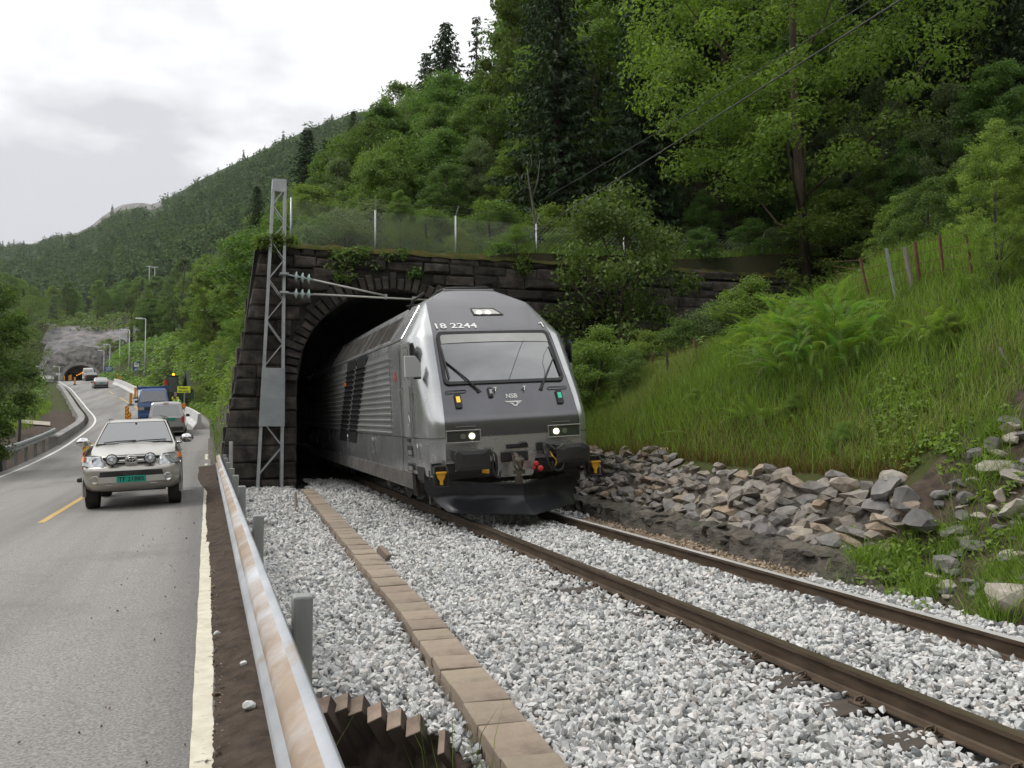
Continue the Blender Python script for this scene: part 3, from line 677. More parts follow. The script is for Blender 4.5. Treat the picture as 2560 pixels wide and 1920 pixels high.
# ledges of dark rock between the wall foot and the ballast
rows = []
for Y in np.arange(6.6, 21, .10):
    tp = float(ss((Y - 6.6) / 1.6)); j = lambda s: rnd.uniform(-s, s) * 1.5
    d = .04 * math.sin(Y * 3.1) + .03 * math.sin(Y * 7.7)
    rows.append([(1.40 + d + j(.02), Y, -.20), (1.46 + d + j(.03), Y, -.06 + j(.03)), (1.52 + d + j(.03), Y, .06 * tp - .1 * (1 - tp) + j(.04)), (1.55 + d + j(.04), Y, .15 * tp - .1 * (1 - tp) + j(.03)), (1.74 + j(.05), Y, .19 * tp - .12 * (1 - tp) + j(.035)), (1.98 + j(.04), Y, .16 * tp - .15 * (1 - tp) + j(.03)), (2.2, Y, .2 * tp - .3 * (1 - tp))])
mb = MB(); mb.grid(rows); o = mb.build('rock_ledge', M_rock, mw=TRK); tag(o, kind='structure')
# ================================================================ railway track
M_rust = pm('rusty_rail_steel', (.060, .040, .026), (.12, .085, .055), scale=14, rough=.62, metal=.35, bump=.001, stretch=(1, .2, 1))
M_head = pm('rail_running_surface', (.10, .075, .05), (.17, .13, .09), scale=6, rough=.38, metal=.7, stretch=(1, .15, 1))
M_shiny = pm('polished_rail_head', (.50, .49, .48), (.62, .61, .60), scale=6, rough=.42, metal=.35, stretch=(1, .1, 1))
M_slp = pm('oiled_sleeper', (.035, .028, .022), (.075, .06, .048), scale=8, rough=.85, bump=.006, bscale=25, stretch=(.3, 1, 1))
track = thing('railway_track', 'rusty railway track running out of the tunnel past the camera through pale ballast', 'railway track', mw=TRKC)
prof = [(-.036, 0), (.036, 0), (.036, -.028), (.027, -.04), (.009, -.05), (.008, -.135), (.016, -.148), (.062, -.160), (.062, -.170), (-.062, -.170), (-.062, -.160), (-.016, -.148), (-.008, -.135), (-.009, -.05), (-.027, -.04), (-.036, -.028)]
rails = []
for X, mt in ((-.7535, M_head), (.7535, M_shiny)):
    m = MB(); ys = [-3, 60]
    n = len(prof); m.v = [(X + x, y, z) for y in ys for x, z in prof]
    m.f = [(i, (i + 1) % n, n + (i + 1) % n, n + i) for i in range(n)] + [tuple(range(n)), tuple(range(2 * n - 1, n - 1, -1))]
    m.mi = [0] * len(m.f); m.mi[0] = 1
    if mt is M_head: m.mi[0] = 1; m.mi[-3] = 0
    r = m.build('rail', [M_rust, mt], track); rails.append(r)
clip = MB(); pts = []
for t in np.linspace(0, 2 * math.pi * .92, 14): pts.append((-.092 + .028 * math.cos(t), .035 * math.sin(t), -.145 + .018 * math.cos(t)))
pts.append((-.052, .03, -.150)); clip.tube(pts, .0085, 6); clip.box((-.088, 0, -.166), (.10, .12, .02))
cme = clip.mesh('rail_clip'); cme.materials.append(M_rust); set_smooth(cme)
smesh = MB().box((0, 0, -.235), (2.5, .24, .13)).mesh('sleeper'); smesh.materials.append(M_slp)
for i, Y in enumerate(np.arange(3.0, 30, .60)):
    o = mobj('sleeper', smesh, parent=track); o.location = (0, Y, 0)
    for r, X in zip(rails, (-.7535, .7535)):
        for sg in (1, -1):
            if Y > 17 or (sg < 0 and X > 0): continue
            c = mobj('rail_clip', cme, parent=r); c.location = (X, Y, 0); c.scale = (sg, 1, 1)

# ---------------------------------------------------------------- concrete cable trough
M_slab = pm('weathered_trough_concrete', (.23, .185, .135), (.37, .305, .235), scale=2.5, rough=.9, bump=.003, bscale=60, obrand=.12, wear=((.12, .092, .068), 1.5, .46, .70))
trough = thing('cable_trough', 'line of brown concrete cable trough lids laid across the ballast toward the tunnel', 'cable trough', mw=TRK)
def trx(Y): return float(np.interp(Y, [t[0] for t in TC], [t[1] for t in TC]))
Y = 3.2; wob = 0
while Y < 21.6:
    L = rnd.choice([.34, .36, .4, .5, .5]); x0, x1 = trx(Y), trx(Y + L); wob = .6 * wob + rnd.uniform(-.008, .008)
    m = MB(); m.box((0, 0, 0), (.30, L - .012, .065)); o = m.build('trough_lid', M_slab, trough, bevel=.008)
    o.location = (x0 + (x1 - x0) / 2 + wob, Y + L / 2, -.098 + rnd.uniform(-.006, .006)); o.rotation_euler = (rnd.uniform(-.012, .012), rnd.uniform(-.015, .015), -math.atan2(x1 - x0, L) + rnd.uniform(-.02, .02)); Y += L
m = MB(); m.grid([[(trx(y) - .135, y, -.131), (trx(y) + .135, y, -.131)] for y in np.arange(3, 21.6, .5)]); m.grid([[(trx(y) - .135, y, -.131), (trx(y) - .135, y, -.34)] for y in np.arange(3, 21.6, .5)]); m.grid([[(trx(y) + .135, y, -.131), (trx(y) + .135, y, -.34)] for y in np.arange(3, 21.6, .5)])
m.build('trough_body', M_slab, trough)
o = MB().box((0, 0, 0), (.07, .22, .09)).build('concrete_lump', M_slab, mw=TRK @ Matrix.Translation((-2.86, 10.75, .02)) @ Matrix.Rotation(.5, 4, 'Z') @ Matrix.Rotation(.5, 4, 'X'), bevel=.015)
tag(o, 'broken brown concrete piece sticking up beside the trough lids', 'concrete lump')

# ---------------------------------------------------------------- ballast stones
M_ball = pm('ballast_stone', (.4, .4, .4), (.80, .79, .77), scale=45, rough=.8, bump=.002, bscale=120, ramp=(.3, .6), isl_cols=[(.20, .215, .22), (.36, .37, .37), (.60, .61, .60), (.72, .72, .70), (.50, .52, .52), (.66, .65, .63), (.42, .44, .45), (.74, .73, .71), (.63, .59, .55), (.54, .55, .56), (.69, .70, .69)], spec=.3)
M_ballb = pm('brown_ballast_stone', (.4, .4, .4), (.7, .7, .7), scale=45, rough=.85, ramp=(.3, .6), isl_cols=[(.25, .18, .12), (.40, .30, .20), (.33, .25, .17), (.46, .37, .27), (.2, .15, .11)])
rg = np.random.default_rng(5)
_t = (1 + 5 ** .5) / 2
ICO = np.array([(-1, _t, 0), (1, _t, 0), (-1, -_t, 0), (1, -_t, 0), (0, -1, _t), (0, 1, _t), (0, -1, -_t), (0, 1, -_t), (_t, 0, -1), (_t, 0, 1), (-_t, 0, -1), (-_t, 0, 1)], float); ICO /= np.linalg.norm(ICO[0])
ICF = np.array([(0, 11, 5), (0, 5, 1), (0, 1, 7), (0, 7, 10), (0, 10, 11), (1, 5, 9), (5, 11, 4), (11, 10, 2), (10, 7, 6), (7, 1, 8), (3, 9, 4), (3, 4, 2), (3, 2, 6), (3, 6, 8), (3, 8, 9), (4, 9, 5), (2, 4, 11), (6, 2, 10), (8, 6, 7), (9, 8, 1)])
def rand_rot(n, rg=rg):
    q = rg.normal(size=(n, 4)); q /= np.linalg.norm(q, axis=1)[:, None]; w, x, y, z = q.T
    return np.stack([np.stack([1 - 2 * (y * y + z * z), 2 * (x * y - z * w), 2 * (x * z + y * w)], -1), np.stack([2 * (x * y + z * w), 1 - 2 * (x * x + z * z), 2 * (y * z - x * w)], -1), np.stack([2 * (x * z - y * w), 2 * (y * z + x * w), 1 - 2 * (x * x + y * y)], -1)], 1)
def stones(P, size, jit=.30):
    n = len(P); V = ICO[None] * (1 + rg.uniform(-jit, jit, (n, 12, 1))) + rg.normal(0, .14, (n, 12, 3))
    nrm = rg.normal(size=(n, 4, 3)); nrm /= np.linalg.norm(nrm, axis=2)[..., None]; k = rg.uniform(.35, .7, (n, 4))
    for i in range(4):                 # flat broken faces
        d = np.einsum('nvc,nc->nv', V, nrm[:, i]) - k[:, i, None]; V = V - np.clip(d, 0, None)[..., None] * nrm[:, i, None, :]
    V = V * (np.array([1.25, .95, .72]) * rg.uniform(.75, 1.3, (n, 1, 3))) * (size / 2)[:, None, None]
    V = np.einsum('nij,nvj->nvi', rand_rot(n), V) + P[:, None, :]
    return V.reshape(-1, 3), (ICF[None] + 12 * np.arange(n)[:, None, None]).reshape(-1, 3)
def scatter(x0, x1, y0, y1, sp, keep, zoff, size):
    gx, gy = np.meshgrid(np.arange(x0, x1, sp), np.arange(y0, y1, sp)); P = np.stack([gx.ravel(), gy.ravel()], -1) + rg.uniform(-.5, .5, (gx.size, 2)) * sp
    X, Y = P[:, 0], P[:, 1]; k = keep(X, Y); X, Y = X[k], Y[k]
    w = np.stack([(X + XC) * cP - Y * sP, (X + XC) * sP + Y * cP], -1); d = w[:, 1]; u = 1280 + F_ * w[:, 0] / d
    k = (u > -60) & (u < 2620); X, Y, w = X[k], Y[k], w[k]
    z = bed_z(X, Y) + ZC + zoff + rg.uniform(-.012, .018, len(X)); s = rg.uniform(size[0], size[1], len(X)) * (1 + .35 * (rg.random(len(X)) > .93))
    return np.stack([w[:, 0], w[:, 1], z], -1), s
def keep(X, Y):
    dl = X - np.interp(Y, [t[0] for t in TC], [t[1] for t in TC]); q = X + XC
    k = (q > .50) & (np.abs(dl) > .165) & (X < 1.50 + .06 * np.sin(Y * 3))
    k &= ~((np.abs(np.abs(X) - .7535) < .075))
    k &= ~((X < np.interp(Y, HOLE_YS, HOLE_X)) & (Y < HOLE_Y))
    k &= ~(((X + 4.05) / .28) ** 2 + ((Y - 15.9) / .7) ** 2 < 1)                           # bare hollow
    k &= ~((np.abs(X + 1.15) < .26) & (np.abs(Y - 9.0) < .17))                             # a sleeper end showing
    k &= ~((X < -2.2) & (Y > 24.3))
    return k
brown = lambda X, Y: (X > .86) & (Y > 8.2) & (Y < 14.2)
PA, SA = [], []
for (y0, y1, sp, sz) in ((3.2, 7.5, .043, (.040, .068)), (7.5, 13, .050, (.046, .074)), (13, 27, .066, (.055, .088))):
    for zo in (0, .026):
        P, s = scatter(-4.5, 1.6, y0, y1, sp, lambda X, Y: keep(X, Y) & ~brown(X, Y), zo - .008, sz); 
        if zo: kk = rg.random(len(P)) < .42; P, s = P[kk], s[kk]
        PA.append(P); SA.append(s)
P = np.concatenate(PA); s = np.concatenate(SA); V, Fc = stones(P, s)
tag(mobj('ballast_gravel', np_mesh('ballast_gravel', V, Fc), M_ball), kind='stuff')
P, s = scatter(.8, 1.6, 8.0, 14.4, .045, lambda X, Y: brown(X, Y), .0, (.03, .06)); V, Fc = stones(P, s)
tag(mobj('brown_gravel', np_mesh('brown_gravel', V, Fc), M_ballb), kind='stuff')

# ---------------------------------------------------------------- guardrails
M_galv = pm('galvanised_steel', (.36, .38, .40), (.50, .52, .54), scale=3, rough=.42, metal=.55, rvar=.1)
M_beam = pm('guardrail_zinc', (.38, .40, .425), (.52, .54, .57), scale=2, rough=.45, metal=.4, wear=((.36, .26, .18), 1.3, .60, .72))
M_beamd = pm('dirty_guardrail', (.27, .20, .145), (.38, .30, .23), scale=3, rough=.75, wear=((.54, .56, .59), .9, .50, .66))
M_conc = pm('pale_concrete', (.40, .39, .37), (.54, .53, .50), scale=2, rough=.85, bump=.003, bscale=30)
WBEAM = [(-.012, .155), (.000, .165), (.028, .150), (.075, .118), (.083, .085), (.075, .052), (.020, .018), (.012, 0), (.020, -.018), (.075, -.052), (.083, -.085), (.075, -.118), (.028, -.150), (.0, -.165), (-.012, -.155)]
def guardrail(name, label, path, side, zc, posts, postmat, group, post_off=.12, post_w=.10, beam=M_beam):
    """path: callable t -> ground point; side: +1 when the beam bulges to the left of travel"""
    a = path(posts[0]); g = thing(name, label, 'guardrail', loc=a, group=group)
    ts = np.arange(posts[0] - 1.5, posts[-1] + .8, .5); rows = []
    for t in ts:
        p = path(t); d = (path(t + .1) - path(t - .1)); d.z = 0; d.normalize(); nrm = Vector((-d.y, d.x, 0)) * side
        rows.append([tuple(p - a + nrm * x * 1.0 + Vector((0, 0, zc + z))) for x, z in WBEAM])
    m = MB(); m.grid(rows); o = m.build('beam', [beam, M_beamd], g, smooth=True); mi_ = np.zeros(len(o.data.polygons), np.int32)
    if beam is M_beam:
        mi_.reshape(-1, 14)[:, 2:5] = 1; o.data.polygons.foreach_set('material_index', mi_); sd = o.modifiers.new('thickness', 'SOLIDIFY'); sd.thickness = .004
    for t in posts:
        p = path(t) - a; d = (path(t + .1) - path(t - .1)); d.z = 0; d.normalize(); nrm = Vector((-d.y, d.x, 0)) * side
        m = MB(); c = p - nrm * post_off
        if postmat is M_galv or True:
            m.box((0, 0, zc - .36), (post_w, post_w * 1.1, 1.06)); m.box((post_off * .5, 0, zc), (post_off, .06, .08))
        o = m.build('post', postmat, g, bevel=.012); ang = math.atan2(nrm.y, nrm.x); o.location = c; o.rotation_euler = (0, 0, ang)
        b = MB(); b.cyl((0, 0, 0), (1, 0, 0), .014, .02, 8); bo = b.build('bolt', M_galv, g); bo.location = p + nrm * .012 + Vector((0, 0, zc)); bo.rotation_euler = (0, 0, ang)
    return g
def gr_path(t):
    P = tw(-XC + .285, t); P.z = 0.0 if False else float(zr(P.y)) + .03; return P
M_gpost = pm('weathered_post', (.22, .23, .22), (.34, .35, .34), scale=5, rough=.7, metal=.2, bump=.002, stretch=(1, 1, .2))
guardrail('guardrail', 'dirty galvanised guardrail between the road and the ballast running toward the portal', gr_path, 1, .66, [1.6, 3.95, 7.45, 11.0, 13.4, 15.6, 18.0, 20.2, 22.2], M_gpost, 'roadside guardrails', post_off=.115, post_w=.085)
lp = lambda t: road_pt(t, -float(wl(t)) - .72 - .3 * float(ss((t - 30) / 25)) * 0)
guardrail('guardrail', 'grey guardrail on dark posts along the outer left side of the road', lp, -1, .62, list(np.arange(9.5, 44, 2.0)), M_gpost, 'roadside guardrails', post_off=.1, post_w=.12, beam=M_galv)
o = MB().box((0, 0, .5), (.07, .1, 1.0)).build('marker_post', M_conc, loc=tw(-XC + .55, 22.4, .1), bevel=.01); tag(o, 'short pale marker post at the far end of the dirty guardrail', 'post')

# ---------------------------------------------------------------- boards leaning in the hollow by the guardrail
M_board = pm('old_board', (.045, .034, .026), (.10, .078, .058), scale=5, rough=.9, bump=.004, bscale=40, stretch=(1, 1, .25), obrand=.25)
M_bend = pm('sawn_board_end', (.19, .15, .11), (.33, .265, .195), scale=6, rough=.9, bump=.004, bscale=30, obrand=.3)
TOPS = [((650, 505), 'leftmost'), ((835, 475), 'second from the left'), ((985, 500), 'third from the left'), ((1165, 570), 'fourth, in the middle'), ((1360, 640), 'fifth'), ((1550, 700), 'sixth, pale topped'), ((1830, 860), 'rightmost')]
for i, ((a, b), w) in enumerate(TOPS):
    u, v = 640 + a / 3.95, 1620 + (b + 60) / 3.95
    zt = ZC - .10 - .012 * i; r = ray(u, v); top = Vector((0, 0, 1.6)) + r * ((zt - 1.6) / r.z)
    az = Vector((-.42 - .02 * i, -.48 + rnd.uniform(-.06, .06), 1)).normalized(); ax = Vector((1, .12 + rnd.uniform(-.1, .1), 0)); ax = (ax - az * ax.dot(az)).normalized(); ay = az.cross(ax)
    m = MB(); L = .95; m.box((0, 0, -L / 2), (.045 if i == 6 else .098, .19 if i == 6 else .15, L)); m.mi[1] = 1
    o = m.build('leaning_board', [M_board, M_bend], bevel=.008); o.matrix_world = Matrix(((ax.x, ay.x, az.x, top.x), (ax.y, ay.y, az.y, top.y), (ax.z, ay.z, az.z, top.z), (0, 0, 0, 1)))
    tag(o, f'old sleeper end leaning below the guardrail, {w} of the row of seven', 'board', 'old sleepers leaning by the guardrail')
# twig on the ballast, stones on the shoulder
M_stick = pm('dry_stick', (.10, .075, .05), (.17, .13, .09), scale=10, rough=.9)
pts = [px_ground(460 + a / 5.53, 1080 + b / 5.53) for a, b in ((1540, 960), (1545, 1100), (1575, 1260), (1620, 1390), (1665, 1490), (1710, 1470))]
base = pts[0].copy(); m = MB(); m.tube([p - base + Vector((0, 0, .05 + .14 * math.exp(-i * .9))) for i, p in enumerate(pts)], [.028, .022, .02, .016, .014, .009], 6)
tag(m.build('fallen_branch', M_stick, loc=base, smooth=True), 'bent dead branch lying on the ballast between guardrail and trough', 'branch')
for u, v, s, lab in ((545, 1590, .075, 'pale stone on the shoulder dirt beside the edge line, farthest of three'), (608, 1662, .05, 'small white stone on the shoulder dirt under the guardrail'), (622, 1775, .085, 'half buried grey stone on the shoulder dirt, nearest of three')):
    p = px_ground(u, v); o = mobj('stone', rock_mesh('stone', (s, s * .9, s * .8), int(u)), M_ball, loc=(p.x, p.y, p.z + s * .2)); tag(o, lab, 'stone', 'stones on the road shoulder')
# litter of chips and leaves over the shoulder
P = []
for _ in range(4200):
    y = 2.2 + 20 * rnd.random() ** 1.6; e = .05 + .33 * rnd.random() ** .8 if rnd.random() < .965 else rnd.uniform(-.9, .1); p = road_pt(y, e); P.append((p.x, p.y, p.z + (.035 if e > .2 else .012)))
P = np.array(P); V, Fc = stones(P, rg.uniform(.007, .020, len(P)) * (1 + 1.2 * (rg.random(len(P)) > .93)))
M_chip = pm('shoulder_litter', (.1, .1, .1), rough=.9, isl_cols=[(.06, .045, .035), (.14, .10, .07), (.3, .28, .26), (.09, .07, .05), (.22, .14, .07), (.05, .04, .035)])
tag(mobj('shoulder_litter', np_mesh('shoulder_litter', V, Fc), M_chip), kind='stuff')
# ================================================================ locomotive
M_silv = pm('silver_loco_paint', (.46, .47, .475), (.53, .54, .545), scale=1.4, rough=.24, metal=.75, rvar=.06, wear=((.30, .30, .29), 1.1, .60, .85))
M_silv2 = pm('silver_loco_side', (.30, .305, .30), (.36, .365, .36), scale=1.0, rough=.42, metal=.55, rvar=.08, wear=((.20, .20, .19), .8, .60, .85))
M_front = pm('graphite_loco_paint', (.125, .125, .135), (.15, .15, .16), scale=1.2, rough=.22, metal=.65, coat=.35, rvar=.05)
M_blackp = pm('black_plastic', (.012, .012, .013), (.022, .022, .022), scale=8, rough=.5)
M_bufm = pm('black_buffer_steel', (.020, .020, .021), (.035, .034, .033), scale=5, rough=.48, metal=.2, rvar=.12)
M_plow = pm('dark_plough_paint', (.022, .023, .026), (.036, .037, .042), scale=2, rough=.34, metal=.3, rvar=.1)
M_wglass = pm('windscreen_glass', (.020, .026, .030), rough=.02, spec=.9, ior=2.15, coat=.35)
M_sglass = pm('dark_window_glass', (.02, .025, .025), rough=.04, spec=.9, ior=1.7)
M_white = pm('white_lettering', (.80, .80, .78), rough=.5)
M_grey = pm('light_grey_plastic', (.42, .43, .43), rough=.5)
M_under = pm('brake_dust_steel', (.05, .047, .043), (.12, .11, .10), scale=4, rough=.85, bump=.004)
M_yelp = pm('yellow_signal_paint', (.62, .30, .012), (.70, .37, .02), scale=5, rough=.5)
M_redp = pm('red_paint', (.55, .035, .03), rough=.45)
M_brst = pm('brown_coupling_steel', (.055, .042, .034), (.12, .095, .075), scale=9, rough=.6, metal=.4)
M_lens = pm('headlight_glass', (.05, .055, .05), rough=.05, spec=.8)
M_lit = emi('lit_headlamp', (1.0, .84, .58), 5.0)
M_litw = emi('lit_top_lamp', (1.0, .92, .72), 4.5)
M_chk = pm('checker_plate', (.09, .085, .075), (.16, .15, .13), scale=9, rough=.6, metal=.3)
Y0 = 14.0; OFF = (0, -Y0, 0)
loco = thing('locomotive', 'silver grey electric locomotive with lit headlights coming out of the stone tunnel', 'locomotive', mw=TRKC @ Matrix.Translation((0, Y0, 0)))
ip = np.interp
def yf(z): return float(ip(z, [.6, 1.0, 1.4, 1.6, 1.72, 1.85, 2.0, 2.275, 3.194, 3.83, 4.13], [13.99, 13.93, 13.905, 13.91, 13.935, 14.0, 14.075, 14.235, 14.845, 15.66, 16.18]))
def xp(z): return float(ip(z, [.6, 1.6, 2.05, 2.275, 3.0, 3.194, 3.5, 3.83, 4.13], [1.19, 1.19, 1.165, 1.15, 1.11, 1.09, 1.04, .98, .47]))
def xb(z): return float(ip(z, [.6, .95, 1.3, 3.0, 3.17, 3.83, 4.13], [1.38, 1.43, 1.45, 1.45, 1.425, .995, .49]))
def side_row(z):
    a, b, f = xp(z), xb(z), yf(z); D = .58 if z < 3.2 else max(.05, .58 * (4.2 - z))
    L = []
    for t in np.linspace(0, 1, 9):
        w = t * math.pi / 2; L.append((a + (b - a) * math.sin(w) ** .85, f + D * (1 - math.cos(w)) ** 1.0 + .0))
    for y in (15.75, 17, 20, 24, 28, 32):
        if y > L[-1][1] + .05: L.append((b, y))
        else: L.append((b, L[-1][1] + .02))
    return [(x, y, z) for x, y in L]
zs_side = [.76, .85, 1.0, 1.2, 1.40, 1.5, 1.6, 1.7, 1.8, 1.9, 2.0, 2.15, 2.3, 2.5, 2.7, 2.9, 3.05, 3.13, 3.17, 3.3, 3.5, 3.7, 3.83, 3.98, 4.13]
mb = MB()
for sg in (-1, 1):
    mb.grid([[(sg * x, y, z) for x, y, z in side_row(z)] for z in zs_side])
mb.grid([[(x, y, 4.13 + .02 * (1 - (x / .49) ** 2)) for x in np.linspace(-.49, .49, 5)] for y in (16.18, 16.6, 20, 26, 32)])
mb.grid([[(x, yf(z), z) for x in np.linspace(-xp(z), xp(z), 9)] for z in (.98, 1.1, 1.25, 1.40)])            # silver lower front
mb.grid([[(x * (1 - .2 * k), 13.93, z) for x in (-.36, .36)] for k, z in ((0, .99), (.6, .74), (1, .70))])    # apron round the coupling
o = mb.build('body', M_silv, loco, smooth=True, off=OFF)
o.modifiers.new('split', 'EDGE_SPLIT').split_angle = R(32)
# graphite front
mb = MB(); zf = [1.40, 1.48, 1.56, 1.62, 1.67, 1.72, 1.76, 1.80, 1.85, 1.9, 1.95, 2.0, 2.06, 2.13, 2.2, 2.275, 2.45, 2.7, 2.95, 3.194, 3.3, 3.45, 3.6, 3.72, 3.83, 3.95, 4.05, 4.13]
def yfs(z):
    return (yf(z - .05) + yf(z) + yf(z + .05)) / 3 if z < 4.0 else yf(z)
rows = [[(x, yfs(z) - .012 + (.02 * (abs(x) / xp(z)) ** 4), z) for x in np.linspace(-xp(z) - .002, xp(z) + .002, 15)] for z in zf]
mb.grid(rows); mb.grid([[(x, yf(1.4) + dy, 1.40) for x in np.linspace(-1.19, 1.19, 3)] for dy in (-.012, .02)])
front = mb.build('front_panel', M_front, loco, smooth=True, off=OFF)
mb = MB(); mb.box((0, 16.19, 4.125), (1.0, .05, .05)); mb.build('roof_edge', M_silv2, loco, off=OFF, bevel=.01)
# windscreen
def on_ws(x, z, out=.0):
    t = (z - 2.275) / (3.194 - 2.275); y = 14.235 + t * (14.845 - 14.235); nrm = Vector((0, -.833, .553)); return Vector((x, y, z)) + nrm * out
def rrect(T, B, zt, zb, r, inset=0.0, n=4):
    """rounded trapezoid outline (x,z)"""
    C = [(-B + inset, zb + inset), (B - inset, zb + inset), (T - inset, zt - inset), (-T + inset, zt - inset)]; out = []
    for i in range(4):
        p = Vector(C[i]); a = (Vector(C[i - 1]) - p).normalized(); b = (Vector(C[(i + 1) % 4]) - p).normalized()
        for k in range(n + 1):
            t = k / n; out.append(tuple((p + a * r * (1 - t)) * (1 - t) * (1 - t) + p * 2 * t * (1 - t) + (p + b * r * t) * t * t) if False else tuple((p + a * r) * (1 - t) ** 2 + p * 2 * t * (1 - t) + (p + b * r) * t * t))
    return out
fo = rrect(1.035, 1.085, 3.205, 2.262, .10); fi = rrect(1.035, 1.085, 3.205, 2.262, .08, .050)
mb = MB(); n = len(fo)
P = [on_ws(x, z, .006) for x, z in fo] + [on_ws(x, z, .035) for x, z in fo] + [on_ws(x, z, .035) for x, z in fi] + [on_ws(x, z, .012) for x, z in fi]
mb.add(P, [(k * n + i, k * n + (i + 1) % n, (k + 1) * n + (i + 1) % n, (k + 1) * n + i) for k in range(3) for i in range(n)])
wsf = mb.build('windscreen_frame', M_blackp, loco, off=OFF)
mb = MB(); NX = 9; rows = []
for z in np.linspace(2.30, 3.165, 7):
    w = ip(z, [2.262, 3.205], [1.085, 1.035]) - .045; rows.append([on_ws(x, z, .018 + .050 * (1 - (x / w) ** 2) * math.sin(math.pi * (z - 2.25) / .98)) for x in np.linspace(-w, w, NX)])
mb.grid(rows); mb.build('windscreen', M_wglass, loco, smooth=True, off=OFF)
mb = MB(); mb.grid([[on_ws(s * (ip(z, [2.262, 3.205], [1.085, 1.035]) - .06), z, .028 + .050 * (1 - s * s) * math.sin(math.pi * (z - 2.25) / .98)) for s in np.linspace(-1, 1, 9)] for z in (2.985, 3.08, 3.15)]); mb.build('sun_blind', pm('pale_sun_blind', (.30, .30, .285), (.36, .36, .34), scale=3, rough=.12, spec=.9, coat=.6), loco, smooth=True, off=OFF)
# headlights
for sg in (-1, 1):
    x0, x1 = sg * .600, sg * 1.178; xm, w = (x0 + x1) / 2, abs(x1 - x0)
    m = MB(); y = 13.885
    for a, b in (((xm, y, 1.512), (w, .05, .018)), ((xm, y, 1.318), (w, .05, .018)), ((x0, y, 1.415), (.018, .05, .212)), ((x1, y, 1.415), (.018, .05, .212))): m.box(a, b)
    h = m.build('headlight', M_silv, loco, bevel=.004, off=OFF); h.data.name = 'headlight'
    m = MB(); m.box((xm, y + .012, 1.415), (w - .02, .02, .175)); m.build('headlight_glass', M_lens, h, off=OFF)
    m = MB(); m.cyl((sg * .745, y - .004, 1.415), (0, -1, 0), .047, .03, 20); m.build('lit_lamp', M_lit, h, off=OFF)
    m = MB(); m.lathe((sg * .90, y - .002, 1.415), (0, -1, 0), [(0, .045), (.012, .045), (.012, .03), (.004, .028)], 14)
    for k in range(5):
        t = k * 2 * math.pi / 5; m.box((sg * .90 + .02 * math.cos(t), y - .014, 1.415 + .02 * math.sin(t)), (.012, .008, .012))
    m.build('tail_lamp', pm('lamp_reflector', (.4, .45, .4), rough=.2, metal=.7), h, off=OFF)
    m = MB(); m.box((xm - sg * .05, 13.895, 1.575), (.34, .012, .010)); m.build('ledge', M_silv2, loco, off=OFF)
def slope_m(x, z, out=.008):            # frame on the graphite front at height z, y axis up the slope
    dz = .05; v = Vector((0, yf(z + dz) - yf(z - dz), 2 * dz)); nrm = Vector((0, -v.z, v.y)).normalized(); p = Vector((x, yfs(z) - .012, z)) + nrm * out
    return frame(p, (1, 0, 0), v)
OFM = Matrix.Translation(OFF)
def fit_text(txt, M4, width, height, parent, mat, name='lettering'):
    m = text_mb(txt, 1.0, Matrix()); xs_ = [p[0] for p in m.v]; ys_ = [p[1] for p in m.v]; cx_, cy_ = (min(xs_) + max(xs_)) / 2, (min(ys_) + max(ys_)) / 2
    sx, sy = width / (max(xs_) - min(xs_)), height / (max(ys_) - min(ys_)); m.v = [tuple(M4 @ Vector(((p[0] - cx_) * sx, (p[1] - cy_) * sy, 0))) for p in m.v]
    return m.build(name, mat, parent, fix=False) if False else mobj(name, m.mesh(name, fix=False), mat, parent)
fit_text('18 2244', OFM @ slope_m(-.61, 3.335), .76, .165, loco, M_white, 'running_number')
T1 = OFM @ slope_m(1.0, 3.335); m = MB()
for P in ([(.012, -.083), (.036, -.083), (.036, .083), (.012, .083)], [(.012, .083), (-.04, .048), (-.032, .028), (.012, .055)]): m.add([T1 @ Vector((x, y, 0)) for x, y in P], [(0, 1, 2, 3)])
mobj('cab_number', m.mesh('cab_number', fix=False), M_white, loco)
fit_text('NSB', OFM @ slope_m(.045, 2.045), .20, .085, loco, M_white, 'company_letters')  # letters over the emblem
Mw = OFM @ slope_m(.055, 1.925, .010); m = MB()
for P in ([(-.16, .035), (.16, .035), (.125, .012), (-.125, .012)], [(-.085, .0), (-.02, .0), (.0, -.016), (-.055, -.018)], [(.055, .0), (.12, .0), (.09, -.018), (.065, -.016)]):
    m.add([Mw @ Vector((x, y, 0)) for x, y in P], [tuple(range(len(P)))[::-1]])
ring = [(.02 + (.055) * math.cos(t), -.010 + .055 * math.sin(t)) for t in np.linspace(R(75), R(-190), 16)]; rin = [(.02 + .034 * math.cos(t), -.008 + .034 * math.sin(t)) for t in np.linspace(R(75), R(-190), 16)]
b = len(m.v); m.v += [tuple(Mw @ Vector((x, y, .001))) for x, y in ring + rin]
for i in range(15): m.f.append((b + i, b + i + 1, b + 17 + i, b + 16 + i)); m.mi.append(0)
mobj('winged_wheel_emblem', m.mesh('winged_wheel_emblem', fix=False), M_white, loco)
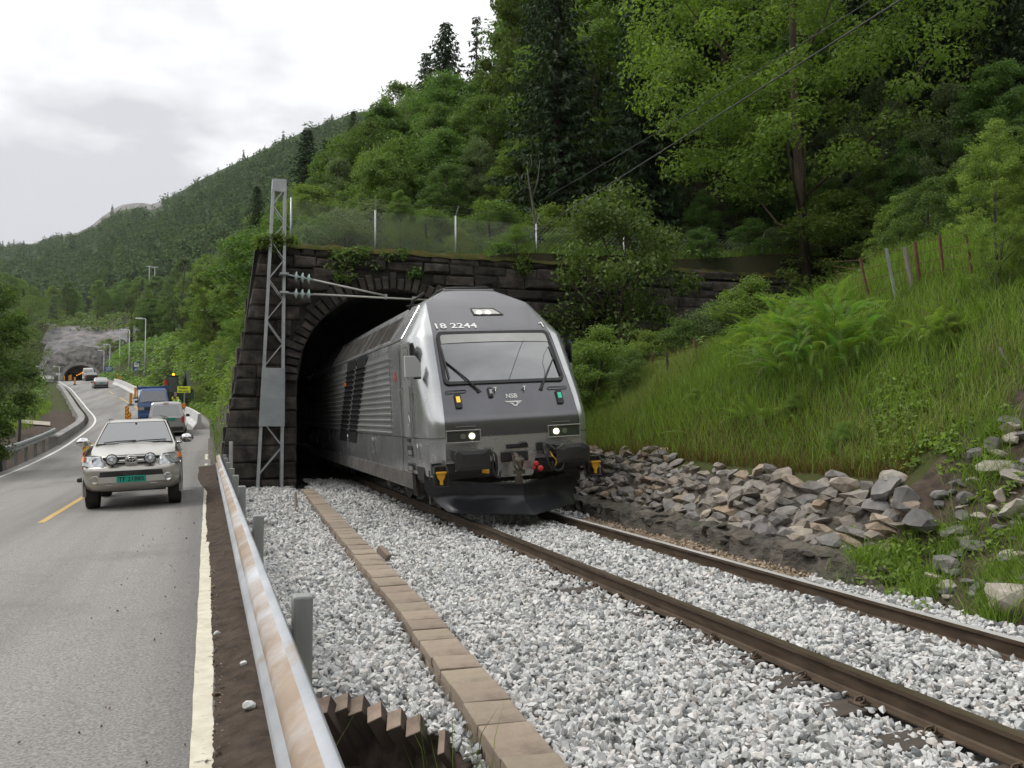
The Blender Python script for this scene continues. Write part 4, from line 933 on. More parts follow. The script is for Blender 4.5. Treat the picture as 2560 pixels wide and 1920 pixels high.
# roof light
m = MB(); T4 = slope_m(0.04, 3.625, .004); Q = [(-.245, .105), (.20, .105), (.335, -.125), (-.235, -.125)]; q2 = [(x * .9, y * .82) for x, y in Q]
P = [T4 @ Vector((x, y, 0)) for x, y in Q] + [T4 @ Vector((x, y, .012)) for x, y in Q] + [T4 @ Vector((x, y, .012)) for x, y in q2] + [T4 @ Vector((x, y, .004)) for x, y in q2]
m.add(P, [(k * 4 + i, k * 4 + (i + 1) % 4, (k + 1) * 4 + (i + 1) % 4, (k + 1) * 4 + i) for k in range(3) for i in range(4)]); tl = m.build('roof_light', M_blackp, loco, off=OFF)
m = MB(); m.add([T4 @ Vector((x, y, .006)) for x, y in q2], [(0, 1, 2, 3)]); m.build('roof_light_glass', pm('lamp_window', (.40, .40, .36), (.6, .6, .56), scale=12, rough=.15), tl, off=OFF)
for x in (-.115, .055):
    m = MB(); m.cyl(T4 @ Vector((x, -.045, .010)), T4.to_3x3() @ Vector((0, 0, 1)), .046, .014, 18); m.build('lit_lamp', M_litw, tl, off=OFF)
# wipers
def wiper(piv, tip, elbow, name):
    m = MB(); a = Vector(piv); b = Vector(tip); up = Vector((0, -.8, .6))
    m.tube([a + up * .03, a.lerp(b, .35) + up * .07, b + up * .055], [.020, .013, .009], 6); m.tube([a + up * .03 + Vector((.05 * elbow, 0, -.02)), a.lerp(b, .35) + up * .06 + Vector((.035 * elbow, 0, -.02)), b + up * .05 + Vector((.02 * elbow, 0, -.03))], .007, 5)
    m.cyl(a + up * .01, up, .034, .05, 12)
    w = m.build(name, M_blackp, loco, off=OFF); return w
w1 = wiper((-.52, 14.16, 2.14), (-1.01, 14.50, 2.67), 1, 'wiper'); w2_ = wiper((.61, 14.16, 2.13), (1.03, 14.53, 2.72), -1, 'wiper')
for w, x, x2 in ((w1, -.985, -1.01), (w2_, 1.03, .99)):
    m = MB(); m.tube([on_ws(x, 2.36, .05), on_ws(x2, 2.9, .05)], .014, 5); m.build('wiper_blade', M_blackp, w, off=OFF)
# marker lamps, brackets, nozzles, camera
for sg, mt in ((-1, emi('lit_amber_marker', (1, .55, .06), 1.1)), (1, emi('lit_green_marker', (.05, .55, .33), .8))):
    T4 = slope_m(sg * .905, 1.99, .012); m = MB(); m.prism([(-.055, -.13), (.055, -.13), (.055, .13), (-.055, .13)], T4.translation, T4.to_3x3() @ Vector((1, 0, 0)), T4.to_3x3() @ Vector((0, 1, 0)), T4.to_3x3() @ Vector((0, 0, 1)), .018)
    k = m.build('marker_lamp', M_blackp, loco, off=OFF, bevel=.004)
    m = MB(); m.prism([(-.032, -.03), (.032, -.03), (.032, .075), (-.032, .075)], T4 @ Vector((0, 0, .018)), T4.to_3x3() @ Vector((1, 0, 0)), T4.to_3x3() @ Vector((0, 1, 0)), T4.to_3x3() @ Vector((0, 0, 1)), .008); m.build('marker_glass', mt, k, off=OFF)
    a = [slope_m(sg * .91 + x, z, .006).translation for x, z in ((-.18, 2.125), (-.18, 2.155), (-.165, 2.17), (.165, 2.175), (.18, 2.155), (.16, 2.13))]; m = MB(); m.tube(a + [a[0]], .006, 4); m.build('step_bracket', M_blackp, loco, off=OFF)
T4 = slope_m(-.32, 2.12, .012); m = MB(); m.box((-.32, T4.translation.y - .01, 2.12), (.085, .05, .20), rot=Matrix.Rotation(R(-28), 3, 'X')); k = m.build('front_camera', M_blackp, loco, off=OFF, bevel=.02); m = MB(); m.box((-.32, T4.translation.y - .045, 2.13), (.045, .03, .09), rot=Matrix.Rotation(R(-28), 3, 'X')); m.build('camera_window', M_grey, k, off=OFF, bevel=.01)
for x in (-.23, .29):
    p = slope_m(x, 2.165, .02).translation; m = MB(); m.tube([p, p + Vector((.02, -.03, .03)), p + Vector((0, -.04, -.04))], .014, 6); m.cyl(p + Vector((0, -.02, .02)), (1, 0, 0), .016, .05, 8); m.build('washer_nozzle', pm('bright_metal', (.6, .6, .6), rough=.25, metal=.9), loco, off=OFF)
# mirrors
for sg in (-1, 1):
    xi, xo = (1.42, 1.69) if sg < 0 else (1.40, 1.63); ym = 14.42 if sg < 0 else 14.95; m = MB(); P = [(xi + .0, 2.43), (xo, 2.43), (xo, 2.79), (xi + .09, 2.79), (xi, 2.66)] if sg < 0 else [(xi + .0, 2.43), (xo - .06, 2.43), (xo - .10, 2.79), (xi + .02, 2.79)]
    P = [(sg * x, z) for x, z in P]; m.prism(P, (0, ym, 0), (1, 0, 0), (0, 0, 1), (0, 1, 0), .12); k = m.build('mirror', M_grey, loco, off=OFF, bevel=.012)
    m = MB(); m.box((sg * 1.435, ym + .10, 2.66), (.06, .05, .10)); m.box((sg * 1.47, ym + .08, 2.415), (.12, .06, .03)); m.build('mirror_arm', M_blackp, k, off=OFF)
# cab side: door, window, handrails, steps
for sg in (-1, 1):
    X = sg * 1.452
    def sq(pts, dx=.004): return [(X + sg * dx, y, z) for y, z in pts]
    m = MB(); win = [(14.72, 2.62), (14.98, 2.62), (14.98, 2.98), (14.93, 3.03), (14.80, 3.03), (14.74, 2.97)]
    m.add(sq(win, .004), [tuple(range(6))]); sw = m.build('side_window', M_sglass, loco, off=OFF)
    m = MB(); m.tube(sq(win, .004) + sq(win[:1], .004), .012, 5); m.build('window_seal', M_blackp, sw, off=OFF)
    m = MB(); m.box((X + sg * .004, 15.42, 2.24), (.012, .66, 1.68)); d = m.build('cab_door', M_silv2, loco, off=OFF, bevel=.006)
    m = MB(); m.tube(sq([(15.20, 2.40), (15.20, 2.96), (15.28, 3.0), (15.62, 3.0)], .012), .006, 4); m.tube(sq([(15.3, 2.42), (15.3, 2.86), (15.36, 2.9), (15.52, 2.9), (15.58, 2.86), (15.58, 2.42)], .012), .005, 4); m.build('door_seam', M_blackp, d, off=OFF)
    m = MB(); m.tube(sq([(15.28, 1.60), (15.25, 1.68), (15.28, 1.78), (15.34, 1.72), (15.33, 1.62), (15.28, 1.60)], .02), .014, 6); m.box((X + sg * .012, 15.30, 1.83), (.012, .09, .07)); m.build('door_handle', M_silv, d, off=OFF)
    m = MB(); m.box((X + sg * .012, 15.42, 1.35), (.012, .22, .06)); m.build('door_vent', M_blackp, d, off=OFF)
    for y in (15.80, 15.02):
        m = MB(); m.tube(sq([(y, 1.42), (y, 1.42), (y, 2.30), (y, 2.30)], .05), .016, 8); m.box((X + sg * .025, y, 1.44), (.06, .05, .04)); m.box((X + sg * .025, y, 2.28), (.06, .04, .04)); m.build('handrail', M_silv, loco, off=OFF)
    for z0, z1 in ((1.08, 1.25), (.80, .94)):
        m = MB(); m.box((X + sg * .003, 15.40, (z0 + z1) / 2), (.012, .36, z1 - z0)); k = m.build('step_recess', M_blackp, loco, off=OFF); m = MB(); m.box((X + sg * .016, 15.34, z0 + .055), (.018, .28, .07)); m.build('step_plate', M_silv2, k, off=OFF)
    for yy, zz_ in ((14.72, 1.14), (19.0, 1.16), (22.6, 1.16)):
        m = MB(); m.tube(sq([(yy, zz_ - .16), (yy - .03, zz_ - .1), (yy - .03, zz_ + .1), (yy, zz_ + .16), (yy + .10, zz_ + .14)], .02), .013, 6); m.build('grab_handle', M_silv, loco, off=OFF)
    m = MB(); m.box((X + sg * .002, 14.98, 2.10), (.006, .012, .18)); m.build('side_number', M_blackp, loco, off=OFF)
    m = MB(); m.tube([(sg * (xp(1.4) - 0), yf(1.4) - .003, 1.40)] + [(sg * x * 1.002, y, z) for x, y, z in side_row(1.4)[1:10]] + [(X + sg * .002, 32, 1.40)], .006, 4); m.build('body_seam', M_blackp, loco, off=OFF)
    m = MB(); m.tube([(X + sg * .003, 15.98, .76), (X + sg * .003, 15.98, 3.0)], .006, 4); m.build('cab_seam', M_blackp, loco, off=OFF)
    m = MB(); m.beam((sg * 1.43, 15.95, 3.185), (sg * 1.43, 32, 3.185), .035, .028); m.build('roof_gutter', M_silv2, loco, off=OFF)
    m = MB()                            # crease of the cab roof
    m.tube([(sg * 1.435, 15.78, 3.19), (sg * 1.0, 16.1, 3.83)], .010, 5); m.build('roof_seam', M_silv, loco, off=OFF)
    # ribbed side with two slanted dark bands
    zr_ = [1.40]; prof_ = [0]
    for i in range(13):
        zc = 1.455 + i * .120; zr_ += [zc - .024, zc - .012, zc + .010, zc + .022]; prof_ += [0, .030, .034, .0]
    zr_.append(2.98); prof_.append(0)
    def rib(z): return float(ip(z, zr_, prof_))
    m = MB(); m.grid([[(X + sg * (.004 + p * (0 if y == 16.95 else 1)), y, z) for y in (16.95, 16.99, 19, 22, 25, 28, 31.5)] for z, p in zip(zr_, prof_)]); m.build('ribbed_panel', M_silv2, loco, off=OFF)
    zb = [1.16, 1.30] + zr_[1:-1] + [3.0, 3.14]
    for y0, y1 in ((19.28, 20.60), (20.76, 22.10)):
        m = MB(); m.grid([[(X + sg * (.009 + rib(z)), y + (3.14 - z) * 1.066 * 1.0, z) for y in np.linspace(y0, y1, 3)] for z in zb]); m.build('dark_band', pm('matt_black_band', (.010, .010, .011), rough=.75, spec=.2), loco, off=OFF)
    # roof grilles on the slope
    sl = Vector((-.43, 0, .66)).normalized()
    for i, (y0, y1) in enumerate(((17.2, 18.35), (18.5, 19.7), (19.85, 20.5), (20.8, 22.9), (23.1, 24.2), (24.4, 25.6))):
        m = MB(); a = Vector((1.425, 0, 3.17)) + sl * .14; b_ = Vector((1.425, 0, 3.17)) + sl * .66; nn = Vector((.66, 0, .43)).normalized()
        P = []
        for h in (0.0, .012): P += [(sg * (a.x + nn.x * h), y0, a.z + nn.z * h), (sg * (a.x + nn.x * h), y1, a.z + nn.z * h), (sg * (b_.x + nn.x * h), y1, b_.z + nn.z * h), (sg * (b_.x + nn.x * h), y0, b_.z + nn.z * h)]
        m.hexa(P); g = m.build('roof_grille', pm('grille_bronze', (.095, .085, .075), (.16, .145, .13), scale=5, rough=.6, metal=.3), loco, off=OFF)
        m = MB()
        for yy in np.arange(y0 + .08, y1, .085): m.beam((sg * (a.x + nn.x * .016), yy, a.z + nn.z * .016), (sg * (b_.x + nn.x * .016), yy, b_.z + nn.z * .016), .02, .01)
        m.build('grille_bars', M_under, g, off=OFF)
m = MB()
for z0, z1, w in ((2.53, 2.61, .05), (2.46, 2.52, .09), (2.41, 2.455, .05)): m.box((-1.456, 16.40, (z0 + z1) / 2), (.006, w * 1.6, z1 - z0))
m.box((-1.456, 16.44, 2.57), (.006, .03, .03)); m.box((-1.456, 16.36, 2.49), (.006, .05, .02)); m.build('red_crest', M_redp, loco, off=OFF)
m = MB(); m.box((-1.490, 22.55, 2.60), (.02, .32, .09)); m.build('orange_plate', pm('orange_mark', (.45, .14, .02), rough=.6), loco, off=OFF)
mb = MB(); mb.tube([(-.46, 17.9, 3.95), (-.44, 17.65, 4.12), (-.36, 17.2, 4.24), (-.22, 17.0, 4.28), (.6, 16.9, 4.28), (.72, 16.95, 4.22)], .022, 8); mb.tube([(-.9, 17.4, 3.9), (-.84, 17.3, 4.08), (-.62, 17.2, 4.22)], .028, 8); mb.beam((-.8, 18.1, 4.06), (.2, 18.1, 4.16), .03); mb.beam((-.5, 17.9, 4.0), (-.2, 19.5, 4.14), .03); mb.build('roof_rail', M_bufm, loco, off=OFF, smooth=True)
# buffer beam, buffers, draw gear
m = MB(); m.box((-.92, 14.0, .90), (1.0, .10, .20)); m.box((.92, 14.0, .90), (1.0, .10, .20)); m.box((0, 14.06, .86), (2.7, .10, .26)); m.build('buffer_beam', M_blackp, loco, off=OFF)
for sg in (-1, 1):
    xm = sg * .868; out = [(xm - .292, .90), (xm + .292, .90), (xm + .298, 1.14), (xm + .17, 1.215), (xm - .17, 1.215), (xm - .298, 1.14)] if sg > 0 else [(xm - .292, .885), (xm + .272, .885), (xm + .292, .92), (xm + .292, 1.20), (xm - .25, 1.20), (xm - .292, 1.15)]
    m = MB(); n = len(out); c = (xm, 1.05); P = [(x, 13.50, z) for x, z in out] + [(x, 13.46, z) for x, z in out] + [(c[0] + (x - c[0]) * .6, 13.435, c[1] + (z - c[1]) * .6) for x, z in out] + [(c[0], 13.43, c[1])]
    m.add(P, [tuple(range(n))] + [(k * n + i, k * n + (i + 1) % n, (k + 1) * n + (i + 1) % n, (k + 1) * n + i) for k in range(2) for i in range(n)] + [(2 * n + i, 2 * n + (i + 1) % n, 3 * n) for i in range(n)])
    bf = m.build('buffer', M_bufm, loco, off=OFF, bevel=.006); m = MB(); m.lathe((xm, 13.5, 1.05), (0, 1, 0), [(0, .09), (.2, .09), (.2, .13), (.42, .13), (.42, .19), (.46, .19)], 16); m.box((xm, 13.75, 1.12), (.46, .45, .15)); m.build('buffer_housing', M_blackp, bf, off=OFF)
    # corner step with yellow socket
    m = MB(); xo = sg * 1.345; m.tube([(xo - .10, 13.72, .96), (xo + .10, 13.72, .96)], .02, 6); m.tube([(xo - .10, 13.72, .96), (xo - .12, 13.66, .85), (xo - .11, 13.68, .64), (xo + .11, 13.68, .64), (xo + .12, 13.66, .85), (xo + .10, 13.72, .96)], .018, 6)
    m.box((xo, 13.78, .80), (.22, .05, .30)); m.tube([(xo - .16, 13.8, .90), (xo - .17, 13.75, .76), (xo - .05, 13.72, .60)], .014, 6)
    st = m.build('corner_step', M_blackp, loco, off=OFF)
    m = MB(); m.prism([(-.075, .09), (.075, .09), (.055, .0), (.022, -.045), (.022, -.11), (-.022, -.11), (-.022, -.045), (-.055, .0)], (xo, 13.66, .78), (1, 0, 0), (0, 0, 1), (0, 1, 0), .05); m.box((xo, 13.665, .865), (.17, .07, .03)); m.build('yellow_socket', M_yelp, st, off=OFF, bevel=.004)
m = MB(); m.box((-.01, 13.915, 1.035), (.48, .03, .165)); m.box((.04, 13.912, 1.205), (.39, .03, .075)); m.build('coupling_slot', M_blackp, loco, off=OFF, bevel=.012)
m = MB(); m.tube([(.10, 13.88, 1.245), (.20, 13.86, 1.25)], .02, 6); m.box((.04, 13.89, 1.20), (.30, .05, .02)); m.build('slot_bar', M_bufm, loco, off=OFF)
m = MB(); m.tube([(-.02, 13.95, 1.06), (-.06, 13.70, 1.06), (-.08, 13.58, 1.01)], [.055, .05, .045], 8); m.tube([(-.08, 13.58, 1.01), (-.09, 13.50, .96), (-.06, 13.50, .87), (-.02, 13.55, .86)], [.045, .042, .036, .02], 8)
m.tube([(-.13, 13.66, 1.06), (-.14, 13.56, .88), (-.07, 13.55, .80), (0.0, 13.56, .90), (.0, 13.66, 1.05)], .02, 6); m.cyl((-.07, 13.55, .76), (0, 0, 1), .035, .18, 8); m.box((-.07, 13.55, .80), (.19, .06, .07)); m.box((-.07, 13.58, .66), (.12, .06, .12)); m.cyl((-.07, 13.53, .98), (1, 0, 0), .05, .15, 10); m.build('coupling_hook', M_brst, loco, off=OFF, smooth=False, bevel=.006)
def hose(pts, r, mt, name='air_hose'):
    P = [Vector(p) for p in pts]; out = []
    for i in range(len(P) - 1):
        a, b, c, d = P[max(i - 1, 0)], P[i], P[i + 1], P[min(i + 2, len(P) - 1)]
        for k in range(4):
            t = k / 4; out.append(.5 * (2 * b + (c - a) * t + (2 * a - 5 * b + 4 * c - d) * t * t + (-a + 3 * b - 3 * c + d) * t ** 3))
    out.append(P[-1]); m = MB(); m.tube(out, r, 7); return m.build(name, mt, loco, off=OFF, smooth=True)
hose([(-.44, 13.9, 1.10), (-.45, 13.74, 1.06), (-.47, 13.7, .9), (-.44, 13.66, .76), (-.38, 13.66, .72), (-.34, 13.7, .82)], .020, M_blackp)
hose([(-.50, 13.9, 1.12), (-.42, 13.72, 1.12), (-.40, 13.7, .94), (-.42, 13.68, .78)], .022, M_bufm)
hose([(.50, 13.9, 1.14), (.47, 13.72, 1.08), (.50, 13.66, .9), (.56, 13.64, .76)], .022, M_bufm)
hose([(.58, 13.9, 1.20), (.66, 13.7, 1.10), (.76, 13.62, .95), (.72, 13.6, .80), (.60, 13.62, .78), (.56, 13.66, .92)], .022, M_blackp)
hose([(.62, 13.88, 1.08), (.58, 13.7, 1.02), (.64, 13.66, .93), (.60, 13.66, .84)], .012, M_yelp)
m = MB(); m.box((-.47, 13.86, 1.14), (.05, .05, .10)); m.tube([(-.52, 13.85, 1.19), (-.46, 13.8, 1.14), (-.40, 13.85, 1.2)], .012, 5); m.box((.44, 13.88, 1.17), (.10, .04, .14)); m.tube([(.36, 13.84, 1.1), (.46, 13.8, 1.06), (.47, 13.84, 1.2)], .014, 5); m.tube([(.56, 13.82, 1.2), (.64, 13.78, 1.1), (.72, 13.82, 1.08)], .016, 5); m.build('hose_bracket', M_bufm, loco, off=OFF)
for p, s in (((.30, 13.74, .90), .045), ((.36, 13.70, .82), .05), ((.27, 13.76, .83), .03)):
    m = MB(); m.lathe(p, (-.3, -1, .1), [(-.05, s * .8), (0, s), (.03, s), (.05, s * .5)], 10); m.build('red_valve', M_redp, loco, off=OFF)
for p in ((-.62, 13.72, .84), (-.56, 13.72, .83)):
    m = MB(); m.box(p, (.06, .05, .07)); m.build('yellow_valve', M_yelp, loco, off=OFF, bevel=.01)
m = MB(); m.box((-1.06, 13.66, .89), (.11, .03, .018), rot=Matrix.Rotation(R(-14), 3, 'Y')); m.build('reflector', pm('amber_reflector', (.7, .33, .03), rough=.3), loco, off=OFF)
# snow plough
mb = MB(); rows = []
for t in np.linspace(0, 1, 8):
    zt = .60 + .13 * t ** 1.5; zb_ = .15 + .03 * t; xx = 1.42 * t; ynose = 13.50 + .98 * t; col = []
    xlow = min(xx, 1.42 * t * (1 - .13 * t))
    for k in np.linspace(0, 1, 9):
        z = zb_ + (zt - zb_) * k; bulge = -.20 * (abs(k - .62) ** 2.0 * (7 if k < .62 else 2.0)) + .10; w_ = (xlow + (xx - xlow) * min(1, k * 1.3)) if t < 1 else (xx * (.80 + .20 * min(1, k * 1.6)))
        col.append((w_, ynose + bulge * .9 * (1 - .25 * t), z))
    rows.append(col)
for sg in (-1, 1): mb.grid([[(sg * x, y, z) for x, y, z in r] for r in rows])
pl = mb.build('snow_plough', M_plow, loco, off=OFF, smooth=True); so = pl.modifiers.new('thickness', 'SOLIDIFY'); so.thickness = .02; pl.modifiers.new('split', 'EDGE_SPLIT').split_angle = R(40)
m = MB(); m.prism([(-.42, 13.98), (0, 13.53), (.42, 13.98)], (0, 0, .605), (1, 0, 0), (0, 1, 0), (0, 0, 1), .02); cp = m.build('plough_step', M_chk, loco, off=OFF)
m = MB(); k = 0
for i in range(7):
    for j in range(5):
        x, y = -.36 + i * .12 + (j % 2) * .06, 13.58 + j * .08
        if abs(x) < (y - 13.56) * .95: m.cyl((x, y, .63), (0, 0, 1), .017, .012, 6)
m.build('grip_studs', pm('worn_studs', (.5, .48, .42), rough=.5), cp, off=OFF)
m = MB(); m.box((-1.42, 14.75, .80), (.02, .5, .22)); m.box((1.42, 14.75, .80), (.02, .5, .22)); m.build('plough_bracket', M_blackp, loco, off=OFF)
# underframe, bogies, wheels
m = MB()
for sg in (-1, 1):
    m.hexa([(sg * 1.30, 15.2, .40), (sg * 1.42, 15.2, .40), (sg * 1.42, 31.5, .36), (sg * 1.30, 31.5, .36), (sg * 1.40, 14.9, .76), (sg * 1.44, 14.9, .76), (sg * 1.44, 31.5, .76), (sg * 1.40, 31.5, .76)]) if False else m.box((sg * 1.40, 23.5, .62), (.06, 16.2, .28))
m.box((0, 23, .68), (2.6, 17.5, .16)); m.build('underframe', M_under, loco, off=OFF)
for yb in (17.4, 27.5):
    m = MB()
    for sg in (-1, 1):
        m.hexa([(sg * 1.02, yb - 1.9, .42), (sg * 1.16, yb - 1.9, .42), (sg * 1.16, yb + 1.9, .42), (sg * 1.02, yb + 1.9, .42), (sg * 1.02, yb - 1.6, .64), (sg * 1.16, yb - 1.6, .64), (sg * 1.16, yb + 1.6, .64), (sg * 1.02, yb + 1.6, .64)])
        for dy in (-1.3, 1.3): m.box((sg * 1.15, yb + dy, .44), (.16, .34, .30)); m.cyl((sg * 1.13, yb + dy + .36, .56), (0, 0, 1), .09, .26, 10); m.cyl((sg * 1.13, yb + dy - .36, .56), (0, 0, 1), .09, .26, 10)
        m.box((sg * 1.12, yb - 2.05, .34), (.05, .12, .30)); m.box((sg * 1.0, yb - 2.3, .30), (.07, .10, .26))
    bg = m.build('bogie', M_under, loco, off=OFF)
    for dy in (-1.3, 1.3):
        for sg in (-1, 1):
            m = MB(); m.lathe((sg * .74, yb + dy, .52), (sg, 0, 0), [(-.07, .55), (-.04, .52), (.05, .52), (.06, .42), (.03, .20), (.10, .16), (.10, .0)], 28); m.build('wheel', M_bufm, bg, off=OFF)
# ================================================================ catenary mast
mast = thing('catenary_mast', 'tapered galvanised lattice mast with a grey plate standing in front of the portal wall', 'mast', loc=tw(-3.03, 24.17, -.10), rz=PSI)
MH = 8.16
def legx(sg, z): return (-.62 + .335 * z / MH) if sg < 0 else .012 * math.sin(z)
for sg in (-1, 1):
    for yy in (0, .26):
        m = MB(); m.beam((legx(sg, 0), yy, -.3), (legx(sg, MH), yy * .8, MH), .075, .055, up=(0, 1, 0)); m.build('leg', M_galv, mast, bevel=.004)
for yy in (-.02, .27):
    z = .25; s = -1
    while z < MH - .5:
        w = (legx(1, z) - legx(-1, z)); z2 = z + w * 1.05 + .12
        m = MB(); m.beam((legx(s, z), yy, z), (legx(-s, z2), yy, z2), .024, .008, up=(0, 1, 0)); m.build('lacing', M_galv, mast); z = z2; s = -s
m = MB(); m.hexa([(legx(-1, MH - .32) - .04, -.035, MH - .32), (.045, -.035, MH - .32), (.045, .25, MH - .32), (legx(-1, MH - .32) - .04, .25, MH - .32), (legx(-1, MH) - .035, -.035, MH + .02), (.045, -.035, MH + .02), (.045, .25, MH + .02), (legx(-1, MH) - .035, .25, MH + .02)]); m.build('cap_plate', M_galv, mast, bevel=.006)
m = MB(); m.hexa([(legx(-1, 1.6) - .055, -.075, 1.55), (.055, -.075, 1.55), (.055, -.045, 1.55), (legx(-1, 1.6) - .055, -.045, 1.55), (legx(-1, 3.1) - .05, -.075, 3.10), (.05, -.075, 3.10), (.05, -.045, 3.10), (legx(-1, 3.1) - .05, -.045, 3.10)])
m.build('guard_plate', pm('dull_zinc_plate', (.27, .29, .30), (.36, .38, .39), scale=2.5, rough=.6, metal=.35, wear=((.16, .165, .17), 2.0, .62, .72)), mast, bevel=.004)
M_ins = pm('pale_glass_insulator', (.48, .60, .58), rough=.12, spec=.7); M_tubeg = pm('pale_arm_tube', (.50, .48, .45), (.62, .60, .57), scale=4, rough=.4, metal=.4)
arm = thing('cantilever_arm', 'pair of pale tubes with glass insulators reaching from the mast over the locomotive roof', 'support arm', mw=TRK @ Matrix.Translation((-3.03, 24.17, 0)))
ARM = (((.06, 5.52), (.85, 5.40), (2.75, 5.07)), ((.06, 5.02), (.85, 5.01), (4.0, 5.0)))
for (x0, z0), (x1, z1), (x2, z2) in ARM:
    m = MB(); m.tube([(x0, 0, z0), (x1, 0, z1)], .022, 6); m.box((x0 - .06, .0, z0), (.22, .40, .05)); m.build('bracket', M_galv, arm)
    m = MB(); m.tube([(x1 - .08, 0, z1 + .012), (x2, 0, z2)], .030, 10); m.build('arm_tube', M_tubeg, arm, smooth=True)
    for k in range(3):
        t = .34 + .21 * k; p = Vector((x0 + (x1 - x0) * t, 0, z0 + (z1 - z0) * t)); m = MB(); m.lathe(p, (1, 0, 0), [(-.055, .03), (-.045, .07), (-.01, .135), (.01, .14), (.02, .06), (.055, .035)], 14); m.build('insulator', M_ins, arm, smooth=True)
m = MB(); m.box((2.75, 0, 5.04), (.08, .08, .14)); m.box((3.55, 0, 5.02), (.10, .08, .12)); m.build('clamp', M_galv, arm)
M_wire = pm('dark_wire', (.07, .07, .072), rough=.5, metal=.5)
def wire(name, pts, r, lab, parent=None):
    m = MB(); m.tube(pts, r, 5); o = m.build(name, M_wire, parent, smooth=True)
    if lab: tag(o, lab, 'wire', 'overhead wires')
    return o
a, b = atd(2110, -10, 10), atd(1345, 505, 25.2); d = a - b; wire('overhead_wire', [b + d * t - Vector((0, 0, .25 * math.sin(math.pi * min(1, t / 2.2)))) for t in np.linspace(0, 2.2, 16)], .0065, 'upper overhead wire slanting from the top of the picture to the chain-link fence')
a, b = atd(2257, -4, 7.2), atd(1225, 650, 22.5); d = a - b; wire('overhead_wire', [b + d * t for t in np.linspace(0, 2.5, 8)], .0085, 'lower overhead wire slanting over the track into the tunnel')
# ================================================================ chain-link fence on the wall
def wall_top_pt(u, Yq=25.0):
    lo, hi = -6, 20
    for _ in range(50):
        mid = (lo + hi) / 2
        if proj(tw(mid, Yq, 6.4))[0] < u: lo = mid
        else: hi = mid
    return lo
M_mesh = pm('dull_fence_wire', (.26, .27, .265), rough=.6, metal=.2)
PX = [wall_top_pt(u) for u in (727, 938, 1139, 1341, 1560, 1767, 1905)]
cl = thing('chain_link_fence', 'chain-link fence with barbed wire strands on top of the portal wall', 'fence', mw=TRK @ Matrix.Translation((PX[0], 25.0, 6.4)))
cl_h = [1.42, 1.24, 1.26, 1.20, 1.2, 1.2, 1.2]
for i, x in enumerate(PX):
    X = x - PX[0]; m = MB(); m.tube([(X, 0, -.3), (X, 0, cl_h[i])], .028, 8); po = m.build('fence_post', M_galv, cl, smooth=True)
    m = MB(); lx = .0 if i < 2 else .08; m.beam((X, 0, cl_h[i]), (X + lx, -.06, cl_h[i] + .30), .028); m.build('post_arm', M_gpost, po)
for i in range(len(PX) - 1):
    x0, x1 = PX[i] - PX[0], PX[i + 1] - PX[0]; h0, h1 = cl_h[i] - .04, cl_h[i + 1] - .04; m = MB(); st = .085 if i < 3 else .13
    for s in (1, -1):
        t = -2.0
        while t < (x1 - x0) + 2:
            xa, za, xb_, zb_ = t, .03, t + 1.4 * s, 1.43
            def cut(xa, za, xb_, zb_):
                pts = []
                for k in np.linspace(0, 1, 29):
                    x, z = xa + (xb_ - xa) * k, za + (zb_ - za) * k
                    if 0 <= x <= x1 - x0 and z <= h0 + (h1 - h0) * x / (x1 - x0): pts.append((x0 + x, .0, z))
                return pts
            p = cut(xa, za, xb_, zb_)
            if len(p) > 1: m.tube([p[0], p[-1]], .0030, 3, caps=False)
            t += st
    m.tube([(x0, 0, h0), (x1, 0, h1)], .004, 3); o = m.build('mesh_panel', M_galv, cl, fix=False) if False else mobj('mesh_panel', m.mesh('mesh_panel', fix=False), M_mesh, cl)
    for k in (.06, .16, .27):
        m = MB(); m.tube([(x0, -.03, cl_h[i] + k), ((x0 + x1) / 2, -.03, (cl_h[i] + cl_h[i + 1]) / 2 + k - .03), (x1, -.03, cl_h[i + 1] + k)], .004, 3); mobj('barbed_wire', m.mesh('barbed_wire', fix=False), M_galv, cl)
# ================================================================ pasture fence
FP = [((2215, 620), (2241, 752), 'z', .030), ((2262, 618), (2281, 725), 'w', .055), ((2287, 605), (2301, 715), 'r', .035), ((2349, 589), (2360, 702), 'r', .028), ((2413, 576), (2433, 702), 'r', .024), ((2150, 644), (2176, 757), 'r', .026), ((2066, 652), (2078, 692), 'w', .085), ((1814, 780), (1838, 851), 'w', .07),
      ((1785, 825), (1789, 872), 'r', .024), ((1761, 835), (1763, 888), 'r', .024), ((1736, 846), (1743, 901), 'r', .035), ((1701, 864), (1708, 909), 'z', .026), ((1667, 882), (1670, 943), 'd', .035), ((1630, 880), (1634, 945), 'r', .022), ((1580, 895), (1584, 950), 'r', .022), ((1492, 872), (1502, 951), 'z', .028)]
FM = {'z': M_galv, 'w': pm('weathered_wood', (.16, .14, .12), (.30, .27, .24), scale=6, rough=.9, bump=.004, stretch=(1, 1, .15)), 'r': pm('rusty_iron_post', (.10, .04, .025), (.17, .075, .05), scale=8, rough=.85), 'd': pm('dark_post', (.04, .035, .03), (.08, .07, .06), scale=8, rough=.9)}
FP.sort(key=lambda f: -f[0][0]); base0 = px_ground(*FP[0][1]); pf = thing('pasture_fence', 'old wire fence on leaning rusty and wooden posts climbing the grass bank', 'fence', loc=base0); tops = []
for t, b, k, w in FP:
    P = px_ground(*b); T = atd(t[0], t[1], P.y); T = P + (T - P) * 1.0; tops.append((P - base0, T - base0)); m = MB(); d = (T - P)
    if k == 'w': m.tube([P - base0 - d * .15, T - base0], [w * .8, w * .7], 7)
    else: m.beam(P - base0 - d * .15, T - base0, w * 1.3)
    m.build('post', FM[k], pf)
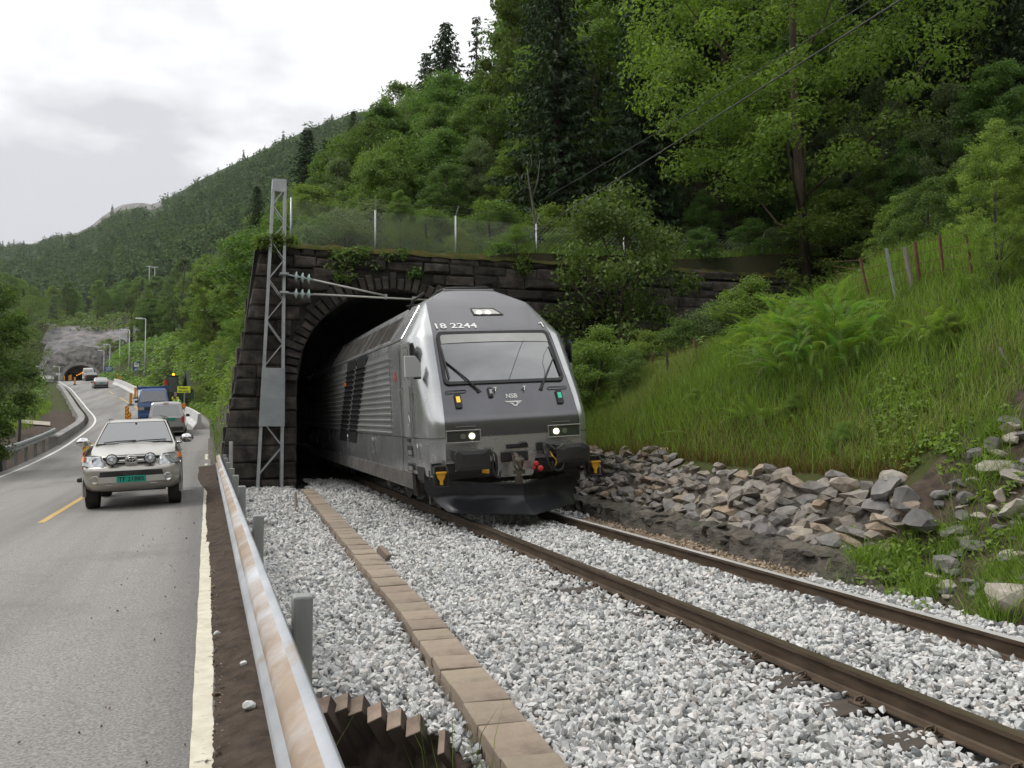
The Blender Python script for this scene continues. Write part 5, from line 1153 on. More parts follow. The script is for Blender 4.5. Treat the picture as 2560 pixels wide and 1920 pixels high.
for fr in (.25, .5, .72, .94):
    m = MB(); m.tube([p + (t - p) * fr for p, t in tops], .005, 4); m.build('fence_wire', FM['r'], pf)
# ================================================================ vehicles
M_pk = pm('champagne_silver_paint', (.42, .405, .365), (.48, .465, .42), scale=1.5, rough=.30, metal=.55, coat=.5, wear=((.28, .26, .22), 1.5, .62, .9))
M_cg = pm('car_glass', (.085, .095, .10), rough=.03, spec=.8, ior=1.9)
M_tyre = pm('tyre_rubber', (.018, .018, .018), (.035, .033, .031), scale=10, rough=.9)
M_chr = pm('chrome', (.62, .62, .63), rough=.12, metal=1.0)
M_hlens = pm('clear_lamp_lens', (.34, .36, .38), (.62, .64, .66), scale=16, rough=.08, spec=.8, metal=.4, ramp=(.4, .6))
M_org = pm('orange_lens', (.70, .20, .03), rough=.15, spec=.7); M_rlens = pm('red_lens', (.45, .02, .02), rough=.15, spec=.7)
M_plg = pm('green_plate', (.0, .30, .21), rough=.4); M_trim = pm('dark_trim', (.02, .02, .02), (.03, .03, .03), scale=6, rough=.6)
BANK = math.atan(.042)
HP = Vector((-7.717, 18.09, 0)); HP.z = float(zr(HP.y)) + .042 * ((HP.x - float(xr(HP.y))) * cP)
hil = thing('pickup_truck', 'champagne silver pickup with two round spot lamps and a green number plate', 'pickup', mw=Matrix.Translation(HP) @ Matrix.Rotation(R(20.4), 4, 'Z') @ Matrix.Rotation(-BANK, 4, 'Y'))
def planrow(z, yc, w, D, yend, n=9, pw=1.0):
    L = []
    for t in np.linspace(0, 1, n):
        a = t * math.pi / 2; L.append((w * math.sin(a) ** .8, yc + D * (1 - math.cos(a)) ** 1.1, z))
    if yend > L[-1][1]: L.append((w, yend, z))
    else: L.append((w, L[-1][1] + .01, z))
    return L
def sym(m, rows):
    m.grid([[(x, y, z) for x, y, z in r] for r in rows]); m.grid([[(-x, y, z) for x, y, z in r] for r in rows])
LV = [(.36, -.66, .80), (.41, -.78, .86), (.50, -.86, .885), (.62, -.885, .90), (.74, -.885, .905), (.81, -.875, .905), (.845, -.84, .905), (.86, -.78, .90)]
m = MB(); sym(m, [planrow(z, yc, w, .52, -.36) for z, yc, w in LV]); m.grid([[(x, y, .86 + .0 * y) for x in (-.86, -.4, 0, .4, .86)] for y in (-.60, -.45)])
bp = m.build('bumper', M_pk, hil, smooth=True); bp.modifiers.new('split', 'EDGE_SPLIT').split_angle = R(45)
m = MB(); sym(m, [planrow(z, yc, w, .50, 4.35) for z, yc, w in ((.80, -.74, .88), (.90, -.70, .89), (1.0, -.64, .885), (1.05, -.58, .87), (1.08, -.52, .84))])
for sg in (-1, 1):                     # flanks and fenders
    w = .89; prof_ = [(.885, .46), (.905, .62), (.905, .82), (.89, 1.0), (.865, 1.12), (.84, 1.20)]
    for y0, y1 in ((.48, 2.62), (3.55, 4.35)): m.grid([[(sg * x, y, z) for y in (y0, (y0 + y1) / 2, y1)] for x, z in prof_])
    m.grid([[(sg * x, y, z) for y in (-.3, .2, .48, 2.62, 3.1, 3.55, 4.35)] for x, z in prof_[2:]])
    m.grid([[(sg * x, y, z) for x, z in ((.84, 1.20), (.80, 1.215))] for y in (2.9, 4.35)])
m.add([(-.84, 4.35, .46), (.84, 4.35, .46), (.84, 4.35, 1.2), (-.84, 4.35, 1.2)], [(0, 1, 2, 3)])
m.grid([[(x, 2.75, z) for x in (-.8, .8)] for z in (.6, 1.25)])
bd = m.build('body', M_pk, hil, smooth=True); bd.modifiers.new('split', 'EDGE_SPLIT').split_angle = R(40)
m = MB(); rows = []
for y in np.linspace(-.60, .80, 9):
    t = (y + .60) / 1.4; w = .80 + .0 * t; zc = 1.045 + .215 * t ** .85; row = []
    for s in np.linspace(-1, 1, 13):
        yy = y + .34 * (abs(s) ** 2.2) * (1 - t) ** 1.5; row.append((s * w, yy, zc - .055 * abs(s) ** 3 * (1 - .5 * t) + .022 * math.cos(s * math.pi / 2) - (.012 if .42 < abs(s) < .58 else 0)))
    rows.append(row)
m.grid(rows); m.grid([[(x, y - .01, z - .05) for x, y, z in rows[0]], rows[0]]); m.build('bonnet', M_pk, hil, smooth=True)
# cabin
def cab(z): return float(ip(z, [1.18, 1.28, 1.60, 1.70, 1.745, 1.765], [.80, .775, .655, .61, .56, .35]))
def wsy(z): return float(ip(z, [1.18, 1.28, 1.70, 1.745, 1.765], [.62, .76, 1.62, 1.80, 2.0]))
m = MB(); zz = (1.18, 1.28, 1.45, 1.60, 1.70, 1.735, 1.755, 1.765)
for sg in (-1, 1): m.grid([[(sg * cab(z), y, z) for y in (wsy(z), wsy(z) + .10, 2.2, float(ip(z, [1.18, 1.765], [3.0, 2.75])))] for z in zz])
m.grid([[(x, y, 1.765 + .018 * (1 - (x / .36) ** 2)) for x in (-.35, 0, .35)] for y in (2.0, 2.75)]); m.grid([[(s * cab(z), wsy(z), z) for s in (-1, -.5, 0, .5, 1)] for z in (1.70, 1.735, 1.755, 1.765)])
m.grid([[(s * cab(z), wsy(z), z) for s in (-1, -.96)] for z in zz[:5]]); m.grid([[(s * cab(z), wsy(z), z) for s in (.96, 1)] for z in zz[:5]]); m.grid([[(s * cab(z), float(ip(z, [1.18, 1.765], [3.0, 2.75])), z) for s in (-1, 1)] for z in zz])
m.box((-.56, 2.3, 1.775), (.03, 1.0, .03)); m.box((.56, 2.3, 1.775), (.03, 1.0, .03)); cb = m.build('cabin', M_pk, hil, smooth=True); cb.modifiers.new('split', 'EDGE_SPLIT').split_angle = R(40)
m = MB(); m.grid([[(s * (cab(z) - .045), wsy(z) - .008 - .03 * (1 - s * s), z) for s in np.linspace(-1, 1, 7)] for z in (1.265, 1.4, 1.55, 1.69)]); m.build('windscreen', M_cg, hil, smooth=True)
for sg in (-1, 1):
    m = MB(); m.grid([[(sg * (cab(z) + .004), y, z) for y in (wsy(z) + .14, 2.55)] for z in (1.27, 1.45, 1.62, 1.68)]); m.build('side_window', M_cg, hil)
    m = MB(); m.beam((sg * (cab(1.26) + .008), 1.72, 1.26), (sg * (cab(1.69) + .008), 1.86, 1.69), .06, .01); m.build('door_pillar', M_trim, hil)
    m = MB(); m.tube([(sg * .80, 1.18, 1.22), (sg * .93, 1.16, 1.22)], .03, 6); m.lathe((sg * 1.04, 1.20, 1.305), (0, 1, 0), [(-.085, .045), (-.06, .085), (.0, .105), (.05, .10), (.06, .02)], 14)
    for i, v in enumerate(m.v):
        if abs(v[0]) > .93 and i >= 12: m.v[i] = (sg * 1.04 + (v[0] - sg * 1.04) * 1.35, v[1], 1.305 + (v[2] - 1.305) * .98)
    m.build('mirror', M_chr, hil, smooth=True)
    for yw in (0, 3.085):
        m = MB(); m.lathe((sg * .77, yw, .375), (sg, 0, 0), [(-.13, .30), (-.125, .355), (-.09, .378), (.09, .378), (.12, .36), (.13, .26)], 26); wh = m.build('wheel', M_tyre, hil, smooth=True)
        m = MB(); m.lathe((sg * .77, yw, .375), (sg, 0, 0), [(.08, .25), (.125, .24), (.13, .2), (.10, .17), (.115, .06), (.12, .0)], 14); m.build('rim', M_galv, wh)
        m = MB(); rr = []
        for t in np.linspace(R(-20), R(200), 15): rr.append([(sg * x, yw + r_ * math.cos(t), .40 + r_ * math.sin(t)) for x, r_ in ((.86, .40), (.915, .405), (.925, .44), (.90, .475))])
        m.grid(rr); m.build('wheel_arch', M_pk, hil, smooth=True)
    # headlight with orange end
    Pq = [(.45, -.785, .93), (.885 * .97, -.385, .95), (.87, -.30, 1.06), (.66, -.50, 1.075), (.52, -.60, 1.04), (.44, -.735, .98)]
    off_ = lambda p, k: (sg * (p[0] + .012 * k), p[1] - .025 * k, p[2])
    Pq = [(.49, -.765, .845), (.70, -.665, .845), (.90, -.38, .885), (.885, -.30, 1.055), (.70, -.52, 1.075), (.555, -.64, 1.055)]
    m = MB(); n = len(Pq); front_ = [off_(p, 1.2) for p in Pq]; back_ = [off_(p, -1.0) for p in Pq]; m.add(front_ + back_, [tuple(range(n))] + [(i, (i + 1) % n, n + (i + 1) % n, n + i) for i in range(n)]); hl = m.build('headlight', M_hlens, hil)
    Po = [(.86, -.455, .96), (.905, -.36, .965), (.888, -.29, 1.05), (.85, -.37, 1.06)]; m = MB(); m.add([off_(p, 2.0) for p in Po] + [off_(p, 0) for p in Po], [(0, 1, 2, 3)] + [(i, (i + 1) % 4, 4 + (i + 1) % 4, 4 + i) for i in range(4)]); m.build('turn_signal', M_org, hl)
    m = MB(); m.lathe((sg * .645, -.645, .965), (sg * .35, -1, 0), [(0, .075), (.012, .075), (.006, .05), (-.01, .03)], 16); m.build('lamp_bowl', M_chr, hl, smooth=True)
    m = MB(); m.lathe((sg * .345, -.85, .985), (0, -1, 0), [(-.10, .05), (-.07, .09), (.0, .112), (.03, .112), (.035, .095)], 22); m.cyl((sg * .345, -.82, .86), (0, 0, 1), .014, .12, 8); sl = m.build('spot_lamp', M_trim, hil, smooth=True); sl.modifiers.new('split', 'EDGE_SPLIT').split_angle = R(40)
    m = MB(); m.lathe((sg * .345, -.882, .985), (0, -1, 0), [(0, .098), (.012, .085), (.020, .05), (.022, .0)], 20); m.build('spot_glass', M_hlens, sl, smooth=True)
    m = MB(); m.lathe((sg * .66, -.80, .60), (sg * .35, -1, 0), [(-.02, .085), (.015, .085), (.012, .066), (0, .05)], 16); fl = m.build('fog_lamp', M_pk if sg < 0 else M_chr, hil, smooth=True)
    m = MB(); m.box((sg * .40, -.872, .50), (.12, .012, .012)); m.build('bumper_slot', M_chr, hil)
m = MB(); Pg = [(-.50, 1.03), (.50, 1.03), (.53, 1.0), (.40, .885), (-.40, .885), (-.53, 1.0)]
m.add([(x, -.775 + .06 * (abs(x) / .53) ** 2, z) for x, z in Pg], [tuple(range(6))]); gr = m.build('grille', M_trim, hil)
def chrome_strip(pts, w, name='grille_bar', d=.02):
    m = MB(); P = [Vector((x, -.775 + .06 * (abs(x) / .53) ** 2 - d, z)) for x, z in pts]; m.grid([[p + Vector((0, 0, w / 2)), p + Vector((0, -.012, 0)), p - Vector((0, 0, w / 2))] for p in P]); return m.build(name, M_chr, gr, smooth=True)
chrome_strip([(x, 1.035 - .01 * abs(x)) for x in np.linspace(-.52, .52, 9)], .022); chrome_strip([(x, .95 - .02 * abs(x)) for x in np.linspace(-.46, .46, 9)], .05)
for sg in (-1, 1): chrome_strip([(sg * .535, 1.02), (sg * .50, .96), (sg * .42, .88), (sg * .40, .87)], .022)
m = MB(); m.lathe((0, -.805, .955), (0, -1, 0), [(-.02, .11), (0, .105), (.012, .098), (.014, 0)], 20)
for i, v in enumerate(m.v): m.v[i] = (v[0] * 1.12, v[1], .955 + (v[2] - .955) * .98)
m.hexa([(-.10, -.80, .86), (.10, -.80, .86), (.10, -.74, .86), (-.10, -.74, .86), (-.12, -.815, .95), (.12, -.815, .95), (.12, -.74, .95), (-.12, -.74, .95)]); eb = m.build('grille_boss', M_pk, hil, smooth=True); eb.modifiers.new('split', 'EDGE_SPLIT').split_angle = R(40)
m = MB(); m.lathe((0, -.818, .958), (0, -1, 0), [(0, .082), (.004, .078), (.005, 0)], 20); m.build('emblem_ground', M_trim, eb)
for rx, rz_, dz in ((.085, .060, 0), (.028, .056, 0), (.060, .026, .028)):
    m = MB(); pts = [(rx * math.cos(t), -.828, .958 + dz + rz_ * math.sin(t)) for t in np.linspace(0, 2 * math.pi, 25)]; m.tube(pts, .0085, 5, caps=False); m.build('emblem_oval', M_chr, eb, smooth=True)
m = MB(); m.add([(x, -.905 + .05 * (abs(x) / .6) ** 3, z) for x, z in ((-.56, .755), (-.3, .765), (0, .765), (.3, .765), (.56, .755), (.585, .63), (.3, .62), (0, .62), (-.3, .62), (-.585, .63))], [tuple(range(10))]); m.build('air_intake', M_trim, hil)
m = MB(); m.grid([[(x, -.910 + .05 * (abs(x) / .6) ** 3, z) for x in np.linspace(-.60, .60, 9)] for z in (.655, .60, .54)]); m.build('bumper_bar', pm('bright_silver', (.56, .55, .52), rough=.3, metal=.5), hil, smooth=True)
m = MB(); m.box((0, -.932, .60), (.53, .015, .125)); pt = m.build('number_plate', M_plg, hil, bevel=.006)
m = text_mb('TF 21885', .115, Matrix.Identity(4)); xs_ = [p[0] for p in m.v]; k = .46 / (max(xs_) - min(xs_)); m.v = [(x * k, -.9415, .60 + y * 1.0) for x, y, z in m.v]; mobj('plate_number', m.mesh('plate_number', fix=False), pm('black_ink', (.01, .015, .015), rough=.5), pt)
for x0, x1, z0 in ((-.60, .02, 1.30), (-.05, .62, 1.305)):
    m = MB(); m.tube([(x0, .70, 1.285), (x0 + .25, .73, 1.305), (x1, .76, 1.31)], .012, 5); m.build('wiper', M_trim, hil)
m = MB(); m.box((0, 1.5, 1.62), (.26, .02, .06)); m.box((0, 1.50, 1.66), (.04, .02, .05)); m.build('interior_mirror', M_trim, hil)
m = MB(); m.box((0, .6, .42), (1.3, 2.0, .10)); m.box((0, .0, .36), (1.2, .14, .12)); m.box((0, -.25, .46), (1.4, .4, .10)); m.build('underbody', M_trim, hil)
m = MB()
for sg in (-1, 1): m.tube([(sg * .90, 2.0, 1.03), (sg * .925, 2.02, 1.03), (sg * .925, 2.2, 1.03), (sg * .90, 2.22, 1.03)], .014, 6)
m.build('door_handles', M_chr, hil)

def car(name, label, cat, P, yaw, L, Wd, H, paint, prof, glass, group='vehicles on the road', tail=True, bank=True, belt=None, plate=None, front_lights=True, extra=None):
    """prof: (y, z) roof line from the end nearest the camera (y=0) to the far end; glass: list of side panes and end panes"""
    t = thing(name, label, cat, mw=Matrix.Translation(P) @ Matrix.Rotation(yaw, 4, 'Z') @ Matrix.Rotation(-BANK if bank else 0, 4, 'Y'), group=group); b = belt or H * .56; w = Wd / 2
    def hw(z): return w * float(ip(z, [.2, .45, b, H], [.93, 1.0, .98, .78]))
    ys = [p[0] for p in prof]; m = MB(); n = len(prof)
    for sg in (-1, 1):
        rows = []
        for y, zt in prof:
            zl = [.22, .45, min(b * .8, zt * .98), min(b, zt), b + (zt - b) * .55 if zt > b else zt, zt - .04 if zt > b else zt, zt]; xs2 = [hw(z) for z in zl]; xs2[-1] -= .09
            rows.append([(sg * x * (1 - (.06 if y in (ys[0], ys[-1]) else 0)), y, z) for x, z in zip(xs2, zl)])
        m.grid(rows)
    top = [[(s * (hw(zt) - .09) * (1 - (.06 if y in (ys[0], ys[-1]) else 0)), y, zt + .02 * (1 - s * s)) for s in (-1, -.5, 0, .5, 1)] for y, zt in prof]; m.grid(top)
    for e in (0, -1):
        y, zt = prof[e]; zz2 = [.22, .45, min(b * .8, zt * .98), zt]; m.grid([[(s * hw(z) * .94, y, z) for s in (-1, 0, 1)] for z in zz2])
    bd = m.build('body', paint, t, smooth=True); bd.modifiers.new('split', 'EDGE_SPLIT').split_angle = R(30)
    for k, (nm, pts) in enumerate(glass):
        m = MB(); m.add(pts(hw), [tuple(range(len(pts(hw))))]); m.build(nm, M_cg, t)
    for yw in (L * .18, L * .80):
        for sg in (-1, 1):
            m = MB(); m.lathe((sg * (w - .11), yw, .31), (sg, 0, 0), [(-.11, .27), (-.08, .31), (.08, .31), (.115, .26), (.12, .18), (.10, 0)], 18); m.build('wheel', M_tyre, t)
    if tail:
        for sg in (-1, 1):
            m = MB(); m.box((sg * (w - .10), ys[0] + .0, b * .86), (.12, .06, .32)); m.build('tail_light', M_rlens, t)
    m = MB(); m.box((0, ys[0] - .03, .40), (Wd * .92, .12, .22)); m.build('bumper', M_trim if plate else paint, t, bevel=.03)
    if plate:
        m = MB(); m.box(plate, (.40, .02, .11)); m.build('number_plate', M_plg, t)
    for sg in (-1, 1):
        m = MB(); m.box((sg * (w + .10), L * .62 if tail else L * .22, b + .08), (.18, .10, .15)); m.build('mirror', M_trim, t, bevel=.02)
    if extra: extra(t, hw)
    return t
M_svan = pm('grey_silver_paint', (.36, .36, .36), (.42, .42, .42), scale=2, rough=.33, metal=.5, coat=.4); M_bluep = pm('blue_truck_paint', (.03, .075, .22), (.045, .10, .27), scale=2, rough=.4, coat=.3); M_wv = pm('white_van_paint', (.68, .69, .69), rough=.35); M_dcar = pm('black_car_paint', (.02, .022, .024), rough=.25, coat=.5)
def ryaw(y): return math.atan2(float(xr(y) - xr(y + 1)), 1.0)
def at_road(u, d, e=None):
    x = (u - 1280) / F_ * d; q = (x - float(xr(d))) * cP; return Vector((x, d, float(zr(d)) + .042 * max(-9, min(.3, q))))
end_pane = lambda y, z0, z1, k=.86, dy=0.0: (lambda hw: [(-hw(z0) * k, y - .012, z0), (hw(z0) * k, y - .012, z0), (hw(z1) * k, y + dy - .012, z1), (-hw(z1) * k, y + dy - .012, z1)])
side_pane = lambda sg, y0, y1, z0, z1, y0t=None, y1t=None: (lambda hw: [(sg * (hw(z0) + .006), y0, z0), (sg * (hw(z0) + .006), y1, z0), (sg * (hw(z1) - .0), y1t or y1, z1), (sg * (hw(z1) - .0), y0t or y0, z1)])
def van_extra(t, hw):
    m = MB(); m.box((-.62, 1.6, 1.83), (.04, 2.0, .04)); m.box((.62, 1.6, 1.83), (.04, 2.0, .04)); m.build('roof_bars', M_trim, t)
    m = MB(); m.tube([(.05, -.03, 1.02), (-.30, -.04, 1.12)], .012, 4); m.build('rear_wiper', M_trim, t)
    m = MB(); m.box((0, -.0, 1.74), (.26, .04, .04)); m.build('brake_light', M_rlens, t); m = MB(); m.cyl((0, -.03, .93), (0, -1, 0), .05, .02, 12); m.build('badge', M_chr, t)
car('parked_van', 'silver grey small van seen from behind, parked between the pickup and the blue truck', 'van', at_road(419, 45.2), ryaw(45), 4.3, 1.76, 1.80, M_svan, [(0, .95), (.06, 1.25), (.16, 1.70), (.3, 1.80), (2.6, 1.82), (3.3, 1.30), (4.2, 1.0), (4.35, .8)],
    [('rear_window', end_pane(.03, 1.10, 1.62, .80, .10)), ('side_window', side_pane(1, .35, 1.3, 1.12, 1.66, .5)), ('side_window', side_pane(1, 1.4, 2.8, 1.12, 1.66, None, 2.5)), ('side_window', side_pane(-1, .35, 2.8, 1.12, 1.66, .5, 2.5))], plate=(.22, -.03, .90), extra=van_extra)
def truck_extra(t, hw):
    for sg in (-1, 1):
        m = MB(); m.box((sg * .72, -.09, .86), (.26, .04, .20)); m.build('headlight', M_hlens, t); m = MB(); m.box((sg * .90, -.07, .86), (.08, .04, .18)); m.build('turn_signal', M_org, t)
    m = MB(); m.box((0, -.085, .86), (1.1, .03, .16)); m.build('grille', M_trim, t); m = MB(); m.box((0, 2.2, 2.28), (2.05, .06, .22)); m.box((0, 4.0, 1.25), (2.05, 3.6, .5)); m.build('tipper_bed', M_bluep, t, bevel=.02)
    for sg in (-1, 1): m = MB(); m.beam((sg * .98, 2.2, 1.4), (sg * .98, 2.2, 2.55), .05); m.build('headboard_post', M_trim, t)
    m = MB(); m.cyl((.82, 2.15, 2.62), (0, 0, 1), .13, .34, 12); m.build('red_drum', M_redp, t); m = MB(); m.tube([(-.6, -.06, 1.30), (.05, -.0, 1.34)], .015, 4); m.tube([(.05, -.06, 1.30), (.7, -.0, 1.34)], .015, 4); m.build('wipers', M_trim, t)
car('tipper_truck', 'blue tipper truck facing the camera behind the silver van', 'truck', at_road(386, 58.0), ryaw(58), 5.2, 1.95, 2.2, M_bluep, [(0, .95), (.05, 1.25), (.55, 2.05), (.75, 2.18), (1.9, 2.2), (2.0, 1.2), (5.2, 1.2)],
    [('windscreen', end_pane(.07, 1.30, 2.02, .88, .46)), ('side_window', side_pane(1, .45, 1.6, 1.32, 1.95, .7)), ('side_window', side_pane(-1, .45, 1.6, 1.32, 1.95, .7))], tail=False, belt=1.28, extra=truck_extra)
sedan = [(0, .85), (.08, 1.0), (.55, 1.08), (1.2, 1.45), (2.4, 1.47), (3.1, 1.05), (4.2, .88), (4.4, .7)]
sg_ = lambda: [('rear_window', lambda hw: [(-hw(1.1) * .8, .55, 1.10), (hw(1.1) * .8, .55, 1.10), (hw(1.42) * .8, 1.08, 1.43), (-hw(1.42) * .8, 1.08, 1.43)]), ('side_window', side_pane(1, .9, 2.9, 1.05, 1.38, 1.2, 2.5)), ('side_window', side_pane(-1, .9, 2.9, 1.05, 1.38, 1.2, 2.5))]
car('hatchback_car', 'silver hatchback driving away toward the road tunnel', 'car', at_road(253, 114), ryaw(116), 4.2, 1.75, 1.48, M_svan, [(0, .8), (.05, 1.0), (.3, 1.2), (.7, 1.45), (2.4, 1.5), (3.1, 1.05), (4.1, .9), (4.2, .7)], [('rear_window', lambda hw: [(-hw(1.1) * .8, .12, 1.05), (hw(1.1) * .8, .12, 1.05), (hw(1.42) * .8, .60, 1.40), (-hw(1.42) * .8, .60, 1.40)]), ('side_window', side_pane(1, .6, 2.9, 1.05, 1.38, .9, 2.5)), ('side_window', side_pane(-1, .6, 2.9, 1.05, 1.38, .9, 2.5))], plate=(0, -.1, .7))
car('dark_car', 'dark car waiting in front of the white van near the road tunnel', 'car', at_road(229, 146), ryaw(150), 4.4, 1.8, 1.48, M_dcar, sedan, sg_())
car('white_van', 'tall white van entering the road tunnel', 'van', at_road(221, 168), ryaw(170), 5.2, 2.0, 2.4, M_wv, [(0, 1.2), (.05, 1.5), (.12, 2.3), (.4, 2.42), (3.8, 2.4), (4.5, 1.5), (5.1, 1.1), (5.2, .8)], [('rear_window', end_pane(.05, 1.45, 2.05, .8, .06)), ('side_window', side_pane(1, 3.0, 4.2, 1.4, 2.0, None, 3.8))], plate=(0, -.05, .7))
p = px_ground(121, 960, 60); car('parked_car', 'pale silver estate car parked left of the road tunnel mouth', 'car', p, R(30), 4.5, 1.8, 1.5, M_svan, sedan, sg_(), bank=False)
# ================================================================ red and yellow marker boards
M_rd = pm('marker_red', (.50, .04, .025), rough=.5); M_yl = pm('marker_yellow', (.75, .55, .04), rough=.5)
def board_proto():
    t = thing('marker_board', 'x', 'traffic marker', group='red and yellow marker boards'); w, h = .25, 1.0
    m = MB(); m.box((0, 0, .05), (.42, .8, .10)); m.build('foot', M_trim, t, bevel=.02); m = MB(); m.box((0, 0, .62), (w, .03, h)); pb = m.build('panel', M_yl, t)
    n = 5
    for i in range(-1, n + 1):
        z0 = .12 + i * h / n; P = [(-w / 2, z0), (w / 2, z0 + .22), (w / 2, z0 + .22 + .1), (-w / 2, z0 + .1)]; P = clip_poly(clip_poly(P, (0, 1), 1.118), (0, -1), -.122)
        if len(P) > 2: m = MB(); m.prism(P, (0, -.021, 0), (1, 0, 0), (0, 0, 1), (0, 1, 0), .005); m.build('stripe', M_rd, pb)
    return t
BD = [(318, 57, 'marker board just above the pickup roof, second nearest in the row along the lane'), (323, 49, 'marker board directly behind the pickup roof, nearest in the row along the lane'), (327, 80, 'marker board third in the row along the lane, right of the first two'), (338.5, 91, 'marker board farthest in the row along the lane, left of the blue truck'), (221, 26, 'marker board half hidden behind the left mirror of the pickup'),
      (159.5, 175, 'marker board left of the road tunnel mouth, leftmost of four'), (172, 168, 'marker board beside the kerb under the road tunnel mouth, second from the left'), (176, 158, 'marker board beside the kerb under the road tunnel mouth, third from the left'), (186, 128, 'marker board at the end of the left kerb wall, lowest of four'),
      (283.5, 150, 'marker board right of the silver hatchback, leftmost of three'), (294, 140, 'marker board right of the silver hatchback, middle of three'), (302, 122, 'marker board at the far end of the white barrier')]
bp0 = board_proto(); btree = tree_of(bp0)
for i, (u, d, lab) in enumerate(BD):
    p = at_road(u, d); p.z = max(p.z, float(zr(d)) - .2)
    if i == 0: bp0.location = p; bp0.rotation_euler = (0, 0, ryaw(d)); bp0['label'] = lab
    else: dup(bp0, p, ryaw(d) + rnd.uniform(-.15, .15), lab, tree=btree)
# ================================================================ concrete barriers
JB = [(-.30, 0), (.30, 0), (.30, .10), (.12, .38), (.08, .86), (-.08, .86), (-.12, .38), (-.30, .10)]
jm = MB(); n = 8; jm.v = [(x, y, z) for y in (0, 2.97) for x, z in JB]; jm.f = [(i, (i + 1) % n, n + (i + 1) % n, n + i) for i in range(n)] + [tuple(range(n)), tuple(range(2 * n - 1, n - 1, -1))]; jm.mi = [0] * len(jm.f)
jme = jm.mesh('concrete_barrier'); jme.materials.append(pm('white_barrier_concrete', (.52, .52, .51), (.68, .68, .67), scale=1.2, rough=.8, bump=.003, wear=((.36, .35, .33), 1.1, .60, .8)))
y = 49.3; i = 0
while y < 122:
    bar_e = lambda t: float(np.interp(t, [49, 62, 130], [-.40, -1.5, -1.45])); e = bar_e(y); p = road_pt(y, e); e2 = bar_e(y + 2.8); q = road_pt(y + 3 * math.cos(ryaw(y)), e2); d = q - p
    o = mobj('concrete_barrier', jme, loc=p); o.rotation_euler = (math.asin(max(-1, min(1, d.z / d.length))), 0, -math.atan2(d.x, d.y)); o.scale = (1, d.length / 3, 1)
    ORD = ['', 'second', 'third', 'fourth', 'fifth', 'sixth', 'seventh', 'eighth', 'ninth', 'tenth', 'eleventh', 'twelfth', 'thirteenth', 'fourteenth', 'fifteenth', 'sixteenth', 'seventeenth', 'eighteenth', 'nineteenth', 'twentieth', 'twenty-first', 'twenty-second', 'twenty-third', 'twenty-fourth', 'twenty-fifth', 'twenty-sixth', 'twenty-seventh', 'twenty-eighth', 'twenty-ninth', 'thirtieth', 'thirty-first', 'thirty-second']; lab = 'white concrete barrier block right of the silver van, nearest of the line' if i == 0 else f'white concrete barrier block, {ORD[i]} from the near end of the roadside line'; tag(o, lab, 'barrier', 'white concrete barriers in line'); y += 3 * math.cos(ryaw(y)) * 1.0; i += 1
# low kerb wall on the left where the rail ends
m = MB(); rr = []
for y in np.arange(43, 128, 2.5):
    e = -float(wl(y)) - .62 - .5 * float(ss((y - 50) / 20)); h = .42; rr.append([road_pt(y, e - .22, -.6), road_pt(y, e - .22, h), road_pt(y, e + .22, h), road_pt(y, e + .22, -.2)])
m.add(rr[0], [(0, 1, 2, 3)]); m.grid(rr); tag(m.build('kerb_wall', pm('stained_parapet', (.19, .185, .175), (.29, .285, .27), scale=.9, rough=.9)), 'low concrete parapet on the left side of the road bend', 'wall')
# ================================================================ lamps, signs
M_lampm = pm('lamp_housing', (.55, .56, .57), rough=.4)
def lamp(u, vb, vt, d, lab, side=-1, hide=0):
    b = atd(u, vb, d); t_ = atd(u, vt, d); h = t_.z - b.z; t = thing('street_lamp', lab, 'street lamp', loc=b, group='street lamps by the road tunnel'); m = MB(); m.tube([(0, 0, -3), (0, 0, h)], [.11, .06], 8); m.build('pole', M_galv, t, smooth=True)
    m = MB(); m.tube([(0, 0, h), (side * .5, 0, h + .05)], .05, 6); m.hexa([(side * .4, -.16, h), (side * 1.35, -.16, h + .04), (side * 1.35, .16, h + .04), (side * .4, .16, h), (side * .4, -.12, h + .16), (side * 1.3, -.12, h + .18), (side * 1.3, .12, h + .18), (side * .4, .12, h + .16)]); m.build('lamp_head', M_lampm, t)
for L in ((362, 952, 797.5, 118, 'tallest street lamp, rightmost of the row, above the blue information sign'), (322, 949, 826, 140, 'street lamp second from the right in the row by the cliff'), (298, 953, 842, 158, 'street lamp third from the right in the row by the cliff'), (273.5, 953, 862, 178, 'street lamp standing behind the small blue direction sign'), (259, 942, 877, 196, 'shortest street lamp of the right row, leftmost beside the tunnel portal'), (105, 950, 917, 190, 'small street lamp far left of the road tunnel'), (147.5, 955, 917, 196, 'small street lamp just left of the road tunnel arch')): lamp(*L)
M_sb = pm('sign_blue', (.012, .06, .26), rough=.4); M_sw = pm('sign_white', (.75, .75, .75), rough=.4); M_sy = pm('fluorescent_yellow', (.72, .80, .03), rough=.4)
def sign(name, lab, u0, v0, u1, v1, d, vb, mat, deco):
    a, b = atd(u0, v0, d), atd(u1, v1, d); c = (a + b) / 2; w, h = b.x - a.x, a.z - b.z; base = atd((u0 + u1) / 2, vb, d); t = thing(name, lab, 'sign', loc=base)
    o = c - base
    for sx in ((0,) if w < 1.4 else (-.3, .3)): m = MB(); m.tube([(sx * w, .06, -1.0), (sx * w, .06, o.z)], .04, 6); m.build('post', M_galv, t)
    m = MB(); m.box((o.x, 0, o.z), (w, .04, h)); bdd = m.build('board', mat, t, bevel=.01); deco(bdd, o, w, h); return t
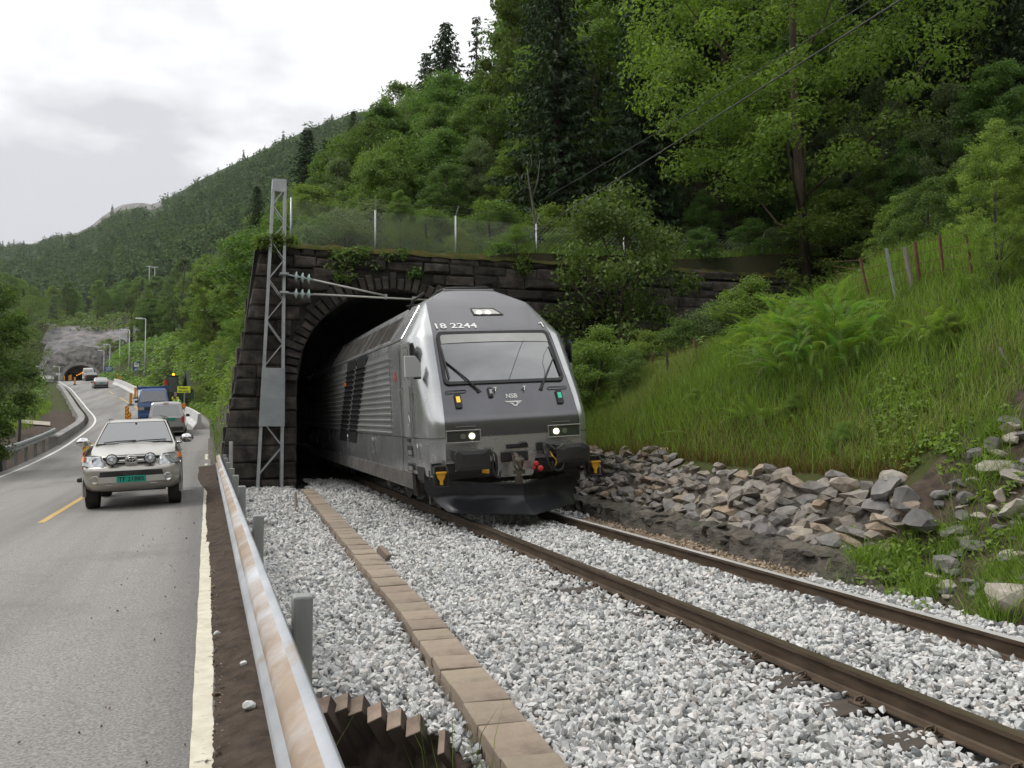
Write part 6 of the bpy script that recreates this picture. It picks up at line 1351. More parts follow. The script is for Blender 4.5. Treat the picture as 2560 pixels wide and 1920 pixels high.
def put(txt, bdd, o, x, z, hgt, mat, wmax=None):
    m = text_mb(txt, hgt, Matrix.Identity(4)); 
    if wmax:
        xs_ = [p[0] for p in m.v]; k = wmax / (max(xs_) - min(xs_)); m.v = [(p[0] * k, p[1], 0) for p in m.v]
    m.v = [(o.x + x + p[0], -.026, o.z + z + p[1]) for p in m.v]; mobj('lettering', m.mesh('lettering', fix=False), mat, bdd)
M_ink = MATS.get('black_ink')
sign('warning_sign', 'bright yellow warning board beside the two roadworkers', 443.5, 966, 476, 982, 54, 1010, M_sy, lambda b, o, w, h: (put('Rasfare', b, o, -.02, .085, .19, M_ink, w * .62), put('ikke stopp', b, o, 0, -.095, .19, M_ink, w * .80)))
def deco_dir(b, o, w, h):
    for z, wd in ((.18, .75), (-.20, .6)):
        x = -w * wd / 2
        while x < w * wd / 2 - .05:
            l = rnd.uniform(.06, .16); m = MB(); m.box((o.x + x + l / 2, -.026, o.z + z), (l * .8, .01, .13)); m.build('lettering', M_sw, b); x += l + .03
    m = MB(); m.prism([(-.12, 0), (.12, 0), (0, .14)], (o.x, -.03, o.z + h * .34), (1, 0, 0), (0, 0, 1), (0, 1, 0), .01); m.build('symbol', M_sw, b)
sign('direction_sign', 'small blue direction sign with white lettering near the road tunnel', 261, 916, 282.5, 928.5, 176, 954, M_sb, deco_dir)
def deco_info(b, o, w, h):
    m = MB(); m.box((o.x, -.028, o.z + h * .18), (w * .66, .012, h * .44)); wq = m.build('white_field', M_sw, b)
    for z in (.12, .02, -.06): m = MB(); m.box((o.x, -.036, o.z + h * .2 + z * h), (w * (.5 if z > 0 else .3), .006, .05)); m.build('pictogram', M_ink, wq)
    m = MB(); m.prism([(-.2, -.03), (.05, -.03), (.05, -.09), (.2, 0), (.05, .09), (.05, .03), (-.2, .03)], (o.x, -.03, o.z - h * .18), (1, 0, 0), (0, 0, 1), (0, 1, 0), .01); m.build('arrow', M_sw, b)
    x = -.3
    for l in (.14, .14, .14, .0, .12):
        if l: m = MB(); m.box((o.x + x + l / 2, -.028, o.z - h * .36), (l * .8, .01, .17)); m.build('lettering', M_sw, b)
        x += l + .04 if l else .08
sign('information_sign', 'upright blue information sign with a white panel below the tallest street lamp', 332.5, 904, 351, 928, 128, 958, M_sb, deco_info)
sign('notice_board', 'small white notice board on a post left of the road tunnel arch', 140, 932.5, 151, 938, 180, 955, M_sw, lambda b, o, w, h: [MB().box((o.x, -.026, o.z + z), (w * .7, .008, .05)).build('lettering', M_ink, b) for z in (.08, -.08)])
# grey site fence behind the barrier
gf = thing('site_fence', 'grey wire fence behind the white barrier at the foot of the cliff', 'fence', loc=road_pt(92, 3.2)); prev = None
for y in np.arange(92, 122, 2.4):
    p = road_pt(y, 3.0, 0) - gf.location; m = MB(); m.tube([p + Vector((0, 0, -.5)), p + Vector((0, 0, 2.0))], .05, 6); m.build('fence_post', M_galv, gf)
    if prev is not None:
        m = MB()
        for k in np.linspace(0, 1, 9)[1:]:
            a = prev.lerp(p, k); m.tube([a, a + Vector((0, 0, 1.9))], .018, 3)
        for z in (.4, 1.0, 1.5, 1.9): m.tube([prev + Vector((0, 0, z)), p + Vector((0, 0, z))], .018, 3)
        mobj('wire_panel', m.mesh('wire_panel', fix=False), M_galv, gf)
    prev = p
# ================================================================ road tunnel
M_ring = pm('portal_concrete', (.22, .21, .20), (.33, .32, .305), scale=.5, rough=.9, bump=.02, wear=((.10, .10, .095), .4, .5, .75))
tc_ = road_pt(221, -float(wl(221)) / 2); tun = thing('road_tunnel', 'arched road tunnel mouth with a concrete collar in the far cliff', 'tunnel', loc=(tc_.x, 221, 10.2), rz=R(24))
HWt, HT = 4.1, 4.75
def tarc(r, k): return [(HWt * (1 + r / HWt) * math.cos(t), (HT + r) * max(0, math.sin(t)) ** .85) for t in np.linspace(0, math.pi, k)]
m = MB(); inn, outr = tarc(0, 21), tarc(.75, 21)
for y0 in (0.0,):
    m.grid([[(x, -.6, z) for x, z in inn], [(x, -.6, z) for x, z in outr], [(x, 3, z) for x, z in outr]]); m.grid([[(x, -.6, z) for x, z in inn], [(x, 3, z) for x, z in inn]])
m.build('collar', M_ring, tun, smooth=False)
M_tb = pm('black_bore', (.010, .010, .010), (.022, .021, .020), scale=.6, rough=.9); m = MB(); m.grid([[(x - .002 * y * y, y, z) for x, z in inn] for y in np.arange(2.8, 46, 3)]); m.add([(x - 4, 45, z) for x, z in inn], [tuple(range(21))]); m.build('bore', M_tb, tun)
M_tl = emi('sodium_lamp', (1, .36, .05), 2.0)
for k in range(9):
    m = MB(); y = 4 + k * 4.4; m.box((-.3 + .9 - .002 * y * y, y, 4.05 - .02 * k), (.28, 1.3, .10)); m.build('ceiling_lamp', M_tl, tun)
m = MB(); rr = []
for r_, y_ in ((.72, -.45), (1.5, -.1), (2.4, .6), (3.6, 1.8), (5.2, 3.6)):
    rr.append([(x + rnd.uniform(-.2, .2), y_ + rnd.uniform(-.35, .35), z + (rnd.uniform(-.25, .25) if z > .3 else -.8)) for x, z in tarc(r_, 27)])
m.grid(rr); m.build('rock_face', pm('tunnel_face_rock', (.07, .065, .06), (.18, .17, .16), scale=.9, rough=.9, bump=.25, bscale=1.5), tun)
# pair of utility poles far up the slope
for u, v0, v1, w in ((373, 697, 664, 'left'), (386.5, 699, 666, 'right')):
    P = atd(u, v0, 330); T = atd(u, v1, 330); t = thing('utility_pole', f'tiny utility pole far up the wooded slope, {w} one of the pair', 'utility pole', loc=P, group='utility poles on the slope'); m = MB(); m.tube([(0, 0, -8), (0, 0, T.z - P.z)], .16, 6); m.build('pole', M_lampm, t); m = MB(); m.box((0, 0, T.z - P.z - .3), (2.4, .2, .2)); m.build('crossarm', M_lampm, t)
# ================================================================ roadworkers and the machine behind them
def person(label, P, yaw, pose, jacket, trousers, hair, scale=1.0):
    t = thing('person', label, 'person', mw=Matrix.Translation(P) @ Matrix.Rotation(yaw, 4, 'Z') @ Matrix.Scale(scale, 4), group='roadworkers')
    J = dict(pelvis=(0, 0, .95), spine=(0, .01, 1.12), chest=(0, .0, 1.34), neck=(0, -.01, 1.50), head0=(0, -.03, 1.60), head1=(0, -.02, 1.73), hl=(-.1, 0, .90), kl=(-.11, -.03, .50), al=(-.12, 0, .09), tl=(-.13, -.17, .04), hr=(.1, 0, .90), kr=(.11, -.03, .50), ar=(.12, 0, .09), tr=(.13, -.17, .04), sl=(-.19, 0, 1.42), el=(-.26, .02, 1.14), wl_=(-.25, -.10, .90), sr=(.19, 0, 1.42), er=(.26, .02, 1.14), wr=(.25, -.10, .90))
    J.update(pose); E = [('pelvis', 'spine', .15, .15), ('spine', 'chest', .15, .17), ('chest', 'neck', .17, .06), ('neck', 'head0', .06, .085), ('head0', 'head1', .085, .08), ('pelvis', 'hl', .15, .10), ('hl', 'kl', .10, .07), ('kl', 'al', .07, .05), ('al', 'tl', .05, .04), ('pelvis', 'hr', .15, .10), ('hr', 'kr', .10, .07), ('kr', 'ar', .07, .05), ('ar', 'tr', .05, .04), ('chest', 'sl', .17, .085), ('sl', 'el', .085, .06), ('el', 'wl_', .06, .038), ('chest', 'sr', .17, .085), ('sr', 'er', .085, .06), ('er', 'wr', .06, .038)]
    nm = list(J); V = [Vector(J[k]) for k in nm]; rad = {}; ed = []
    for a, b, ra, rb in E: ed.append((nm.index(a), nm.index(b))); rad.setdefault(nm.index(a), ra); rad[nm.index(b)] = rb
    for w_, e_ in (('wl_', 'el'), ('wr', 'er')):          # palm and five fingers
        wv = Vector(J[w_]); d = (wv - Vector(J[e_])).normalized(); side = d.cross(Vector((0, 1, .2))).normalized(); pi_ = len(V); V.append(wv + d * .06); rad[pi_] = .030; ed.append((nm.index(w_), pi_))
        for k, (s, l) in enumerate(((-.03, .075), (-.01, .09), (.012, .085), (.032, .065))):
            a_ = len(V); V.append(V[pi_] + d * .035 + side * s); V.append(V[a_] + d * l * .9 + Vector((0, -.02, 0))); rad[a_] = .011; rad[a_ + 1] = .009; ed += [(pi_, a_), (a_, a_ + 1)]
        a_ = len(V); V.append(wv + d * .03 - side * .045); V.append(V[a_] + d * .05 - side * .01); rad[a_] = .012; rad[a_ + 1] = .010; ed += [(nm.index(w_), a_), (a_, a_ + 1)]
    me = bpy.data.meshes.new('body'); me.from_pydata([tuple(v) for v in V], ed, []); o = mobj('body', me, None, t)
    sk = o.modifiers.new('skin', 'SKIN'); sk.use_smooth_shade = True
    for i, sv in enumerate(me.skin_vertices[0].data): r_ = rad.get(i, .05); sv.radius = (r_ * (1.15 if i < 3 else 1), r_ * (.8 if i < 3 else 1))
    me.skin_vertices[0].data[0].use_root = True; ss_ = o.modifiers.new('smooth', 'SUBSURF'); ss_.levels = ss_.render_levels = 1
    bpy.context.view_layer.update(); ev = bpy.data.meshes.new_from_object(o.evaluated_get(bpy.context.evaluated_depsgraph_get())); o.modifiers.clear(); o.data = ev
    M_skin = pm('skin', (.55, .34, .25), rough=.6); ev.materials.clear()
    for k in (jacket, trousers, M_skin): ev.materials.append(k)
    hz = Vector(J['neck']); wrs = [Vector(J['wl_']), Vector(J['wr'])]; pz = Vector(J['pelvis']).z - .08
    for p_ in ev.polygons:
        c = Vector(p_.center); p_.use_smooth = True; mi_ = 0
        if c.z < pz: mi_ = 1
        if (c - Vector(J['head0'])).length < .16 and c.z > hz.z - .02 or (c - Vector(J['head1'])).length < .13: mi_ = 2
        for w_ in wrs:
            if (c - w_).length < .20 and abs(c.x) > .12 and (c - w_).length < (c - Vector(J['el'])).length and (c - w_).length < .15: mi_ = 2
        p_.material_index = mi_
    H0, H1 = Vector(J['head0']), Vector(J['head1']); m = MB(); m.lathe(H1 + Vector((0, .01, .0)), (0, .15, 1), [(-.05, .088), (.0, .094), (.05, .08), (.085, .04), (.09, .0)], 12); m.build('hair', hair, t, smooth=True)
    f = H0.lerp(H1, .5) + Vector((0, -.085, 0)); m = MB(); m.hexa([f + Vector(p) for p in ((-.016, -.008, -.03), (.016, -.008, -.03), (.012, .02, -.03), (-.012, .02, -.03), (-.008, .0, .02), (.008, .0, .02), (.006, .02, .02), (-.006, .02, .02))]); m.build('nose', M_skin, t)
    for sg in (-1, 1):
        m = MB(); m.cyl(f + Vector((sg * .032, .004, .02)), (0, -1, 0), .011, .012, 8); m.build('eye', M_trim, t); m = MB(); m.lathe(f + Vector((sg * .088, .085, .0)), (sg, -.2, 0), [(-.01, .02), (.005, .03), (.01, .02)], 8); m.build('ear', M_skin, t)
    m = MB(); m.box(f + Vector((0, .006, -.055)), (.045, .012, .010)); m.build('mouth', pm('lips', (.42, .18, .15), rough=.6), t)
    m = MB(); c = Vector(J['spine']).lerp(Vector(J['chest']), .45); m.lathe(c, (0, 0, 1), [(-.03, .178), (-.03, .186), (.03, .186), (.03, .178)], 16)
    for i, v in enumerate(m.v): m.v[i] = (c.x + (v[0] - c.x) * 1.08, c.y + (v[1] - c.y) * .80, v[2])
    m.build('reflective_band', pm('reflective_tape', (.6, .6, .62), rough=.3, metal=.4), t); return t
M_hv = pm('high_visibility_yellow', (.62, .72, .03), (.7, .8, .06), scale=9, rough=.7); M_hv2 = pm('high_visibility_lime', (.38, .72, .08), rough=.7); M_navy = pm('navy_workwear', (.02, .024, .04), rough=.9); M_bald = pm('grey_hair', (.30, .26, .23), rough=.9); M_hr = pm('brown_hair', (.06, .04, .03), rough=.9)
person('roadworker in a yellow high-visibility jacket standing behind the silver van', at_road(438.5, 60.0), ryaw(60) + .5, {}, M_hv, M_navy, M_bald)
person('roadworker in a lime jacket bending forward under the yellow warning board', at_road(453, 59.0), ryaw(60) - .9, dict(spine=(0, -.10, 1.08), chest=(0, -.28, 1.22), neck=(0, -.42, 1.30), head0=(0, -.50, 1.36), head1=(0, -.56, 1.46), sl=(-.19, -.32, 1.28), sr=(.19, -.32, 1.28), el=(-.24, -.50, 1.05), er=(.24, -.50, 1.05), wl_=(-.16, -.66, .90), wr=(.16, -.66, .90)), M_hv2, M_hv2, M_hr)
P = at_road(459.5, 50); m = MB(); t = thing('warning_lamp', 'orange warning lamp box on a thin pole beside the lime roadworker', 'warning lamp', loc=P); m.tube([(0, 0, 0), (0, 0, 1.2)], .025, 6); m.build('pole', M_rd, t); m = MB(); m.box((0, 0, 1.32), (.20, .12, .26)); m.build('lamp_box', pm('orange_plastic', (.75, .22, .03), rough=.45), t, bevel=.02)
P = road_pt(76, -.2); ex = thing('excavator', 'dark green excavator cab with a lit amber beacon behind the yellow warning board', 'excavator', mw=Matrix.Translation((P.x, 76, P.z - .4)) @ Matrix.Rotation(ryaw(70), 4, 'Z')); M_exg = pm('dark_green_machine', (.018, .035, .022), (.03, .05, .03), scale=2, rough=.5)
m = MB(); m.box((0, 0, 1.2), (2.0, 2.4, .9)); m.box((.3, .4, 1.9), (1.3, 1.5, .5)); m.build('house', M_exg, ex, bevel=.06); m = MB(); m.hexa([(-.95, -1.15, 1.6), (-.05, -1.15, 1.6), (-.05, .2, 1.6), (-.95, .2, 1.6), (-.9, -1.0, 2.9), (-.1, -1.0, 2.9), (-.1, .2, 2.9), (-.9, .2, 2.9)]); cbx = m.build('cab', M_cg, ex); m = MB()
for x in (-.95, -.05):
    for y_ in (-1.15, .2): m.beam((x, y_, 1.6), (x + (.05 if x < -.5 else -.05), y_ + (.15 if y_ < 0 else 0), 2.95), .08)
m.box((-.5, -.4, 2.97), (.95, 1.3, .08)); m.build('cab_frame', M_exg, cbx)
m = MB(); m.cyl((-.4, -.3, 3.10), (0, 0, 1), .09, .2, 10); m.build('beacon', emi('lit_beacon', (1, .35, .02), 4.0), ex)
m = MB(); m.beam((.35, -.9, 1.7), (.5, -2.2, 3.3), .28, .34); m.beam((.5, -2.2, 3.3), (.55, -3.6, 1.8), .22, .28); m.hexa([(.2, -3.9, 1.0), (.9, -3.9, 1.0), (.9, -3.3, 1.0), (.2, -3.3, 1.0), (.25, -3.8, 1.8), (.85, -3.8, 1.8), (.85, -3.4, 1.8), (.25, -3.4, 1.8)]); m.build('boom', M_exg, ex)
for sg in (-1, 1):
    m = MB(); m.hexa([(sg * .95 - .25, -1.5, .05), (sg * .95 + .25, -1.5, .05), (sg * .95 + .25, 1.5, .05), (sg * .95 - .25, 1.5, .05), (sg * .95 - .25, -1.8, .7), (sg * .95 + .25, -1.8, .7), (sg * .95 + .25, 1.8, .7), (sg * .95 - .25, 1.8, .7)]); m.build('track', M_trim, ex, bevel=.08)
p = px_ground(85, 1062, 20); o = MB().box((0, 0, .03), (1.9, 1.1, .03), rot=Matrix.Rotation(R(12), 3, 'X')).build('plywood_sheet', pm('pale_plywood', (.32, .28, .22), (.42, .37, .30), scale=2, rough=.8), loc=p + Vector((0, 0, .12))); o.rotation_euler = (0, R(5), .5); tag(o, 'pale plywood sheet lying on the dirt beyond the left guardrail', 'sheet')
# ================================================================ vegetation
gr_ = np.random.default_rng(21)
M_leafA = pm('leaf_green', (.115, .185, .050), rough=.55, island=.35, obrand=.22, translu=.35, spec=.25)
M_leafB = pm('leaf_yellow_green', (.165, .235, .058), rough=.55, island=.32, obrand=.20, translu=.40, spec=.25)
M_leafC = pm('leaf_grey_green', (.13, .175, .085), rough=.6, island=.35, obrand=.15, translu=.30, spec=.25)
M_need = pm('spruce_needles', (.040, .068, .030), rough=.65, island=.40, obrand=.25, translu=.12, spec=.2)
M_farl = pm('far_foliage', (.066, .108, .040), rough=.8, island=.45, translu=.2, spec=.1)
M_bark = pm('brown_bark', (.055, .038, .028), (.12, .088, .066), scale=6, rough=.95, bump=.01, stretch=(1, 1, .25))
M_barkg = pm('grey_bark', (.06, .056, .05), (.15, .142, .13), scale=5, rough=.9, bump=.006, stretch=(1, 1, .4))
M_frond = pm('fern_frond', (.135, .23, .048), rough=.5, obrand=.5, translu=.4, spec=.3)
M_frondy = pm('bright_fern_frond', (.17, .25, .055), rough=.5, obrand=.25, translu=.4, spec=.3)
M_grass = pm('grass_blades', (.165, .245, .045), rough=.6, island=.42, translu=.35, spec=.2)
M_grassd = pm('dry_grass_blades', (.13, .095, .032), rough=.7, island=.4, translu=.3, spec=.2)
def unit(v): return v / np.maximum(1e-9, np.linalg.norm(v, axis=-1, keepdims=True))
def leaf_quads(P, N, size, asp=.55, up=None):
    n = len(P); N = unit(N); T = unit(np.cross(N, gr_.normal(size=(n, 3)))) if up is None else unit(up); B = np.cross(N, T); s = size[:, None]
    a = P - T * s * .5; c = P + T * s * .5; l = P + B * s * asp * .5 + N * s * .12; r = P - B * s * asp * .5 + N * s * .12
    V = np.stack([a, r, c, l], 1).reshape(-1, 3); F = np.arange(4 * n).reshape(n, 4); return V, F
def crown_clumps(C, rad, per, size, flat=.6, asp=.55):
    n = len(C); k = per; D = unit(gr_.normal(size=(n, k, 3))) * (gr_.random((n, k, 1)) ** .45); D[..., 2] *= flat
    P = C[:, None] + D * rad[:, None, None]; N = D * .8 + np.array([0, 0, .55]) + gr_.normal(0, .45, (n, k, 3)); s = size * gr_.uniform(.6, 1.35, (n * k))
    return leaf_quads(P.reshape(-1, 3), N.reshape(-1, 3), s, asp)
def broadleaf(seed, H=10.0, R_=3.2, base=.22, ncl=85, per=125, size=.22, trunk_r=.16, lean=.0, shape=1.0, multi=1, name='tree', crown_m=None, bark=None, clr=.62):
    global gr_; gr_ = np.random.default_rng(seed); r = random.Random(seed)
    zc = gr_.beta(1.5, 1.25, ncl); th = gr_.uniform(0, 2 * math.pi, ncl); prof_ = np.sin(np.pi * np.clip(zc * .86 + .10, 0, 1)) ** .75 * (1.12 - .35 * zc * shape)
    rr = R_ * prof_ * gr_.random(ncl) ** .42; C = np.stack([rr * np.cos(th) * gr_.uniform(.85, 1.15, ncl) + lean * zc * H, rr * np.sin(th), H * (base + (1 - base) * zc)], -1)
    rad = clr * R_ / 3.0 * gr_.uniform(.65, 1.35, ncl); V, F = crown_clumps(C, rad, per, size)
    crown = np_mesh(name + '_crown', V, F)
    m = MB(); lead = [Vector((lean * z * H + .12 * math.sin(z * 6 + seed), .10 * math.sin(z * 5 + seed * 2), z * H)) for z in np.linspace(-.06, .93, 9)]
    m.tube(lead, [trunk_r * (1.15 - .95 * t) + .015 for t in np.linspace(0, 1, 9)], 7)
    for k in r.sample(range(ncl), min(16, ncl)):
        c = Vector(C[k]); z0 = max(.1, min(.85, (c.z / H) - r.uniform(.10, .25))); s = lead[0].lerp(lead[-1], z0); f = z0 * 8; i = min(7, int(f)); s = lead[i].lerp(lead[i + 1], f - i)
        mid = s.lerp(c, .5) + Vector((0, 0, -.10 * (c - s).length)); m.tube([s, mid, c], [trunk_r * .42 * (1.1 - z0), trunk_r * .28 * (1.1 - z0) + .006, .012], 5)
    t = m.mesh(name + '_trunk'); set_smooth(t); return t, crown
def spruce(seed, H=16.0, R_=2.6, whorl=.42, dens=1.0, name='spruce', base=.06, thin=0.0):
    rg2 = np.random.default_rng(seed); Ps, Ns, Us, Ss = [], [], [], []; z = H * base; m = MB(); m.tube([(0, 0, -.6), (0, 0, H * .5), (0, 0, H * .99)], [.20 * H / 16 + .02, .12 * H / 16, .01], 7)
    while z < H * .985:
        t = z / H; L0 = R_ * (1 - t) ** .78 + .10; nb = int(7 + 3 * rg2.random())
        for k in range(nb):
            if rg2.random() < thin: continue
            a = 2 * math.pi * (k + rg2.random() * .8) / nb; L = L0 * rg2.uniform(.62, 1.18); d = np.array([math.cos(a), math.sin(a), 0]); nseg = max(2, int(L / .17 * dens)); ts = (np.arange(nseg) + rg2.random(nseg)) / nseg
            dz = (.12 - .55 * ts * (1 - t * .6) + .22 * ts ** 3) * L; base_ = np.array([0, 0, z]) + d * (ts * L)[:, None] + np.array([0, 0, 1]) * dz[:, None]; side = np.array([-d[1], d[0], 0])
            for sg in (-1, 1, 0):
                off = side * (sg * rg2.uniform(.04, .20, nseg) * (1.15 - ts))[:, None]; P = base_ + off; u = np.array([0, 0, -1.0]) * rg2.uniform(.35, 1.0, nseg)[:, None] + d * rg2.uniform(.1, .7, nseg)[:, None] + side * sg * .5 + rg2.normal(0, .18, (nseg, 3))
                Ps.append(P + u * .12); Us.append(u); Ns.append(np.cross(u, side if sg == 0 else d) + np.array([0, 0, .4]) + rg2.normal(0, .3, (nseg, 3))); Ss.append(rg2.uniform(.24, .52, nseg) * (1.0 - .35 * t))
            if k % 3 == 0: m.tube([(0, 0, z), tuple(np.array([0, 0, z]) + d * L * .55 + np.array([0, 0, -.10 * L]))], [.03, .01], 3, caps=False)
        z += whorl * (1.05 - .45 * t) * rg2.uniform(.8, 1.2)
    P, U, N_, S_ = np.concatenate(Ps), unit(np.concatenate(Us)), np.concatenate(Ns), np.concatenate(Ss); N_ = unit(N_ - U * np.sum(N_ * U, 1, keepdims=True)); V, F = leaf_quads(P, N_, S_, .42, U)
    tk = m.mesh(name + '_trunk'); set_smooth(tk); return tk, np_mesh(name + '_crown', V, F)
PROT = {}
def reg(key, meshes, bark, leaf, H):
    t, c = meshes; t.materials.append(bark); c.materials.append(leaf); PROT[key] = (t, c, H)
for i in range(4): reg('b%d' % i, broadleaf(31 + i, 10, (3.3, 2.8, 3.6, 3.0)[i], (.16, .10, .22, .12)[i], 135, 190, .155, .15, (.02, -.03, .0, .05)[i]), M_bark, M_leafA, 10)
for i in range(2): reg('y%d' % i, broadleaf(51 + i, 9, 3.0, .12, 125, 180, .155, .12, .02), M_bark, M_leafB, 9)
for i in range(2): reg('g%d' % i, broadleaf(61 + i, 11, 2.7, .22, 130, 130, .13, .13, .03 - .05 * i, clr=.55), M_barkg, M_leafC, 11)
for i in range(3): reg('s%d' % i, spruce(71 + i, 16, (2.7, 2.3, 3.2)[i]), M_bark, M_need, 16)
reg('gl', broadleaf(67, 9, 3.0, .36, 100, 80, .11, .13, .05, clr=.6), M_barkg, M_leafC, 9)
reg('bi', broadleaf(68, 9, 2.6, .12, 190, 150, .095, .09, .03, clr=.46, shape=1.3), M_barkg, M_leafB, 9)
reg('st', spruce(79, 14, 1.5, whorl=.62, thin=.35), M_bark, M_need, 14)
for i in range(3): reg('h%d' % i, broadleaf(81 + i, 3.0, 1.45, .02, 66, 150, .085, .035, 0, clr=.85), M_bark, (M_leafA, M_leafB, M_leafC)[i], 3)
ntree = 0
def tree(kind, P, H, label, cat='tree', group=None, wide=1.0, name=None, sink=.15, lean=(0, 0)):
    t, c, H0 = PROT[kind]; s = H / H0; nm = name or ('spruce_tree' if kind[0] == 's' else 'shrub' if kind[0] == 'h' else 'broadleaf_tree')
    r = thing(nm, label, cat, loc=(P[0], P[1], P[2] - sink), rz=rnd.uniform(0, 6.28), group=group); r.scale = (s * wide, s * wide, s)
    if lean != (0, 0): r.rotation_euler = (lean[0], lean[1], r.rotation_euler[2])
    mobj('trunk' if kind[0] != 'h' else 'stem', t, parent=r); mobj('crown' if kind[0] != 'h' else 'foliage', c, parent=r); return r
def tree_px(kind, u, vtop, d, label, group=None, wide=1.0, cat='tree', zb=None, name=None, lean=(0, 0), minh=1.0):
    x = (u - 1280) / F_ * d; z = gz(x, d) if zb is None else zb; H = max(minh, atd(u, vtop, d).z - z); return tree(kind, (x, d, z), H, label, cat, group, wide, name, lean=lean)
G1 = 'trees of the wood above the portal wall'
for u, v, d, w, lab in ((1112, 45, 62, 1.5, 'tall dark spruce standing against the sky, leftmost of the skyline spruces'), (1190, 28, 66, 1.2, 'thin sparse spruce standing against the sky right of the leftmost skyline spruce'), (1262, -70, 64, 1.5, 'tall dark spruce right of the thin sparse skyline spruce'), (1062, 120, 66, 1.3, 'short spruce half hidden left of the leftmost skyline spruce'),
                        (762, 312, 86, 1.5, 'pointed spruce left of the wood, behind the lattice mast top'), (812, 341, 82, 1.4, 'smaller pointed spruce just right of the one behind the mast top'), (878, 268, 92, .8, 'spruce with a thin tip showing on the far ridge line'), (637, 455, 100, 1.2, 'small spruce left of the mast above the road bank')):
    tree_px('st' if 'thin sparse' in lab else ('s0', 's1', 's2')[int(u) % 3], u, v, d, lab, 'skyline spruces', w)
for u, v, d, w in ((1330, -90, 60, 1), (1405, -120, 57, 1), (1475, -100, 53, 1.1), (1545, -160, 56, 1), (1640, -200, 50, 1.1), (1760, -260, 47, 1.1), (1900, -260, 44, 1), (2260, -280, 35, 1.1), (2345, -160, 31, 1.1), (2440, -240, 30, 1.1), (2530, -200, 28, 1.1), (2610, -220, 27, 1.1), (2180, -220, 40, 1.1), (2080, -240, 42, 1), (2390, -60, 36, 1.2), (2490, -60, 34, 1.2)):
    tree_px(('s0', 's1', 's2')[int(u) % 3], u, v, d, 'tall dark spruce in the wood on the right' if u > 1700 else 'tall dark spruce in the middle of the wood above the portal wall', 'tall spruces of the wood' if u > 1700 else 'tall spruces above the portal wall', w)
for i, (u, v, d, w) in enumerate(((905, 300, 44, 1), (960, 255, 48, 1), (1035, 225, 50, 1), (1120, 190, 48, 1.05), (1215, 175, 46, 1.05), (1300, 240, 43, 1), (850, 390, 41, 1), (980, 340, 39, 1), (1095, 350, 39, 1), (1195, 340, 38, 1), (1320, 340, 37, 1), (1385, 265, 46, 1), (1455, 240, 44, 1), (1420, 380, 36, .9), (1500, 330, 40, 1), (790, 440, 42, 1), (720, 470, 52, 1), (870, 345, 55, 1), (1010, 215, 56, .9), (1560, 400, 36, .9), (1680, 420, 35, .9), (1760, 470, 33, .9))):
    k = ('b0', 'b1', 'g0', 'b2', 'b3', 'y0', 'g1')[i % 7]; tree_px(k, u, v, d, 'leafy broadleaf tree in the dense wood behind the chain-link fence', 'broadleaf trees behind the chain-link fence', w)
# the large ash
gb = px_ground(2012, 612, 20); ash = broadleaf(97, 18.5, 5.8, .10, 330, 220, .165, .15, -.012, clr=.46, shape=.2)
ash[0].materials.append(M_bark); ash[1].materials.append(M_leafB); P = Vector(((2010 - 1280) / F_ * 29.5, 29.5, 0)); P.z = gz(P.x, P.y)
t = thing('ash_tree', 'large spreading yellow-green ash with a straight brown trunk right of the portal wall', 'tree', loc=P, rz=.4); mobj('trunk', ash[0], parent=t); mobj('crown', ash[1], parent=t)
tree_px('h0', 1556, 470, 26.0, 'big bright green bushy tree in front of the portal wall right of the locomotive', wide=.88, name='bushy_tree', zb=3.0)
tree_px('y0', 998, 470, 27.2, 'small bright yellow-green maple behind the mesh of the chain-link fence', wide=.75, name='maple_sapling', zb=6.0)
tree_px('h1', 1148, 562, 26.6, 'tiny light green sapling behind the chain-link fence', wide=.8, name='sapling', zb=6.2)
tree_px('h1', 1290, 600, 26.4, 'light green shrub on the wall top beside the fourth fence post', wide=1.1)
tree_px('g1', 2215, 190, 29, 'grey-green alder with a dark trunk at the top of the grass bank', wide=.9, name='alder_tree')
tree_px('g0', 2120, 150, 33, 'grey-green alder behind the ash, right of its trunk', wide=.9, name='alder_tree')
P_ = px_ground(2500, 735); tree('bi', P_, atd(2500, 275, P_.y).z - P_.z, 'slender yellow-green birch on the bank at the right edge of the frame', wide=.85, name='birch_tree')
P_ = px_ground(2585, 700); tree('bi', P_, atd(2590, 330, P_.y).z - P_.z, 'grey-green birch cut by the right edge of the frame', wide=.9, name='birch_tree')
tree_px('h1', 2110, 480, 28.6, 'low bright hazel bush right of the ash trunk', wide=1.3, name='hazel_bush', cat='bush'); tree_px('h0', 1760, 560, 28.5, 'dark hazel bush on the wall top left of the ash trunk', wide=1.2, name='hazel_bush', cat='bush')
SH = [(860, 520, 28, 'h2', 1.2), (800, 540, 28, 'h0', 1.1), (1070, 520, 28.5, 'h0', 1.3), (1230, 500, 29, 'h0', 1.4), (1400, 560, 28.6, 'h0', 1.3), (1370, 510, 31, 'h1', 1.4), (930, 500, 30, 'h2', 1.3), (1650, 560, 29, 'h2', 1.3), (1880, 540, 29.5, 'h0', 1.3), (1940, 560, 30, 'h2', 1.2), (760, 560, 27.5, 'h2', 1.0), (1480, 520, 30, 'h2', 1.4), (700, 540, 32, 'h0', 1.4)]
for u, v, d, k, w in SH: tree_px(k, u, v, d, 'leafy shrub of the undergrowth on top of the portal wall', 'undergrowth shrubs on the portal wall', w, 'shrub')
